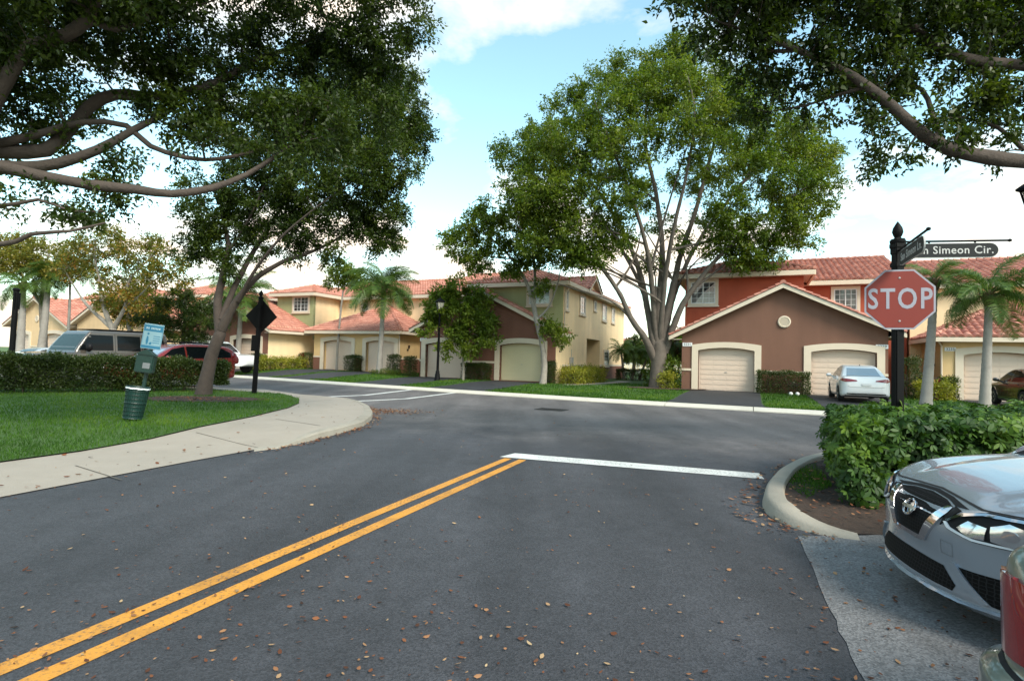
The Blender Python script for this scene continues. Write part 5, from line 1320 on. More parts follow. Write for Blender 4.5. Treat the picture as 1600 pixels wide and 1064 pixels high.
# near hedge of palmate leaves around the stop sign
hedge('hedge', 'glossy green hedge of palmate leaves below the stop sign', 'hedge', (8.02, 7.52, .07), 84, (7.6, 2.2, .95), L_SCHEF, 15000, (.082, .033), 2, None, .10, .22, 40, .05, whorl=7, shape=shear_end)
GH = 'clipped hedges between the garage doors'
def at(o, u, v, z=None):
    U0, V0 = uo(o); x, y = xy(U0+u, V0+v); return (x, y, zg(x, y) if z is None else z)
hedge('hedge', 'wide clipped hedge between the garage doors of the orange townhouse', 'hedge', at(R_O, 4.05, -.55), AZ, (2.35, .8, 1.12), L_HEDGE, 5200, (.075, .04), 3, GH)
hedge('hedge', 'dark clipped hedge between the garage doors under the sage green wall', 'hedge', at(M_O, 4.05, -.6), AZ, (1.75, .8, 1.0), L_HEDGE, 4200, (.075, .04), 4, GH)
hedge('hedge', 'tall narrow hedge at the right corner of the brown gable with the sage upper wall', 'hedge', at(M_O, 8.75, -.5), AZ, (.55, .8, 1.25), L_HEDGE, 2200, (.075, .04), 5, GH)
hedge('hedge', 'square clipped hedge between the two cream garage doors', 'hedge', at(LB_O, 3.37, -.6), AZ, (1.1, .8, 1.15), L_HEDGE, 2600, (.085, .045), 6, GH)
hedge('hedge', 'clipped hedge column at the right end of the cream garages', 'hedge', at(LB_O, 7.25, -.9), AZ, (.75, .8, 1.3), L_HEDGE, 2200, (.085, .045), 7, GH)
hedge('hedge', 'clipped hedge column at the left corner of the brown gable behind the lamp', 'hedge', at(M_O, -.75, -.6), AZ, (.6, .75, 1.25), L_HEDGE, 2200, (.08, .042), 8, GH)
hedge('hedge', 'clipped hedge beside the white pickup, at the brown corner', 'hedge', at(L_O, 8.6, -.6), AZ, (.95, .8, 1.15), L_HEDGE, 2200, (.085, .045), 9, GH)
hedge('hedge', 'clipped hedge at the cream wall between yellow shrubs and red plant', 'hedge', at(L_O, 9.6, 3.0), AZ, (.8, .8, 1.2), L_HEDGE, 2000, (.085, .045), 10, GH)
hedge('hedge', 'clipped hedge left of the garage door behind the dark car', 'hedge', at(RB_O, 11.05, -.45), AZ, (.65, .7, 1.05), L_HEDGE, 2000, (.075, .04), 11, GH)
hedge('hedge', 'tall dark shrub against the right end of the brown gable, behind the sign post', 'hedge', at(R_O, 9.35, .6), AZ, (.9, 1.0, 1.9), L_HEDGE, 3400, (.08, .042), 12, GH, rag=.16)
hedge('hedge', 'low dark hedge under the pygmy date palms', 'hedge', at(M_O, 10.75, 12.6), AZ-8, (2.2, 2.2, .8), L_HEDGE, 5200, (.075, .04), 13, GH)
GS = 'flowering and yellow shrubs by the walls'
hedge('shrub', 'bright yellow green shrub row along the cream side wall', 'shrub', at(M_O, 9.75, 3.0), AZ-90, (6.2, 1.2, .85), L_CROT, 7800, (.12, .045), 14, GS, rag=.2)
hedge('shrub', 'yellow green shrub row along the far cream wall beside the pickup', 'shrub', at(L_O, 9.6, .6), AZ-90, (4.2, 1.1, .75), L_CROT, 4600, (.13, .05), 15, GS, rag=.2)
hedge('shrub', 'small yellow shrub left of the orange townhouse', 'shrub', at(R_O, -1.55, -.5), AZ, (.7, .7, .85), L_CROT, 1000, (.11, .045), 16, GS, rag=.2)
hedge('shrub', 'leafy green shrub at the left corner of the orange townhouse', 'shrub', at(R_O, -1.35, .2), AZ, (.75, .9, 1.55), L_MID, 1800, (.11, .05), 17, GS, rag=.25)
hedge('shrub', 'green shrub under the slim dark palm behind the spreading tree', 'shrub', at(R_O, -2.3, 2.6), AZ, (1.6, 1.6, 1.0), L_MID, 2600, (.11, .05), 18, GS, rag=.25)
hedge('shrub', 'low yellowish shrubs right of the stop sign post', 'shrub', at(R_O, 10.2, -.3), AZ, (1.3, .9, .8), L_CROT, 1800, (.11, .045), 19, GS, rag=.2)
hedge('shrub', 'low spreading green shrub at the foot of the queen palm', 'shrub', tuple(D(603, 586, 36.2)[:2])+(.24,), AZ, (2.0, .8, .4), L_MID, 1500, (.09, .04), 20, GS, rag=.15)
def strap_plant(name, label, loc, n, L, W, leaf, seed, stem=.0, group=None, cat='plant'):
    rs = np.random.default_rng(seed); root = thing(name, label, cat, tuple(loc), 0, group); V = []; F = []; T = []
    for k in range(n):
        a = k*2.4+rs.normal(0, .2); el = .35+rs.random()*1.0; l_ = L*(.7+.5*rs.random()); t = np.linspace(0, 1, 6); z0 = stem*rs.random()
        d = np.array([math.cos(a), math.sin(a)]); sd = np.array([-d[1], d[0]]); x = l_*t*math.cos(el)*(1+.1*t); z = z0+l_*(t*math.sin(el)-.35*t*t)
        w = W*np.sin(math.pi*np.clip(.12+.85*t, 0, 1)); o = len(V); tt = rs.random()
        for i in range(6):
            for sg in (-1, 1): V.append((d[0]*x[i]+sd[0]*w[i]*sg*.5, d[1]*x[i]+sd[1]*w[i]*sg*.5, z[i])); T.append(tt)
        F += [(o+2*i, o+2*i+1, o+2*i+3, o+2*i+2) for i in range(5)]
    np_mesh('leaves', np.array(V), np.array(F), leaf, root, np.array(T))
    b = MB()
    for k in range(3): b.tube([(.03*k-.03, 0, -.05), (.05*k-.05, .02*k, stem*.5+.05), (.06*k-.06, .03*k, stem+.1)], [.02, .016, .01], 6)
    b.build('stem', B_DARK, root); return root
GC = 'red cordyline plants'
strap_plant('red_plant', 'crimson strap leaved plant beside the hedge behind the dark car', at(RB_O, 10.55, -.6), 46, .75, .085, L_RED, 31, .7, GC)
strap_plant('red_plant', 'small crimson strap leaved plant at the corner of the cream garages', at(LB_O, -1.6, -.5), 34, .7, .09, L_RED, 32, .9, GC)
x, y, z = at(R_O, -1.9, 3.2)
palm('date_palm', 'slim dark palm with hanging fronds between trunk and orange townhouse', (x, y, z), (x+.25, y, z+2.5), .07, FR_P, 20, 1.5, 41, GD, boot=True, spread=(-75, 30))
# ------------------------------------------------------------------ street furniture
M_BLK = mat('black_painted_metal', (.0035, .0035, .004), .6, .3, 9, .15, 60, spec=.15)
M_SRED = mat('faded_red_sign_sheeting', (.20, .018, .009), .5, .10, 3, stain=.3, stain_col=(.22, .03, .018))
M_SWHT = mat('white_sign_sheeting', (.31, .30, .345), .5, .05, 6, stain=.2, stain_col=(.26, .25, .28))
M_SBLK = mat('black_sign_face', (.010, .011, .012), .5, .2, 6, spec=.25)
M_STXT = mat('silver_lettering', (.45, .44, .42), .5, .05, 8)
M_GREEN = mat('dark_green_powder_coat', (.004, .030, .022), .45, .2, 6, .1, 60)
def octagon(r): return [(r*math.cos(R(22.5+45*k)), r*math.sin(R(22.5+45*k))) for k in range(8)]
def sq_post(b, h, w=.105, base=True):
    b.bbox((-w/2, -w/2, -.1), (w/2, w/2, h), .012)
    if base: b.bbox((-w*.8, -w*.8, -.1), (w*.8, w*.8, .32), .02); b.bbox((-w*.65, -w*.65, .32), (w*.65, w*.65, .38), .015)
# --- stop sign post with two street blades
sp = D(1402.5, 560, 6.85)
st = thing('stop_sign', 'red octagonal stop sign on a black post carrying two street name blades', 'stop sign', (sp[0], sp[1], .08), 0)
b = MB(); sq_post(b, 3.13); b.bbox((-.068, -.068, 3.04), (.068, .068, 3.11), .01); b.bbox((-.062, -.062, 2.80), (.062, .062, 2.86), .008); b.build('post', M_BLK, st)
b = MB(); b.lathe([(r_, z_+.11) for r_, z_ in [(.085, 3.0), (.088, 3.03), (.05, 3.05), (.035, 3.07), (.05, 3.10), (.062, 3.14), (.052, 3.19), (.028, 3.235), (.004, 3.275)]], 14); b.build('finial', M_BLK, st, True)
f = R(90-111.5)
Ms = Matrix.Rotation(f, 4, 'Z') @ Matrix.Translation((0, -.075, 2.385)) @ Matrix.Rotation(R(90), 4, 'X')   # local x right, y up, z towards the viewer
b = MB(); b.prism(octagon(.405), -.003, 0, lambda a, c, d: Ms @ Vector((a, c, d))); pn = b.build('sign_panel', M_SWHT, st)
b = MB(); b.prism(octagon(.382), .0005, .0025, lambda a, c, d: Ms @ Vector((a, c, d))); b.build('sign_face', M_SRED, pn)
text_part('STOP', .36, M_SWHT, pn, Ms @ Matrix.Translation((.0, -.002, .004)), 'lettering', .001, .72, .006, space=1.16)
b = MB()
for zz in (.27, -.27): b.lathe([(.012, .003), (.012, .007), (.004, .010)], 8, Ms @ Matrix.Translation((0, zz, 0)))
b.build('bolt', T_GREY, pn)
def blade(az, z, L, text, tsize, dist0, flip, ph, drop, tx):
    """rod with a ball end and a round-ended blade hung under it; text reads along az when seen from the left side"""
    d = Vector((math.sin(R(az)), math.cos(R(az)), 0)); nrm = Vector((d.y, -d.x, 0))   # right-hand side looking along d
    if flip: nrm = -nrm
    b = MB(); b.tube([d*.03+Vector((0, 0, z)), d*(L+.05)+Vector((0, 0, z))], .013, 8); b.lathe([(.004, -.02), (.02, -.012), (.022, 0), (.02, .012), (.004, .02)], 10, Matrix.Translation(d*(L+.06)+Vector((0, 0, z)))); b.bbox((-.06, -.06, z-.04), (.06, .06, z+.04), .008)
    arm = b.build('sign_arm', M_BLK, st)
    u0, u1 = dist0, L-.06; zc = z-drop-ph/2; r = ph/2
    out = [(u0+r+r*math.cos(a), zc+r*math.sin(a)) for a in np.linspace(math.pi/2, 1.5*math.pi, 10)]+[(u1-r+r*math.cos(a), zc+r*math.sin(a)) for a in np.linspace(-math.pi/2, math.pi/2, 10)]
    ff = lambda k: (lambda a, c, dd: d*((u0+u1)/2+(a-(u0+u1)/2)*k)+nrm*dd+Vector((0, 0, zc+(c-zc)*(1-(1-k)*(u1-u0)/ph))))
    b = MB(); b.prism(out, -.008, .008, ff(1)); bl = b.build('street_name_blade', M_STXT, st)
    b = MB(); b.prism(out, .0085, .0105, ff(.985)); b.prism(out, -.0105, -.0085, ff(.985)); b.build('blade_face', M_SBLK, bl)
    b = MB()
    for q in (.25, .75): c = d*(u0+(u1-u0)*q); b.box((c.x-.008, c.y-.008, z-drop-.01), (c.x+.008, c.y+.008, z))
    b.build('hanger', M_BLK, arm)
    Mt = Matrix((d, Vector((0, 0, 1)), d.cross(Vector((0, 0, 1))))).transposed().to_4x4(); n2 = d.cross(Vector((0, 0, 1)))
    Mt.translation = d*((u0+u1)/2)+n2*.0115+Vector((0, 0, zc)); text_part(text, tsize, M_STXT, bl, Mt, 'lettering', .0008, tx, .0012, space=1.08)
blade(101, 3.125, 1.17, 'San Simeon Cir.', .135, .10, False, .185, .025, .95)
blade(203, 3.005, 1.18, 'San Simeon Ln.', .135, .12, False, .19, .025, .95)
# --- back of a diamond warning sign on the corner
dp = G(397, 617, .1)
dg = thing('warning_sign', 'black backed diamond sign with small panel below on a leaning black post', 'sign', (dp[0], dp[1], .1), 0)
dg.rotation_euler = (0, R(1.8), R(-8))
b = MB(); sq_post(b, 3.45, .13, False); b.build('post', M_BLK, dg)
b = MB(); b.lathe([(.10, 3.45), (.105, 3.48), (.05, 3.50), (.04, 3.53), (.07, 3.58), (.06, 3.65), (.004, 3.74)], 12); b.build('finial', M_BLK, dg, True)
def dia(r): return [(0, -r), (r, 0), (0, r), (-r, 0)]
b = MB(); b.prism(dia(.61), .07, .085, lambda a, c, d: Vector((a+.02, d, 2.80+c))); sg = b.build('diamond_panel', M_BLK, dg)
b = MB(); b.prism(dia(.57), .086, .088, lambda a, c, d: Vector((a+.02, d, 2.80+c))); b.build('sign_face', mat('yellow_sign_sheeting', (.6, .38, .03), .5), sg)
b = MB()
for z in (2.45, 3.1): b.box((-.09, -.085, z), (.09, .069, z+.04))
b.build('bracket', M_BLK, dg)
b = MB(); b.bbox((-.19, -.10, 1.55), (.08, -.075, 2.12), .01); b.build('lower_panel', M_BLK, dg)
# --- post at the left edge
lp = G(14, 612, .1)
pt_ = thing('sign_post', 'tall plain black post leaning slightly at the left edge of the lawn', 'post', (lp[0], lp[1], .1), 0)
pt_.rotation_euler = (0, R(1.0), 0)
b = MB(); b.lathe([(.13, -.1), (.13, .3), (.10, .36), (.085, .45), (.078, 3.35), (.10, 3.38), (.10, 3.42), (.05, 3.46)], 14); b.build('pole', M_BLK, pt_, True)
b = MB(); b.bbox((.03, -.10, 2.75), (.055, .12, 3.3), .006); b.build('sign_panel', M_BLK, pt_)
# --- pet waste station, leaning
dp = G(214, 659, .1)
dw = thing('pet_waste_station', 'leaning green pet waste station with blue and white notice and mesh bin', 'waste station', (dp[0], dp[1], .1), 0)
dw.rotation_euler = (R(-2), R(6.6), R(12))
b = MB(); b.bbox((-.03, -.03, -.2), (.03, .03, 2.02), .006); b.build('post', M_GREEN, dw)
b = MB(); b.bbox((-.19, -.047, 1.53), (.19, -.035, 2.06), .012); nb = b.build('notice_panel', mat('notice_white', (.24, .40, .47), .45, .06, 5), dw)
M_NB = mat('notice_blue', (.02, .17, .30), .45, .05, 5)
b = MB(); b.box((-.175, -.0485, 1.90), (.175, -.0475, 2.03)); b.box((-.175, -.0485, 1.545), (.175, -.0475, 1.60))
for x0 in (-.182, .176): b.box((x0, -.0485, 1.545), (x0+.006, -.0475, 2.05))
for k in range(4): b.box((.02, -.0485, 1.66+k*.045), (.15, -.0475, 1.675+k*.045))
b.build('notice_print', M_NB, nb)
# figure walking a dog, drawn in the notice's blue
b = MB(); ff = lambda a, c, d: Vector((a, d, c))
for pl in ([(-.10, 1.80), (-.07, 1.78), (-.06, 1.70), (-.07, 1.62), (-.10, 1.62), (-.11, 1.70)], [(-.095, 1.87), (-.07, 1.87), (-.06, 1.845), (-.07, 1.82), (-.095, 1.82), (-.105, 1.845)], [(-.03, 1.67), (.0, 1.68), (.005, 1.65), (0, 1.62), (-.04, 1.62), (-.045, 1.65)]): b.prism(pl, -.0487, -.0475, ff)
b.build('pictogram', M_NB, nb)
b = MB()
for k, (x0, w_) in enumerate(((-.14, .03), (-.105, .026), (-.045, .022), (-.018, .024), (.011, .024), (.04, .022), (.067, .026), (.10, .03))): b.box((x0, -.0500, 1.945), (x0+w_*.8, -.0486, 1.985))
b.build('worn_print', mat('notice_lettering', (.42, .55, .6), .5), nb)
b = MB(); b.bbox((-.17, -.20, 1.03), (.17, -.036, 1.40), .02); b.prism([(-.19, 1.40), (.19, 1.40), (0, 1.52)], -.215, -.034, ff); b.build('bag_dispenser', M_GREEN, dw)
b = MB(); b.bbox((-.02, -.212, 1.12), (.12, -.201, 1.24), .008); b.build('bag_slot', mat('grey_plastic', (.18, .19, .20), .5), dw)
# mesh bin: hoops and bars round a liner
bn = MB(); zb, zt, rb, rt = .10, .73, .165, .205
for k in range(28):
    a = 2*math.pi*k/28; bn.tube([(rb*math.cos(a), -.24+rb*math.sin(a), zb), (rt*math.cos(a), -.24+rt*math.sin(a), zt)], .006, 5)
for k in range(9):
    t = k/8; r = rb+(rt-rb)*t; z = zb+(zt-zb)*t
    bn.tube([(r*math.cos(a), -.24+r*math.sin(a), z) for a in np.linspace(0, 2*math.pi, 25)], .007 if k not in (0, 4, 8) else .014, 5, cap=False)
bn.bbox((-.05, -.06, .6), (.05, -.025, .66), .005); bin_ = bn.build('mesh_bin', M_GREEN, dw)
b = MB(); b.lathe([(rb-.015, zb+.01), (rt-.014, zt-.02)], 24, Matrix.Translation((0, -.24, 0))); b.build('bin_shell', mat('dark_green_liner', (.005, .042, .034), .6, .2, 5), bin_)
b = MB(); n = 28; vs = []
for r, z in ((rt-.006, zt-.03), (rt+.006, zt+.008), (rt+.014, zt-.035)):
    for k in range(n): vs.append((r*math.cos(2*math.pi*k/n), -.24+r*math.sin(2*math.pi*k/n), z+.006*math.sin(k*2.1)))
for k in range(n): vs.append(((rt-.03)*math.cos(2*math.pi*k/n), -.24+(rt-.03)*math.sin(2*math.pi*k/n), zt-.05))
b.add(vs, [(i*n+k, i*n+(k+1) % n, (i+1)*n+(k+1) % n, (i+1)*n+k) for i in range(2) for k in range(n)]+[(3*n+k, 3*n+(k+1) % n, (k+1) % n, k) for k in range(n)]+[tuple(3*n+k for k in range(n))])
b.build('bin_liner', mat('white_bag', (.75, .78, .8), .4, .05, 6), bin_, True)
# --- street lamps
M_LGLASS = mat('clear_lamp_glass', (.42, .40, .33), .15, .1, 5, spec=.6)
def street_lamp(label, x, y, z, rz=0., lean=0.):
    l = thing('street_lamp', label, 'street lamp', (x, y, z), rz, 'black post lanterns'); l.rotation_euler = (0, lean, rz)
    b = MB(); b.lathe([(.20, -.1), (.20, .12), (.17, .2), (.14, .5), (.11, .58), (.12, .64), (.085, .72)], 16); b.build('base', M_BLK, l, True)
    b = MB(); b.lathe([(.078, .7), (.055, 3.9), (.075, 3.93), (.075, 3.98), (.05, 4.02), (.05, 4.10), (.10, 4.13), (.11, 4.16)], 16); b.build('pole', M_BLK, l, True)
    b = MB(); s0, s1, z0, z1 = .115, .205, 4.16, 4.66
    c0 = [(-s0, -s0), (s0, -s0), (s0, s0), (-s0, s0)]; c1 = [(a*s1/s0, c*s1/s0) for a, c in c0]
    for k in range(4):
        b.tube([(c0[k][0], c0[k][1], z0), (c1[k][0], c1[k][1], z1)], .017, 6)
        b.tube([(c1[k][0], c1[k][1], z1), (c1[(k+1) % 4][0], c1[(k+1) % 4][1], z1)], .024, 6); b.tube([(c0[k][0], c0[k][1], z0), (c0[(k+1) % 4][0], c0[(k+1) % 4][1], z0)], .022, 6)
        m0 = ((c0[k][0]+c0[(k+1) % 4][0])/2, (c0[k][1]+c0[(k+1) % 4][1])/2); m1 = (m0[0]*s1/s0, m0[1]*s1/s0); b.tube([m0+(z0,), m1+(z1,)], .009, 5)
    b.build('lantern_frame', M_BLK, l)
    b = MB(); k = .93
    for q in range(4):
        a0, a1 = c0[q], c0[(q+1) % 4]; d0, d1 = c1[q], c1[(q+1) % 4]; b.quad((a0[0]*k, a0[1]*k, z0), (a1[0]*k, a1[1]*k, z0), (d1[0]*k, d1[1]*k, z1), (d0[0]*k, d0[1]*k, z1))
    b.build('lantern_glass', M_LGLASS, l)
    b = MB(); r4 = math.sqrt(2)
    b.lathe([(.25*r4, 4.655), (.25*r4, 4.69), (.15*r4, 4.80), (.07*r4, 4.86), (.06*r4, 4.90)], 4, Matrix.Rotation(R(45), 4, 'Z')); b.lathe([(.03, 4.88), (.045, 4.92), (.03, 4.96), (.003, 5.03)], 10); b.build('lantern_roof', M_BLK, l)
    return l
p = G(683, 598, .13); street_lamp('black street lamp with lantern before the brown gable, by the slim young tree', p[0], p[1], .12, .4, R(.5))
p = D(1630, 400, 9.0); street_lamp('street lamp at the right edge of the view, only part of its lantern showing', p[0], p[1], .0, .35)

# --- behind the gap between the houses: fence, hedge trees, a far house
fc = thing('fence', 'white picket fence at the back of the lawn between the houses', 'fence', (20, 66, .25), R(90-112))
b = MB()
for k in range(150):
    x = -14+k*.17; b.box((x, -.015, .05), (x+.07, .015, 1.35))
b.build('picket', T_WHITE, fc)
b = MB(); b.box((-14, .016, .3), (11.5, .05, .38)); b.box((-14, .016, 1.1), (11.5, .05, 1.18)); b.build('rail', T_WHITE, fc)
for k in range(9):
    b = MB(); x = -14.06+k*3.19; b.bbox((x, -.06, -.2), (x+.12, .06, 1.5), .02); b.build('post', T_WHITE, fc)
fh = thing('house', 'distant cream house seen through the gap behind the white fence', 'house', (20, 84, .2), R(90-112))
b = MB(); b.box((-16, 0, -.3), (16, 8, 3.4)); b.build('wall', W_CREAM, fh)
b = MB(); dkk = MB()
for p in ([(-16.6, -.6, 3.4), (16.6, -.6, 3.4), (13, 4, 5.2), (-13, 4, 5.2)], [(-16.6, 8.6, 3.4), (16.6, 8.6, 3.4), (13, 4, 5.2), (-13, 4, 5.2)]): tile_roof(b, p, .4, .5, .05, .03, 2); deck(dkk, p, .14)
rf = b.build('roof', M_TILE, fh, tint=True); dkk.build('roof_deck', T_CREAM, rf)
for x in (-11, -5, 1, 7, 12): window(fh, front(0), x, x+1.6, .9, 2.4, 1, (2, 3))
GB = 'trees beyond the back fence'
for k, (px, py, Y, h, r, lf, lb) in enumerate(((990, 566, 60, 4.2, 1.5, L_DARK, 'round dark tree beyond the fence, just right of the cream side wall'), (1016, 566, 62, 3.6, 1.3, L_MID, 'low green tree beyond the fence, half behind the big trunk'), (968, 566, 58, 3.4, 1.2, L_DARK, 'dark tree directly behind the pygmy date palms'), (1048, 566, 52, 4.2, 1.5, L_MID, 'bushy tree behind the slim dark palm by the orange townhouse'), (1060, 566, 66, 6.0, 1.8, L_DARK, 'taller dark tree against the left side of the orange townhouse'))):
    g = D(px, py, Y); x, y = g[0], g[1]
    lm = [[(x, y, .1, .16), (x+.1, y, h*.35, .13), (x, y, h*.6, .09), (x, y, h*.85, .03)], [(x, y, h*.4, .08), (x+r*.5, y-.2, h*.65, .03)], [(x, y, h*.4, .08), (x-r*.5, y-.2, h*.65, .03)]]
    cl = [(x+r*.55*math.cos(a), y+r*.55*math.sin(a), h*.66+.2*math.sin(a*3), r*.6, .8) for a in np.linspace(0, 6.28, 7)[:-1]]+[(x, y, h*.85, r*.65, .8)]
    tree('background_tree', lb, lm, cl, lf, B_DARK, 90, 60, (.24, .12), .6, GB, 60+k, twig=.012)
stn = thing('decorative_stone', 'pair of small white ball stones on the grass by the wide hedge', 'stones', at(R_O, 4.35, -1.25))
for dx in (0, .32):
    b = MB(); b.lathe([(.02, -.01), (.07, .01), (.095, .07), (.07, .135), (.02, .16)], 12, Matrix.Translation((dx, 0, 0))); b.build('ball', T_WHITE, stn, True)

# ------------------------------------------------------------------ grass, fallen leaves
def blades(P, h, w, rs, leaf, name, label_kind='grass'):
    n = len(P); a = rs.random(n)*6.283; hh = h*(.55+.8*rs.random(n)); lean = rs.normal(0, .35, (n, 2))*hh[:, None]
    s = np.stack([np.cos(a), np.sin(a), np.zeros(n)], 1)*(w*(.7+.6*rs.random(n)))[:, None]*.5
    tip = P+np.concatenate([lean, hh[:, None]], 1); mid = P+np.concatenate([lean*.35, (hh*.6)[:, None]], 1)
    V = np.stack([P-s, P+s, mid+s*.8, tip, mid-s*.8], 1).reshape(-1, 3); q = np.arange(n)*5
    F = np.concatenate([np.stack([q, q+1, q+2, q+4], 1), np.stack([q+4, q+2, q+3, q+3], 1)])
    t = np.clip(.42+.28*np.sin(P[:, 0]*.9+2)*np.cos(P[:, 1]*1.1)+.2*np.sin(P[:, 0]*3.1)*np.sin(P[:, 1]*2.7)+rs.normal(0, .16, n), 0, 1)
    # tips as triangles
    me_t = np.repeat(t, 5)
    Vb = V; F4 = F[:n]; F3 = F[n:, :3]
    me = bpy.data.meshes.new(name)
    me.vertices.add(len(Vb)); me.vertices.foreach_set('co', Vb.astype(np.float32).ravel())
    idx = np.concatenate([F4.ravel(), F3.ravel()]).astype(np.int32); me.loops.add(len(idx)); me.loops.foreach_set('vertex_index', idx)
    st_ = np.concatenate([np.arange(n)*4, 4*n+np.arange(n)*3]).astype(np.int32); me.polygons.add(2*n); me.polygons.foreach_set('loop_start', st_)
    at_ = me.attributes.new('tint', 'FLOAT', 'POINT'); at_.data.foreach_set('value', me_t.astype(np.float32)); me.update(calc_edges=True)
    o = link(name, me, leaf); o['kind'] = 'stuff'; return o
rs = np.random.default_rng(77)
isl2 = [tuple(p) for p in isl]
def scatter(poly, n, wfun=None):
    A = np.array(poly); lo, hi = A.min(0), A.max(0); out = []
    while sum(map(len, out)) < n:
        P = lo+(hi-lo)*rs.random((n, 2)); P = P[inside(P, poly)]
        if wfun is not None: P = P[rs.random(len(P)) < wfun(P)]
        out.append(P)
    return np.vstack(out)[:n]
wv = lambda P: np.clip((9./np.maximum(np.hypot(P[:, 0], P[:, 1]), 4.))**1.6, .02, 1)*(P[:, 0] > -24)*(P[:, 1] > -3)
P2 = scatter(isl2, 130000, wv); P2 = P2[~inside(P2, [(t2[0]+.25+1.6*math.cos(a), t2[1]-.2+1.05*math.sin(a)) for a in np.linspace(0, 6.28, 24)])]
Pz = np.stack([P2[:, 0], P2[:, 1], .012+.115*sstep(P2[:, 1], 9., 10.6)+.015], 1)
tag(blades(Pz, .06, .011, rs, L_GRASS, 'grass'), 'mown green grass of the near corner lawn', 'grass')
# far verge: between the driveways
drv = []
for o, spans in ((R_O, ((-.3, 3.05), (5.0, 8.4))), (M_O, ((-.25, 3.05), (5.05, 8.3))), (L_O, ((-.25, 3.05), (5.05, 8.3))), (LB_O, ((-.35, 3.1), (3.75, 7.0))), (RB_O, ((11.35, 14.65), (15.55, 18.85)))):
    for a, c in spans: drv.append((uo(o)[0]+a, uo(o)[0]+c))
n = 110000; uu_ = -48+78*rs.random(n); dd_ = .66+13*rs.random(n)**1.5
ok = np.ones(n, bool)
for a, c in drv: ok &= ~((uu_ > a) & (uu_ < c))
UM, VM_ = uo(M_O); vk = kerb_v(uu_)+dd_
for (o, a, c) in ((R_O, -.85, 8.5), (M_O, -.45, 8.9), (L_O, -.45, 8.9), (LB_O, -1., 7.), (RB_O, 10.9, 20)):
    U0, V0 = uo(o); ok &= ~((uu_ > U0+a) & (uu_ < U0+c) & (vk > V0-.35))
ok &= ~((uu_ > UM+8.9) & (uu_ < UM+11.6) & (vk > VM_-.8))
uu_, dd_, vk = uu_[ok], dd_[ok], vk[ok]
X, Y = uu_*UX+vk*VX, uu_*UY+vk*VY
Z = .12+(np.interp(uu_, _au, _aa)-.12)*sstep(dd_, .6, 6.)
mk = np.hypot((X-mt[0]-.3)/2.1, (Y-mt[1]+.8)/1.3) > 1
tag(blades(np.stack([X, Y, Z-.01], 1)[mk], .085, .028, rs, L_GRASS, 'grass'), 'mown green grass of the far verge between the driveways', 'grass')
# sparse weeds on the planting bed
Pb = scatter([tuple(p) for p in (G(1225, 770)[:2], G(1240, 745)[:2], G(1275, 735)[:2], G(1300, 770)[:2], G(1262, 792)[:2])], 1500)
tag(blades(np.concatenate([Pb, np.full((len(Pb), 1), .085)], 1), .045, .012, rs, L_GRASS, 'weeds'), 'sparse green weeds on the soil behind the kerb', 'weeds')
# fallen leaves on the asphalt, the pavement and the bed
M_FALL = leaf_mat('fallen_leaf', [(.025, .014, .009), (.11, .035, .014), (.20, .075, .03), (.30, .15, .07), (.42, .30, .17)], .05, .8)
def litter(P, z, size, name, label, seed, bias=0.):
    r_ = np.random.default_rng(seed); n = len(P)
    a = r_.random(n)*6.283; d = np.stack([np.cos(a), np.sin(a), r_.normal(0, .12, n)], 1); s = np.stack([-np.sin(a), np.cos(a), r_.normal(0, .25, n)], 1)
    L_ = np.minimum(size*np.exp(r_.normal(0, .38, n)), size*1.7)[:, None]; W_ = L_*(.38+.22*r_.random((n, 1))); c = np.stack([P[:, 0], P[:, 1], z+.006+.006*r_.random(n)], 1)
    up = np.array([0, 0, 1.])
    cu = (L_*.16*r_.random((n, 1)))*up
    V = np.stack([c-d*L_*.5+cu, c-d*L_*.15+s*W_*.5+cu*.6, c+d*L_*.22+s*W_*.42+cu*.5, c+d*L_*.5+cu*1.3, c+d*L_*.22-s*W_*.42+cu*.5, c-d*L_*.15-s*W_*.5+cu*.6], 1).reshape(-1, 3)
    q = np.arange(n)*6; F = np.concatenate([np.stack([q, q+1, q+2, q+3], 1), np.stack([q, q+3, q+4, q+5], 1)])
    t = np.clip(r_.beta(1.3, 1.5, n)+bias, 0, 1); o = np_mesh(name, V, F, M_FALL, None, np.repeat(t, 6)); tag(o, label, 'leaves', kind='stuff'); return o
rsl = np.random.default_rng(5)
n = 3600; px = -100+1800*rsl.random(n); py = 612+560*rsl.random(n)**1.1
Pl = np.array([G(a, c)[:2] for a, c in zip(px, py)])
Pl = Pl[np.hypot(Pl[:, 0], Pl[:, 1]) < 30]
xx = np.concatenate([Pl, np.stack([rsl.uniform(-8, 8, 500), rsl.uniform(1.2, 16, 500)], 1)])
bed_p = [tuple(p) for p in bed]; onp = inside(xx, [tuple(p) for p in outer+inner[::-1]]); onb = inside(xx, bed_p); oni = inside(xx, isl2)
uq = xx[:, 0]*UX+xx[:, 1]*UY; far = xx[:, 0]*VX+xx[:, 1]*VY > kerb_v(uq)
road_l = xx[~onp & ~onb & ~oni & ~far]
cl = np.sin(road_l[:, 0]*1.3+.5)*np.sin(road_l[:, 1]*1.1)+rsl.normal(0, .8, len(road_l)); road_l = road_l[cl > .0]
litter(road_l, np.full(len(road_l), .004), .027, 'fallen_leaves', 'small brown and tan leaves scattered over the asphalt', 1)
pv = xx[onp]; pv = pv[rsl.random(len(pv)) < .45]; litter(pv, np.array([pave_z(*p) for p in pv])+.003, .045, 'fallen_leaves', 'few dry leaves lying on the pale pavement', 2)
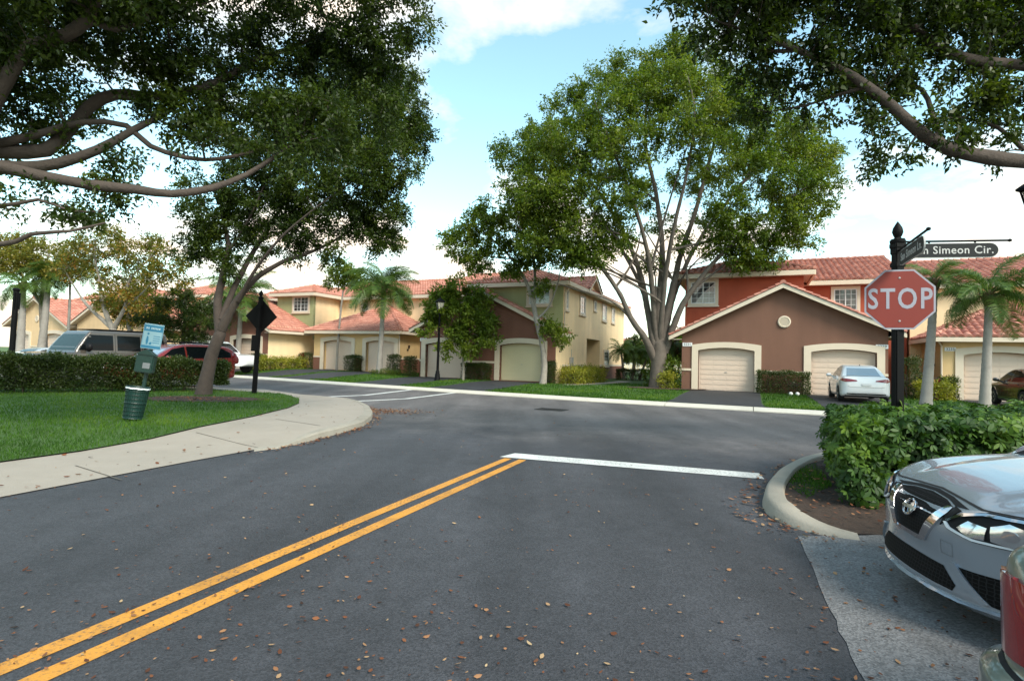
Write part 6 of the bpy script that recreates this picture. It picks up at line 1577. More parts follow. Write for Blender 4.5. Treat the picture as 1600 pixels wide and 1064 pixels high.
# drift of leaves by the corner kerb and lines of them in the gutters
dr_ = G(608, 643)[:2]+np.stack([rsl.normal(0, .55, 900), rsl.normal(0, .38, 900)], 1) @ np.array([[.93, -.36], [.36, .93]])
gut = np.array([kb[int(i)] for i in rsl.integers(0, len(kb), 700)])+rsl.normal(0, .10, (700, 2)); gut += unit(gut-cen)*.22
kk = np.array(kp[:46]); g2 = kk[rsl.integers(0, len(kk), 420)]+rsl.normal(0, .11, (420, 2)); g2 -= np.array([.14, .05])
dd3 = np.vstack([dr_, gut, g2]); dd3 = dd3[~inside(dd3, [tuple(p) for p in outer+inner[::-1]]) & ~inside(dd3, bed_p)]
litter(dd3, rsl.random(len(dd3))*.02, .048, 'fallen_leaves', 'orange brown drift of leaves gathered along the corner kerbs', 3)
bl_ = scatter([tuple(p) for p in bed[:60]]+[(8., 7.), (5., 5.6)], 900); bl_ = bl_[inside(bl_, bed_p)]
litter(bl_, np.full(len(bl_), .10), .05, 'fallen_leaves', 'dry leaves on the dark soil of the planting bed', 4, -.15)
pm = np.stack([t2[0]+.25+rsl.normal(0, .8, 500), t2[1]-.2+rsl.normal(0, .5, 500)], 1); litter(pm, np.full(500, .16), .05, 'fallen_leaves', 'dry leaves on the mulch ring under the leaning tree', 6, -.1)
# ------------------------------------------------------------------ vehicles
def poly_sd(x, y, poly):
    """signed distance to a closed outline, negative inside (arrays)"""
    d = np.full(np.broadcast(x, y).shape, 1e9); s = np.zeros(d.shape, bool); n = len(poly)
    for i in range(n):
        ax, ay = poly[i]; bx, by = poly[(i+1) % n]; ex, ey = bx-ax, by-ay; L2 = ex*ex+ey*ey+1e-12
        t = np.clip(((x-ax)*ex+(y-ay)*ey)/L2, 0, 1); d = np.minimum(d, np.hypot(x-ax-t*ex, y-ay-t*ey))
        c = ((ay > y) != (by > y))
        if abs(ey) > 1e-9: s ^= c & (x < ex*(y-ay)/ey+ax)
    return np.where(s, -d, d)
def smax(a, b, k): h = np.clip(.5-.5*(b-a)/k, 0, 1); return b+(a-b)*h+k*h*(1-h)
def smin(a, b, k): return -smax(-a, -b, k)
def round_poly(P, it=2):
    P = [np.array(p, float) for p in P]
    for _ in range(it):
        Q = []
        for i in range(len(P)):
            a, c = P[i], P[(i+1) % len(P)]; Q += [a*.75+c*.25, a*.25+c*.75]
        P = Q
    return [tuple(p) for p in P]
def surface_nets(f, lo, hi, h):
    g = [np.arange(lo[i], hi[i]+h, h) for i in range(3)]
    X, Y, Z = g[0][:, None, None], g[1][None, :, None], g[2][None, None, :]
    v = f(X, Y, Z); v = np.broadcast_to(v, (len(g[0]), len(g[1]), len(g[2]))); s = v < 0
    c = [s[i:s.shape[0]-1+i, j:s.shape[1]-1+j, k:s.shape[2]-1+k] for i in (0, 1) for j in (0, 1) for k in (0, 1)]
    al = np.logical_and.reduce(c); an = np.logical_or.reduce(c); act = an & ~al
    idx = -np.ones(act.shape, int); I = np.argwhere(act); idx[act] = np.arange(len(I))
    P = np.zeros((len(I), 3)); C = np.zeros(len(I)); cor = [(i, j, k) for i in (0, 1) for j in (0, 1) for k in (0, 1)]
    for a in range(8):
        for b_ in range(a+1, 8):
            dlt = np.abs(np.array(cor[a])-np.array(cor[b_]))
            if dlt.sum() != 1: continue
            va = v[I[:, 0]+cor[a][0], I[:, 1]+cor[a][1], I[:, 2]+cor[a][2]]; vb = v[I[:, 0]+cor[b_][0], I[:, 1]+cor[b_][1], I[:, 2]+cor[b_][2]]
            m = (va < 0) != (vb < 0); t = np.where(m, va/(va-vb+1e-12), 0)
            P += np.where(m[:, None], np.array(cor[a])+t[:, None]*(np.array(cor[b_])-np.array(cor[a])), 0); C += m
    V = np.array([lo[0], lo[1], lo[2]])+(I+P/C[:, None])*h
    F = []
    for ax in range(3):
        o1, o2 = [(1, 2), (2, 0), (0, 1)][ax]
        sl0 = [slice(None)]*3; sl1 = [slice(None)]*3; sl0[ax] = slice(0, -1); sl1[ax] = slice(1, None)
        e = s[tuple(sl0)] != s[tuple(sl1)]; E = np.argwhere(e); E = E[(E[:, o1] > 0) & (E[:, o2] > 0) & (E[:, o1] < act.shape[o1]) & (E[:, o2] < act.shape[o2])]
        q = []
        for d1, d2 in ((0, 0), (1, 0), (1, 1), (0, 1)):
            t = E.copy(); t[:, o1] -= d1; t[:, o2] -= d2; q.append(idx[t[:, 0], t[:, 1], t[:, 2]])
        q = np.stack(q, 1); fl = s[E[:, 0], E[:, 1], E[:, 2]]; q[~fl] = q[~fl][:, ::-1]; F.append(q)
    F = np.vstack(F); F = F[(F >= 0).all(1)]
    for _ in range(4):                       # pull the points onto the exact surface
        x, y, z = V[:, 0], V[:, 1], V[:, 2]; e = 1e-3; w = f(x, y, z)
        gr = np.stack([f(x+e, y, z)-f(x-e, y, z), f(x, y+e, z)-f(x, y-e, z), f(x, y, z+e)-f(x, y, z-e)], 1)/(2*e)
        st_ = w[:, None]*gr/np.maximum((gr**2).sum(1, keepdims=True), .15); ln = np.linalg.norm(st_, axis=1, keepdims=True); V = V-st_*np.minimum(1, .6*h/np.maximum(ln, 1e-9))
    return V, F
def car_paint(name, col, metal=.55, rough=.28, coat=.8): return mat(name, col, rough, .02, 30, metal=metal, coat=coat)
def smooth_metal(name, col, rough=.1): return mat(name, col, rough, .02, 20, metal=1.0)
M_TYRE = mat('tyre_rubber', (.014, .014, .015), .85, .2, 12); M_RIM = mat('alloy_rim', (.42, .42, .43), .3, .05, 10, metal=.9)
M_CHROME = smooth_metal('chrome', (.62, .62, .64), .08); M_CGLASS = mat('car_glass', (.006, .008, .009), .06, .1, 6, spec=.15); M_LGL = mat('bright_windscreen', (.26, .31, .35), .04, .1, 6, spec=.9, coat=.8)
M_BPLAST = mat('black_plastic', (.007, .007, .008), .55, .2, 20, spec=.2); M_TAIL = mat('red_tail_lamp', (.22, .006, .006), .12, .1, 9, coat=.9); M_SEAM = mat('panel_gap', (.008, .008, .009), .8)
M_LAMP = mat('headlamp_reflector', (.55, .57, .6), .12, .06, 30, metal=.85); M_LAMPW = mat('lamp_white', (.75, .77, .8), .2, .03, 9, coat=.6)
M_UNDER = mat('underbody', (.008, .008, .008), .9)
class Car:
    def __init__(s, name, label, paint, tub, plan, sect, gh=None, ghs=None, wheels=(1.35, -1.33), wr=.32, track=.76, h=.045, k=.07, kg=.06, ww=.21, arch=.06, extra=None, group=None):
        s.root = thing(name, label, 'car', group=group); s.paint = paint
        tub = round_poly(tub, 2); plan = round_poly(plan, 2); sect = round_poly(sect, 2)
        if gh: gh = round_poly(gh, 1); ghs = round_poly(ghs, 1)
        xs = [p[0] for p in tub]; ys = max(p[1] for p in plan); zs = max([p[1] for p in tub]+[p[1] for p in (gh or [])])
        def f(x, y, z):
            ay = np.abs(y)
            v = smax(smax(poly_sd(x, z, tub), poly_sd(x, ay, plan), k), poly_sd(ay, z, sect), k)
            if gh: v = smin(v, smax(poly_sd(x, z, gh), poly_sd(ay, z, ghs), kg), .03)
            if extra: v = extra(v, x, ay, z)
            for wx in wheels:
                v = smax(v, -smax(np.hypot(x-wx, z-wr)-(wr+arch), (track-ww*.62)-ay, .01), .015)
            return v
        s.f = f
        V, F = surface_nets(f, (min(xs)-.1, -ys-.1, .05), (max(xs)+.1, ys+.1, zs+.1), h)
        me = bpy.data.meshes.new('body'); me.from_pydata([tuple(v) for v in V], [], [tuple(q) for q in F]); me.update()
        s.body = link('body', me, paint, s.root, True, 50)
        s.bvh = BVHTree.FromPolygons([Vector(v) for v in V], [tuple(int(i) for i in q) for q in F])
        s.wr, s.track, s.ww = wr, track, ww
        for wx in wheels:
            for sg in (-1, 1): s.wheel(wx, sg)
    def wheel(s, wx, sg):
        M = Matrix.Translation((wx, sg*s.track, s.wr)) @ Matrix.Rotation(R(-90*sg), 4, 'X'); w = s.ww/2; r = s.wr
        b = MB(); b.lathe([(r*.66, -w), (r*.93, -w), (r, -w*.7), (r, w*.7), (r*.94, w), (r*.70, w*1.02), (r*.66, w*.85)], 28, M); wh = b.build('wheel', M_TYRE, s.root, True)
        b = MB(); b.lathe([(r*.66, w*.55), (r*.66, w*.93), (r*.61, w*.9), (r*.58, w*.35), (.0, w*.3)], 28, M)
        for k in range(10):
            a = 2*math.pi*k/10; ca, sa = math.cos(a), math.sin(a); t = .035
            pts = [(r*.13*ca-t*sa, r*.13*sa+t*ca, w*.78), (r*.13*ca+t*sa, r*.13*sa-t*ca, w*.78), (r*.62*ca+t*.7*sa, r*.62*sa-t*.7*ca, w*.9), (r*.62*ca-t*.7*sa, r*.62*sa+t*.7*ca, w*.9)]
            lo_ = [(p[0], p[1], w*.4) for p in pts]; b.add([M @ Vector(p) for p in pts+lo_], [(0, 1, 2, 3), (0, 4, 5, 1), (1, 5, 6, 2), (2, 6, 7, 3), (3, 7, 4, 0)])
        b.lathe([(.0, w*.5), (r*.2, w*.7), (r*.17, w*.88), (.0, w*.9)], 14, M); b.build('rim', M_RIM, wh)
    def hit(s, o, d):
        r = s.bvh.ray_cast(Vector(o), Vector(d)); return (r[0], r[1]) if r[0] is not None else (None, None)
    def proj(s, axis, a, c, side):
        """axis 'x+': seen from the front, (a, c) = (y, z); 'x-': from behind; 'y': from the side, (a, c) = (x, z); 'z': from above, (x, y)"""
        o, d = {'x+': ((6, a, c), (-1, 0, 0)), 'x-': ((-6, a, c), (1, 0, 0)), 'y': ((a, 4*side, c), (0, -side, 0)), 'z': ((a, c, 4), (0, 0, -1))}[axis]
        p, n = s.hit(o, d)
        if p is None:
            q = Vector(o)+Vector(d)*(4 if axis[0] != 'x' else 4); r = s.bvh.find_nearest(q); p, n = r[0], r[1]
        if n.dot(Vector(d)) > 0: n = -n
        return p, n
    def patch(s, name, axis, poly, m, off=.003, res=.06, side=1, thick=0., parent=None, build=True, mb=None, smooth=True):
        """a piece that follows the body surface: outline in the view plane, laid on the skin, optionally with thickness"""
        v, f = cdt(poly, res); P = [s.proj(axis, a, c, side) for a, c in v]; b = mb or MB()
        top = [p+n*(off+thick) for p, n in P]
        b.add(top, f)
        if thick > 0:
            cnt = {}
            for t in f:
                for i in range(len(t)):
                    e = (t[i], t[(i+1) % len(t)]); cnt[tuple(sorted(e))] = cnt.get(tuple(sorted(e)), []) + [e]
            n = len(top); bot = [p+nn*(off-.004) for p, nn in P]; o = len(b.v)
            b.v += [tuple(p) for p in bot]; b.t += [.5]*len(bot)
            for e in cnt.values():
                if len(e) == 1: i, j = e[0]; b.f.append((o-n+i, o+i, o+j, o-n+j))
        if mb is None and build: return b.build(name, m, parent or s.root, smooth, sharp=40)
        return b
    def line(s, name, axis, pts, w, m=None, off=.002, side=1, parent=None, step=.05):
        P = []; pts = [np.array(p, float) for p in pts]; b = MB(); r = resamp(pts, step); L = []; Rr = []
        for i, p in enumerate(r):
            t = r[min(i+1, len(r)-1)]-r[max(i-1, 0)]; t = t/np.linalg.norm(t); nn = np.array([-t[1], t[0]])*w/2
            for lst, q in ((L, p+nn), (Rr, p-nn)): h_, n_ = s.proj(axis, q[0], q[1], side); lst.append(h_+n_*off)
        n = len(L); b.add(L+Rr, [(i, i+1, n+i+1, n+i) for i in range(n-1)]); return b.build(name, m or M_SEAM, parent or s.root)
    def place(s, x, y, z, az):
        s.root.location = (x, y, z); s.root.rotation_euler = (0, 0, R(90-az)); return s
    def mirror_box(s, x, z, y, m, sx=.10, sy=.2, sz=.13):
        for sg in (-1, 1):
            b = MB(); bm = bmesh.new(); bmesh.ops.create_icosphere(bm, subdivisions=2, radius=1); b.bm(bm, Matrix.Translation((x, sg*(y+sy*.45), z)) @ Matrix.Diagonal((sx, sy*.55, sz*.6, 1))); b.tube([(x+.02, sg*(y-.1), z-.07), (x, sg*(y+.06), z-.02)], .03, 6); b.build('wing_mirror', m, s.root, True)

SED_TUB = [(-2.30, .36), (-2.33, .62), (-2.27, .86), (-2.16, 1.02), (-1.9, 1.05), (-1.3, .99), (0, .95), (.95, .96), (1.35, .93), (1.85, .83), (2.16, .715), (2.27, .62), (2.31, .45), (2.30, .24), (2.12, .18), (1.6, .17), (-1.6, .17), (-2.1, .24)]
SED_PLAN = [(-2.33, 0), (-2.32, .45), (-2.22, .74), (-2.0, .85), (-1.2, .885), (0, .88), (1.3, .885), (1.85, .86), (2.10, .74), (2.25, .52), (2.31, .25), (2.325, 0), (2.325, -.4), (-2.33, -.4)]
SED_SECT = [(-.5, .1), (.78, .12), (.85, .28), (.885, .55), (.875, .78), (.80, .97), (.62, 1.06), (.3, 1.1), (-.5, 1.1)]
SED_GH = [(-1.85, .97), (-1.45, 1.12), (-.95, 1.38), (-.5, 1.475), (0, 1.49), (.42, 1.43), (.85, 1.2), (1.28, .95), (1.28, .75), (-1.8, .75)]
SED_GHS = [(-.5, .7), (.80, .7), (.795, .95), (.70, 1.2), (.585, 1.43), (.5, 1.55), (-.5, 1.56)]
def sedan(label, paint, h=.05, sx=1.0, group='sedans', name='parked_car', k=.07, windows=True, extra=None):
    T = lambda P: [(p[0]*sx, p[1]) for p in P]
    c = Car(name, label, paint, T(SED_TUB), T(SED_PLAN), SED_SECT, T(SED_GH), SED_GHS, wheels=(1.36*sx, -1.34*sx), h=h, k=k, group=group, extra=extra)
    if windows:
        for sd in (-1, 1):
            c.patch('side_window', 'y', T([(1.0, .99), (.42, 1.36), (-.05, 1.415), (-.05, .985)]), M_CGLASS, .004, .12, sd)
            c.patch('side_window', 'y', T([(-.11, .985), (-.11, 1.415), (-.55, 1.40), (-1.0, 1.27), (-1.28, 1.06), (-1.1, .99)]), M_CGLASS, .004, .12, sd)
            c.line('door_gap', 'y', T([(.98, .95), (1.0, .5), (.92, .28), (-.1, .28), (-.08, .97)]), .012, side=sd)
            c.line('door_gap', 'y', T([(-.1, .28), (-.85, .28), (-1.05, .6), (-1.1, .97)]), .012, side=sd)
            for hx in (.05, -.95): c.patch('door_handle', 'y', T([(hx, .86), (hx+.2, .86), (hx+.2, .895), (hx, .895)]), paint, .002, .1, sd, .025)
        c.patch('windscreen', 'z', T([(1.18, -.62), (.52, -.50), (.52, .50), (1.18, .62)]), M_CGLASS, .004, .12)
        c.mirror_box(.80*sx, 1.03, .86, paint)
    return c
# ============ the silver car nose at the right edge
P_SILV = car_paint('silver_metallic_paint', (.29, .325, .375), .45, .26)
NOSE_TUB = [(-2.30, .36), (-2.33, .62), (-2.27, .86), (-2.16, 1.02), (-1.9, 1.05), (-1.3, .99), (0, .95), (.9, 1.0), (1.3, .965), (1.75, .89), (2.05, .80), (2.20, .72), (2.265, .63), (2.275, .52), (2.255, .42), (2.27, .34), (2.31, .27), (2.32, .215), (2.24, .19), (1.6, .17), (-1.6, .17), (-2.1, .24)]
NOSE_PLAN = [(-2.33, 0), (-2.32, .45), (-2.22, .74), (-2.0, .85), (-1.2, .885), (0, .88), (1.3, .885), (1.65, .868), (1.88, .82), (2.05, .72), (2.20, .54), (2.28, .32), (2.32, .12), (2.325, 0), (2.325, -.4), (-2.33, -.4)]
def hood_crease(v, x, ay, z):
    # raised centre of the hood between two creases, and the scooped lower corners of the bumper
    w = 1/(1+np.exp((ay-(.44+.10*(1.9-x)))/.025)); on = np.clip((x-.9)/.3, 0, 1)*np.clip((2.12-x)/.2, 0, 1)*np.clip((z-.7)/.06, 0, 1)
    return v-.016*w*on
nc = Car('silver_car', 'silver sedan nose with dark honeycomb grille, parked at the right by the hedge', P_SILV, NOSE_TUB, NOSE_PLAN, SED_SECT, SED_GH, SED_GHS, wheels=(1.36, -1.34), h=.03, k=.10, extra=hood_crease)
def honey():
    m = bpy.data.materials.new('honeycomb_grille'); m.use_nodes = True; n, l = nt(m); b = bsdf(m); b.inputs['Roughness'].default_value = .65; b.inputs['Specular IOR Level'].default_value = .15
    t = n.new('ShaderNodeTexCoord'); mp = n.new('ShaderNodeMapping'); mp.inputs['Scale'].default_value = (1, 34, 46); l.new(t.outputs['Object'], mp.inputs[0])
    v = n.new('ShaderNodeTexVoronoi'); v.feature = 'DISTANCE_TO_EDGE'; v.inputs['Scale'].default_value = 1; v.inputs['Randomness'].default_value = .25; l.new(mp.outputs[0], v.inputs['Vector'])
    r = n.new('ShaderNodeValToRGB'); r.color_ramp.elements[0].position = .05; r.color_ramp.elements[1].position = .13; r.color_ramp.elements[0].color = (.014, .014, .015, 1); r.color_ramp.elements[1].color = (.0012, .0012, .0012, 1)
    l.new(v.outputs['Distance'], r.inputs[0]); l.new(r.outputs[0], b.inputs['Base Color']); bp = n.new('ShaderNodeBump'); bp.inputs['Distance'].default_value = .01; bp.invert = True; l.new(r.outputs[0], bp.inputs['Height']); l.new(bp.outputs[0], b.inputs['Normal'])
    return m
M_HONEY = honey()
# upper grille, V-shaped chrome, badge
g = nc.patch('grille', 'x+', [(-.33, .735), (-.25, .62), (-.16, .505), (.16, .505), (.25, .62), (.33, .735), (.20, .755), (0, .765), (-.20, .755)], M_HONEY, .002, .04)
for sg in (-1, 1):
    nc.patch('grille_chrome', 'x+', [(sg*.355, .70), (sg*.275, .59), (sg*.20, .485), (sg*.14, .49), (sg*.205, .60), (sg*.30, .73), (sg*.35, .73)], M_CHROME, .003, .03, 1, .014)
    nc.patch('grille_arm', 'x+', [(sg*.41, .735), (sg*.395, .70), (sg*.33, .625), (sg*.345, .70), (sg*.34, .742)], M_BPLAST, .003, .03, 1, .006)
nc.patch('grille_chrome', 'x+', [(-.195, .498), (-.14, .474), (.14, .474), (.195, .498), (.14, .504), (-.14, .504)], M_CHROME, .003, .04, 1, .010)
nc.patch('grille_surround', 'x+', [(-.44, .752), (-.33, .743), (-.20, .760), (0, .770), (.20, .760), (.33, .743), (.44, .752), (.33, .762), (.20, .776), (0, .785), (-.20, .776), (-.33, .762)], M_BPLAST, .002, .04)
bp_, bn_ = nc.proj('x+', 0, .645, 1)
Mb = Matrix.Translation(bp_+bn_*.012) @ bn_.to_track_quat('Z', 'Y').to_matrix().to_4x4()
b = MB(); ring = [(.062*math.cos(a), .054*math.sin(a)) for a in np.linspace(0, 6.2832, 25)]
b.tube([Mb @ Vector((p[0], p[1], .006)) for p in ring], .0085, 8, cap=False); b.bbox((-.082, -.013, .002), (.082, .013, .014), .004, Mb); b.lathe([(.056, -.012), (.056, -.004), (.0, -.003)], 20, Mb); b.build('badge', M_CHROME, nc.root, True)
# headlamps
for sg in (-1, 1):
    hl = nc.patch('headlight', 'x+', [(sg*.335, .652), (sg*.38, .618), (sg*.55, .590), (sg*.76, .598), (sg*.855, .64), (sg*.85, .755), (sg*.74, .782), (sg*.56, .768), (sg*.43, .728)], M_BPLAST, .003, .03)
    nc.patch('reflector', 'x+', [(sg*.46, .645), (sg*.53, .613), (sg*.60, .62), (sg*.605, .69), (sg*.51, .697)], M_LAMP, .008, .02, 1, .006, hl)
    lens = nc.patch('reflector', 'x+', [(sg*.625, .625), (sg*.70, .612), (sg*.755, .64), (sg*.75, .72), (sg*.68, .735), (sg*.62, .70)], M_LAMP, .008, .02, 1, .010, hl)
    nc.patch('projector_lens', 'x+', [(sg*(.688+.028*math.cos(a)), .675+.028*math.sin(a)) for a in np.linspace(0, 6.283, 15)[:-1]], M_CHROME, .020, .02, 1, .004, hl)
    nc.patch('reflector', 'x+', [(sg*.775, .635), (sg*.82, .645), (sg*.835, .70), (sg*.80, .735), (sg*.77, .72)], M_LAMPW, .008, .02, 1, .006, hl)
    nc.patch('daytime_strip', 'x+', [(sg*.355, .652), (sg*.395, .622), (sg*.55, .597), (sg*.75, .605), (sg*.75, .616), (sg*.55, .610), (sg*.41, .634), (sg*.375, .657)], M_LAMPW, .008, .02, 1, .006, hl)
    nc.patch('chrome_edge', 'x+', [(sg*.365, .662), (sg*.44, .722), (sg*.56, .757), (sg*.74, .771), (sg*.74, .757), (sg*.56, .742), (sg*.45, .705), (sg*.39, .662)], M_CHROME, .008, .02, 1, .006, hl)
    nc.patch('fog_recess', 'x+', [(sg*.47, .415), (sg*.76, .425), (sg*.80, .39), (sg*.79, .27), (sg*.72, .245), (sg*.62, .255)], M_HONEY, .003, .035)
    nc.patch('bumper_blade', 'x+', [(sg*.42, .425), (sg*.455, .43), (sg*.61, .26), (sg*.585, .25)], P_SILV, .004, .03, 1, .012)
nc.patch('lower_grille', 'x+', [(-.36, .385), (.36, .385), (.46, .30), (.44, .262), (-.44, .262), (-.46, .30)], M_HONEY, .003, .04)
nc.patch('lower_lip', 'x+', [(-.84, .235), (-.46, .222), (.46, .222), (.84, .235), (.84, .205), (.46, .195), (-.46, .195), (-.84, .205)], P_SILV, .004, .04, 1, .02)
nc.line('hood_gap', 'x+', [(-.78, .79), (-.50, .770), (-.25, .782), (0, .792), (.25, .782), (.50, .770), (.78, .79)], .008)
for sg in (-1, 1): nc.line('hood_gap', 'z', [(1.98, sg*.66), (1.85, sg*.735), (1.5, sg*.755), (1.1, sg*.75)], .008)
sq = [(.34, .46), (.34, .535), (.43, .535), (.43, .46), (.34, .46)]
nc.line('tow_cover', 'x+', sq, .004, mat('faint_panel_gap', (.09, .095, .10), .6), .0015)
nc.patch('windscreen', 'z', [(1.18, -.62), (.52, -.50), (.52, .50), (1.18, .62)], M_CGLASS, .004, .1)
nc.patch('wiper_cowl', 'z', [(1.26, -.66), (1.18, -.63), (1.18, .63), (1.26, .66)], M_BPLAST, .004, .08)
for sd in (-1, 1): nc.patch('side_window', 'y', [(1.0, .99), (.42, 1.36), (-.05, 1.415), (-.05, .985)], M_CGLASS, .004, .1, sd); nc.patch('side_window', 'y', [(-.11, .985), (-.11, 1.415), (-.55, 1.40), (-1.0, 1.27), (-1.28, 1.06)], M_CGLASS, .004, .1, sd)
nc.mirror_box(.80, 1.03, .86, P_SILV)
NOSE_AZ = 282.
nx = Vector((math.sin(R(NOSE_AZ)), math.cos(R(NOSE_AZ)))); nc.place(2.72-nx.x*2.31, 3.79-nx.y*2.31, .005, NOSE_AZ)
# ============ tail of the grey green car in the corner
P_GG = car_paint('grey_green_metallic_paint', (.22, .25, .22), .6, .28)
def step_bumper(v, x, ay, z):
    w = 1/(1+np.exp((z-.585)/.008))*np.clip((-1.45-x)/.25, 0, 1)
    return v-.075*w
tc_ = sedan('grey green sedan whose rear corner and red tail lamp show at lower right', P_GG, .03, .98, None, 'grey_car', .06, extra=step_bumper)
for sg in (-1, 1):
    tl = tc_.patch('tail_light', 'x-', [(sg*.46, .66), (sg*.48, .88), (sg*.76, .90), (sg*.84, .82), (sg*.85, .66), (sg*.7, .635)], M_TAIL, .004, .04, 1, .012)
    tc_.patch('tail_light_side', 'y', [(-2.25, .68), (-2.18, .90), (-1.95, .86), (-2.0, .70)], M_TAIL, .004, .04, sg, .012, tl)
tc_.line('bumper_gap', 'x-', [(-.86, .60), (-.5, .595), (.5, .595), (.86, .60)], .012)
tc_.line('boot_gap', 'x-', [(-.5, .60), (-.5, .95)], .008); tc_.line('boot_gap', 'x-', [(.5, .60), (.5, .95)], .008)
tc_.patch('rear_window', 'z', [(-1.02, -.5), (-1.72, -.58), (-1.72, .58), (-1.02, .5)], M_CGLASS, .004, .12)
b = MB(); b.bbox((-2.37, -.16, .72), (-2.335, .16, .83), .01); b.build('number_plate', T_PLATE, tc_.root)
# ============ white sedan on the driveway
P_WHT = car_paint('white_car_paint', (.80, .80, .80), .0, .3)
wc = sedan('white sedan seen from behind on the right driveway of the orange townhouse', P_WHT, .045)
def tail_dress(c, x=1.0):
    c.patch('rear_window', 'z', [(-.98*x, -.5), (-1.74*x, -.60), (-1.74*x, .60), (-.98*x, .5)], M_LGL, .004, .1)
    for sg in (-1, 1):
        c.patch('tail_light', 'x-', [(sg*.30, .835), (sg*.32, .875), (sg*.62, .93), (sg*.84, .94), (sg*.86, .86), (sg*.70, .80)], M_TAIL, .004, .05, 1, .012)
    c.patch('rear_diffuser', 'x-', [(-.74, .22), (.74, .22), (.66, .36), (-.66, .36)], M_BPLAST, .004, .07)
    p = MB(); p.bbox((-2.345*x, -.16, .66), (-2.325*x, .16, .76), .01); p.build('number_plate', T_PLATE, c.root)
    c.line('boot_gap', 'x-', [(-.62, .63), (-.5, .60), (.5, .60), (.62, .63)], .010)
tail_dress(wc)
b = MB(); b.lathe([(.02, 0), (.015, .05), (.003, .06)], 6, Matrix.Translation((-.75, 0, 1.45))); b.build('antenna', M_BPLAST, wc.root)
q = at(R_O, 6.75, -3.2); wc.place(q[0], q[1], q[2]+.03, 24)
# ============ dark car on the next driveway
P_DRK = car_paint('dark_brown_metallic_paint', (.014, .0125, .012), .1, .25)
dc_ = sedan('dark brown sedan at the right edge before the ochre garage', P_DRK, .05); tail_dress(dc_)
q = at(RB_O, 12.75, -4.4); dc_.place(q[0], q[1], q[2]+.03, 24)
# ============ white sedan at the far left
P_PAL = car_paint('pale_silver_paint', (.55, .56, .57), .4, .3)
ls = sedan('pale silver sedan at the far left behind the hedge, beside the black post', P_PAL, .055)
for sg in (-1, 1):
    ls.patch('headlight', 'x+', [(sg*.52, .60), (sg*.82, .64), (sg*.86, .74), (sg*.60, .71)], M_LAMPW, .004, .05, 1, .01)
ls.patch('tail_light', 'x-', [(.5, .78), (.84, .8), (.86, .92), (.52, .9)], M_TAIL, .004, .05, 1, .012); ls.patch('tail_light', 'x-', [(-.5, .78), (-.84, .8), (-.86, .92), (-.52, .9)], M_TAIL, .004, .05, 1, .012)
# ============ red wagon
P_RED = car_paint('red_car_paint', (.26, .022, .016), .2, .25)
WG_TUB = [(-2.33, .4), (-2.36, .7), (-2.32, 1.0), (-2.25, 1.08), (-1.0, 1.04), (.9, 1.0), (1.3, .98), (1.85, .90), (2.2, .78), (2.3, .62), (2.32, .40), (2.1, .24), (-1.6, .22), (-2.15, .28)]
WG_GH = [(-2.34, .98), (-2.28, 1.2), (-2.02, 1.50), (-1.5, 1.585), (-.5, 1.62), (.2, 1.57), (.6, 1.42), (1.38, .98), (1.38, .8), (-2.3, .8)]
WG_GHS = [(-.5, .8), (.82, .8), (.82, 1.0), (.74, 1.25), (.62, 1.55), (.52, 1.68), (-.5, 1.7)]
rw = Car('parked_wagon', 'red wagon with pale windscreen parked behind the hedge on the left', P_RED, WG_TUB, SED_PLAN, SED_SECT, WG_GH, WG_GHS, wr=.34, h=.05)
for sd in (-1, 1):
    rw.patch('side_window', 'y', [(1.05, 1.04), (.55, 1.39), (.05, 1.49), (.05, 1.04)], M_CGLASS, .004, .12, sd)
    rw.patch('side_window', 'y', [(-.02, 1.04), (-.02, 1.50), (-.95, 1.50), (-.95, 1.06)], M_CGLASS, .004, .12, sd)
    rw.patch('side_window', 'y', [(-1.03, 1.06), (-1.03, 1.50), (-1.6, 1.46), (-1.95, 1.28), (-1.95, 1.1)], M_CGLASS, .004, .12, sd)
    b = MB(); b.tube([(.1, sd*.60, 1.60), (-.1, sd*.60, 1.66), (-1.5, sd*.60, 1.645), (-1.65, sd*.60, 1.58)], .018, 6); b.build('roof_rail', M_BPLAST, rw.root)
    rw.line('door_gap', 'y', [(1.0, 1.0), (1.0, .5), (.9, .32), (0, .32), (.02, 1.03)], .014, side=sd); rw.line('door_gap', 'y', [(0, .32), (-.9, .32), (-1.0, .6), (-1.0, 1.04)], .014, side=sd)
    rw.patch('headlight', 'x+', [(sd*.50, .66), (sd*.80, .68), (sd*.85, .80), (sd*.58, .78)], M_LAMPW, .004, .05, 1, .01)
    rw.patch('tail_light', 'x-', [(sd*.62, .85), (sd*.84, .85), (sd*.84, 1.3), (sd*.70, 1.3)], M_TAIL, .004, .06, 1, .012)
rw.patch('windscreen', 'z', [(1.30, -.66), (.66, -.52), (.66, .52), (1.30, .66)], M_LGL, .004, .1); rw.mirror_box(.85, 1.08, .86, P_RED)
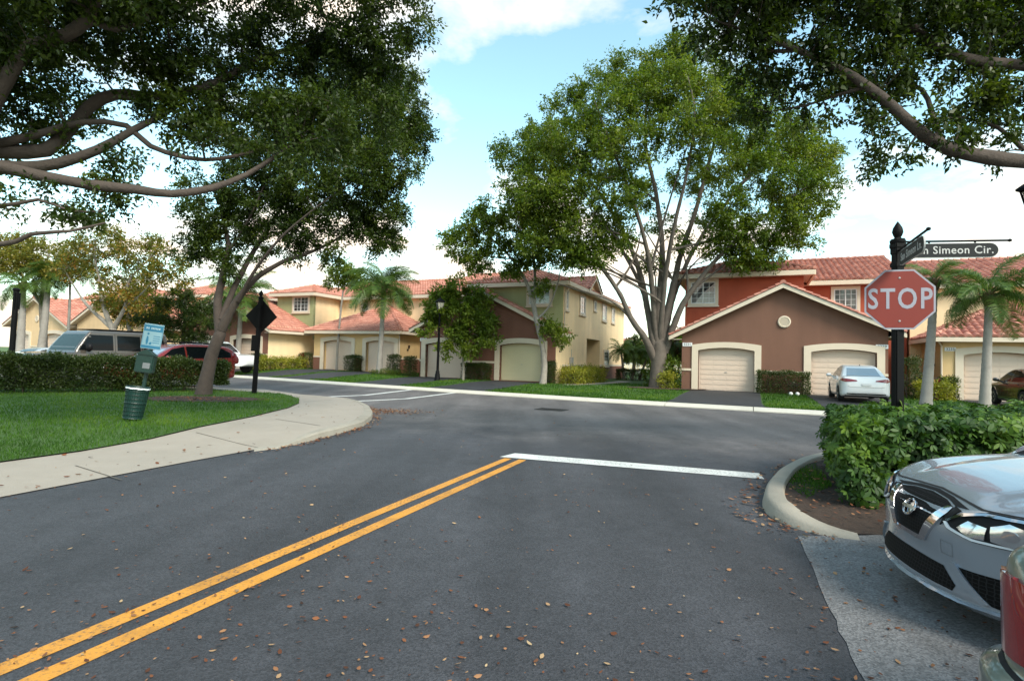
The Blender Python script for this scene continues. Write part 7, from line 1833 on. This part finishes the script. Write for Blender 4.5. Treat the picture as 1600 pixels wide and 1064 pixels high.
# ============ boxy beige SUV
P_BEI = car_paint('beige_metallic_paint', (.12, .105, .09), .45, .32)
SV_TUB = [(-2.35, .5), (-2.38, .9), (-2.36, 1.22), (1.0, 1.22), (1.1, 1.24), (2.2, 1.16), (2.36, 1.05), (2.40, .75), (2.38, .48), (2.1, .42), (-2.1, .42)]
SV_PLAN = [(-2.38, 0), (-2.38, .8), (-2.30, .96), (0, .98), (2.2, .97), (2.36, .88), (2.42, .5), (2.42, 0), (2.42, -.4), (-2.38, -.4)]
SV_SECT = [(-.5, .35), (.92, .36), (.98, .55), (.985, .9), (.97, 1.2), (.90, 1.27), (-.5, 1.29)]
SV_GH = [(-2.37, 1.1), (-2.30, 1.95), (-2.2, 2.0), (.35, 2.0), (.50, 1.94), (1.0, 1.22), (1.0, .9), (-2.36, .9)]
SV_GHS = [(-.5, .9), (.95, .9), (.94, 1.25), (.83, 1.92), (.76, 2.02), (-.5, 2.03)]
sv = Car('parked_suv', 'boxy beige sport utility vehicle behind the hedge, left of the red wagon', P_BEI, SV_TUB, SV_PLAN, SV_SECT, SV_GH, SV_GHS, wheels=(1.5, -1.5), wr=.44, track=.84, ww=.28, h=.055, k=.05, kg=.05, arch=.09)
for sd in (-1, 1):
    sv.patch('side_window', 'y', [(.86, 1.30), (.50, 1.84), (-.28, 1.84), (-.28, 1.30)], M_CGLASS, .004, .15, sd)
    sv.patch('side_window', 'y', [(-.42, 1.30), (-.42, 1.84), (-1.25, 1.84), (-1.25, 1.30)], M_CGLASS, .004, .15, sd)
    sv.patch('side_window', 'y', [(-1.38, 1.30), (-1.38, 1.84), (-2.15, 1.84), (-2.2, 1.30)], M_CGLASS, .004, .15, sd)
    sv.line('door_gap', 'y', [(.95, 1.2), (.95, .6), (-.35, .6), (-.35, 1.9)], .016, side=sd); sv.line('door_gap', 'y', [(-.35, .6), (-1.1, .6), (-1.32, 1.0), (-1.32, 1.9)], .016, side=sd)
    sv.patch('door_handle', 'y', [(-.24, 1.08), (.02, 1.08), (.02, 1.16), (-.24, 1.16)], M_BPLAST, .004, .1, sd, .03)
    sv.patch('fender_flare', 'y', [(1.5+.58*math.cos(a), .46+.58*math.sin(a)) for a in np.linspace(0, math.pi, 12)]+[(1.5+.50*math.cos(a), .46+.50*math.sin(a)) for a in np.linspace(math.pi, 0, 12)], M_BPLAST, .004, .1, sd, .03)
    sv.patch('side_lamp', 'y', [(1.95, 1.02), (2.12, 1.02), (2.12, 1.05), (1.95, 1.05)], M_TAIL, .004, .08, sd, .01)
sv.patch('windscreen', 'x+', [(-.80, 1.29), (.80, 1.29), (.72, 1.86), (-.72, 1.86)], mat('tinted_windscreen', (.03, .05, .05), .08, .1, 6, spec=.2), .004, .12)
sv.patch('grille', 'x+', [(-.75, .80), (.75, .80), (.75, 1.06), (-.75, 1.06)], M_CHROME, .004, .1, 1, .02); sv.mirror_box(.62, 1.40, .98, M_BPLAST, .10, .26, .26)
b = MB(); b.bbox((-2.0, -.6, 2.02), (.2, .6, 2.06), .02); b.build('roof_rack', M_BPLAST, sv.root)
# ============ white pickup
PK_TUB = [(-2.85, .5), (-2.88, .8), (-2.85, 1.12), (-.3, 1.12), (.9, 1.13), (1.2, 1.14), (2.4, 1.06), (2.72, .96), (2.80, .70), (2.76, .42), (2.3, .36), (-2.5, .40)]
PK_PLAN = [(-2.88, 0), (-2.88, .85), (-2.8, .93), (0, .95), (2.3, .94), (2.65, .80), (2.80, .45), (2.82, 0), (2.82, -.4), (-2.88, -.4)]
PK_GH = [(-.85, 1.05), (-.72, 1.72), (-.5, 1.83), (.5, 1.84), (.75, 1.76), (1.45, 1.12), (1.45, .9), (-.85, .9)]
PK_GHS = [(-.5, .9), (.90, .9), (.89, 1.12), (.74, 1.75), (.66, 1.9), (-.5, 1.92)]
pk_ = Car('pickup_truck', 'white pickup truck behind the leaning tree, in front of the brown garage', P_WHT, PK_TUB, PK_PLAN, SV_SECT, PK_GH, PK_GHS, wheels=(1.85, -1.75), wr=.40, track=.80, ww=.25, h=.055, k=.05, kg=.05, arch=.08)
for sd in (-1, 1):
    pk_.patch('side_window', 'y', [(1.05, 1.18), (.62, 1.62), (.12, 1.68), (.12, 1.18)], M_CGLASS, .004, .12, sd); pk_.patch('side_window', 'y', [(.02, 1.18), (.02, 1.68), (-.58, 1.66), (-.66, 1.18)], M_CGLASS, .004, .12, sd)
    pk_.line('door_gap', 'y', [(1.15, 1.1), (1.15, .55), (.05, .55), (.05, 1.7)], .016, side=sd); pk_.patch('door_handle', 'y', [(.14, 1.0), (.34, 1.0), (.34, 1.05), (.14, 1.05)], M_BPLAST, .004, .1, sd, .02)
    pk_.patch('headlight', 'x+', [(sd*.55, .80), (sd*.85, .80), (sd*.88, .98), (sd*.6, .96)], M_LAMPW, .004, .06, 1, .01)
pk_.patch('windscreen', 'x+', [(-.74, 1.2), (.74, 1.2), (.64, 1.7), (-.64, 1.7)], M_CGLASS, .004, .12); pk_.mirror_box(1.0, 1.25, .95, M_BPLAST, .09, .22, .2)
b = MB(); b.bbox((-1.35, -.8, 1.1), (-.9, .8, 1.42), .03); b.build('tool_box', M_BPLAST, pk_.root)
b = MB()
for x in (-2.7, -1.4): b.tube([(x, -.85, 1.1), (x, -.85, 1.75), (x, .85, 1.75), (x, .85, 1.1)], .03, 6)
b.tube([(-2.8, -.85, 1.76), (-.2, -.85, 1.86)], .025, 6); b.tube([(-2.8, .85, 1.76), (-.2, .85, 1.86)], .025, 6); b.build('ladder_rack', M_BPLAST, pk_.root)
# ============ where the left-hand cars stand
rw.place(-13.7, 22.1, .20, 204); rw.root.scale = (1.03, 1.02, 1.05)
sv.place(-16.4, 21.2, .13, 204); sv.root.scale = (1.05, 1.02, 1.08)
ls.place(-20.2, 23.6, .12, 204)
q = D(327, 590, 36.5); pk_.place(q[0], q[1], .22, 100); pk_.root.scale = (1.12, 1.1, 1.14)
tc_.place(1.66+2.27, 1.28, .005, 88)
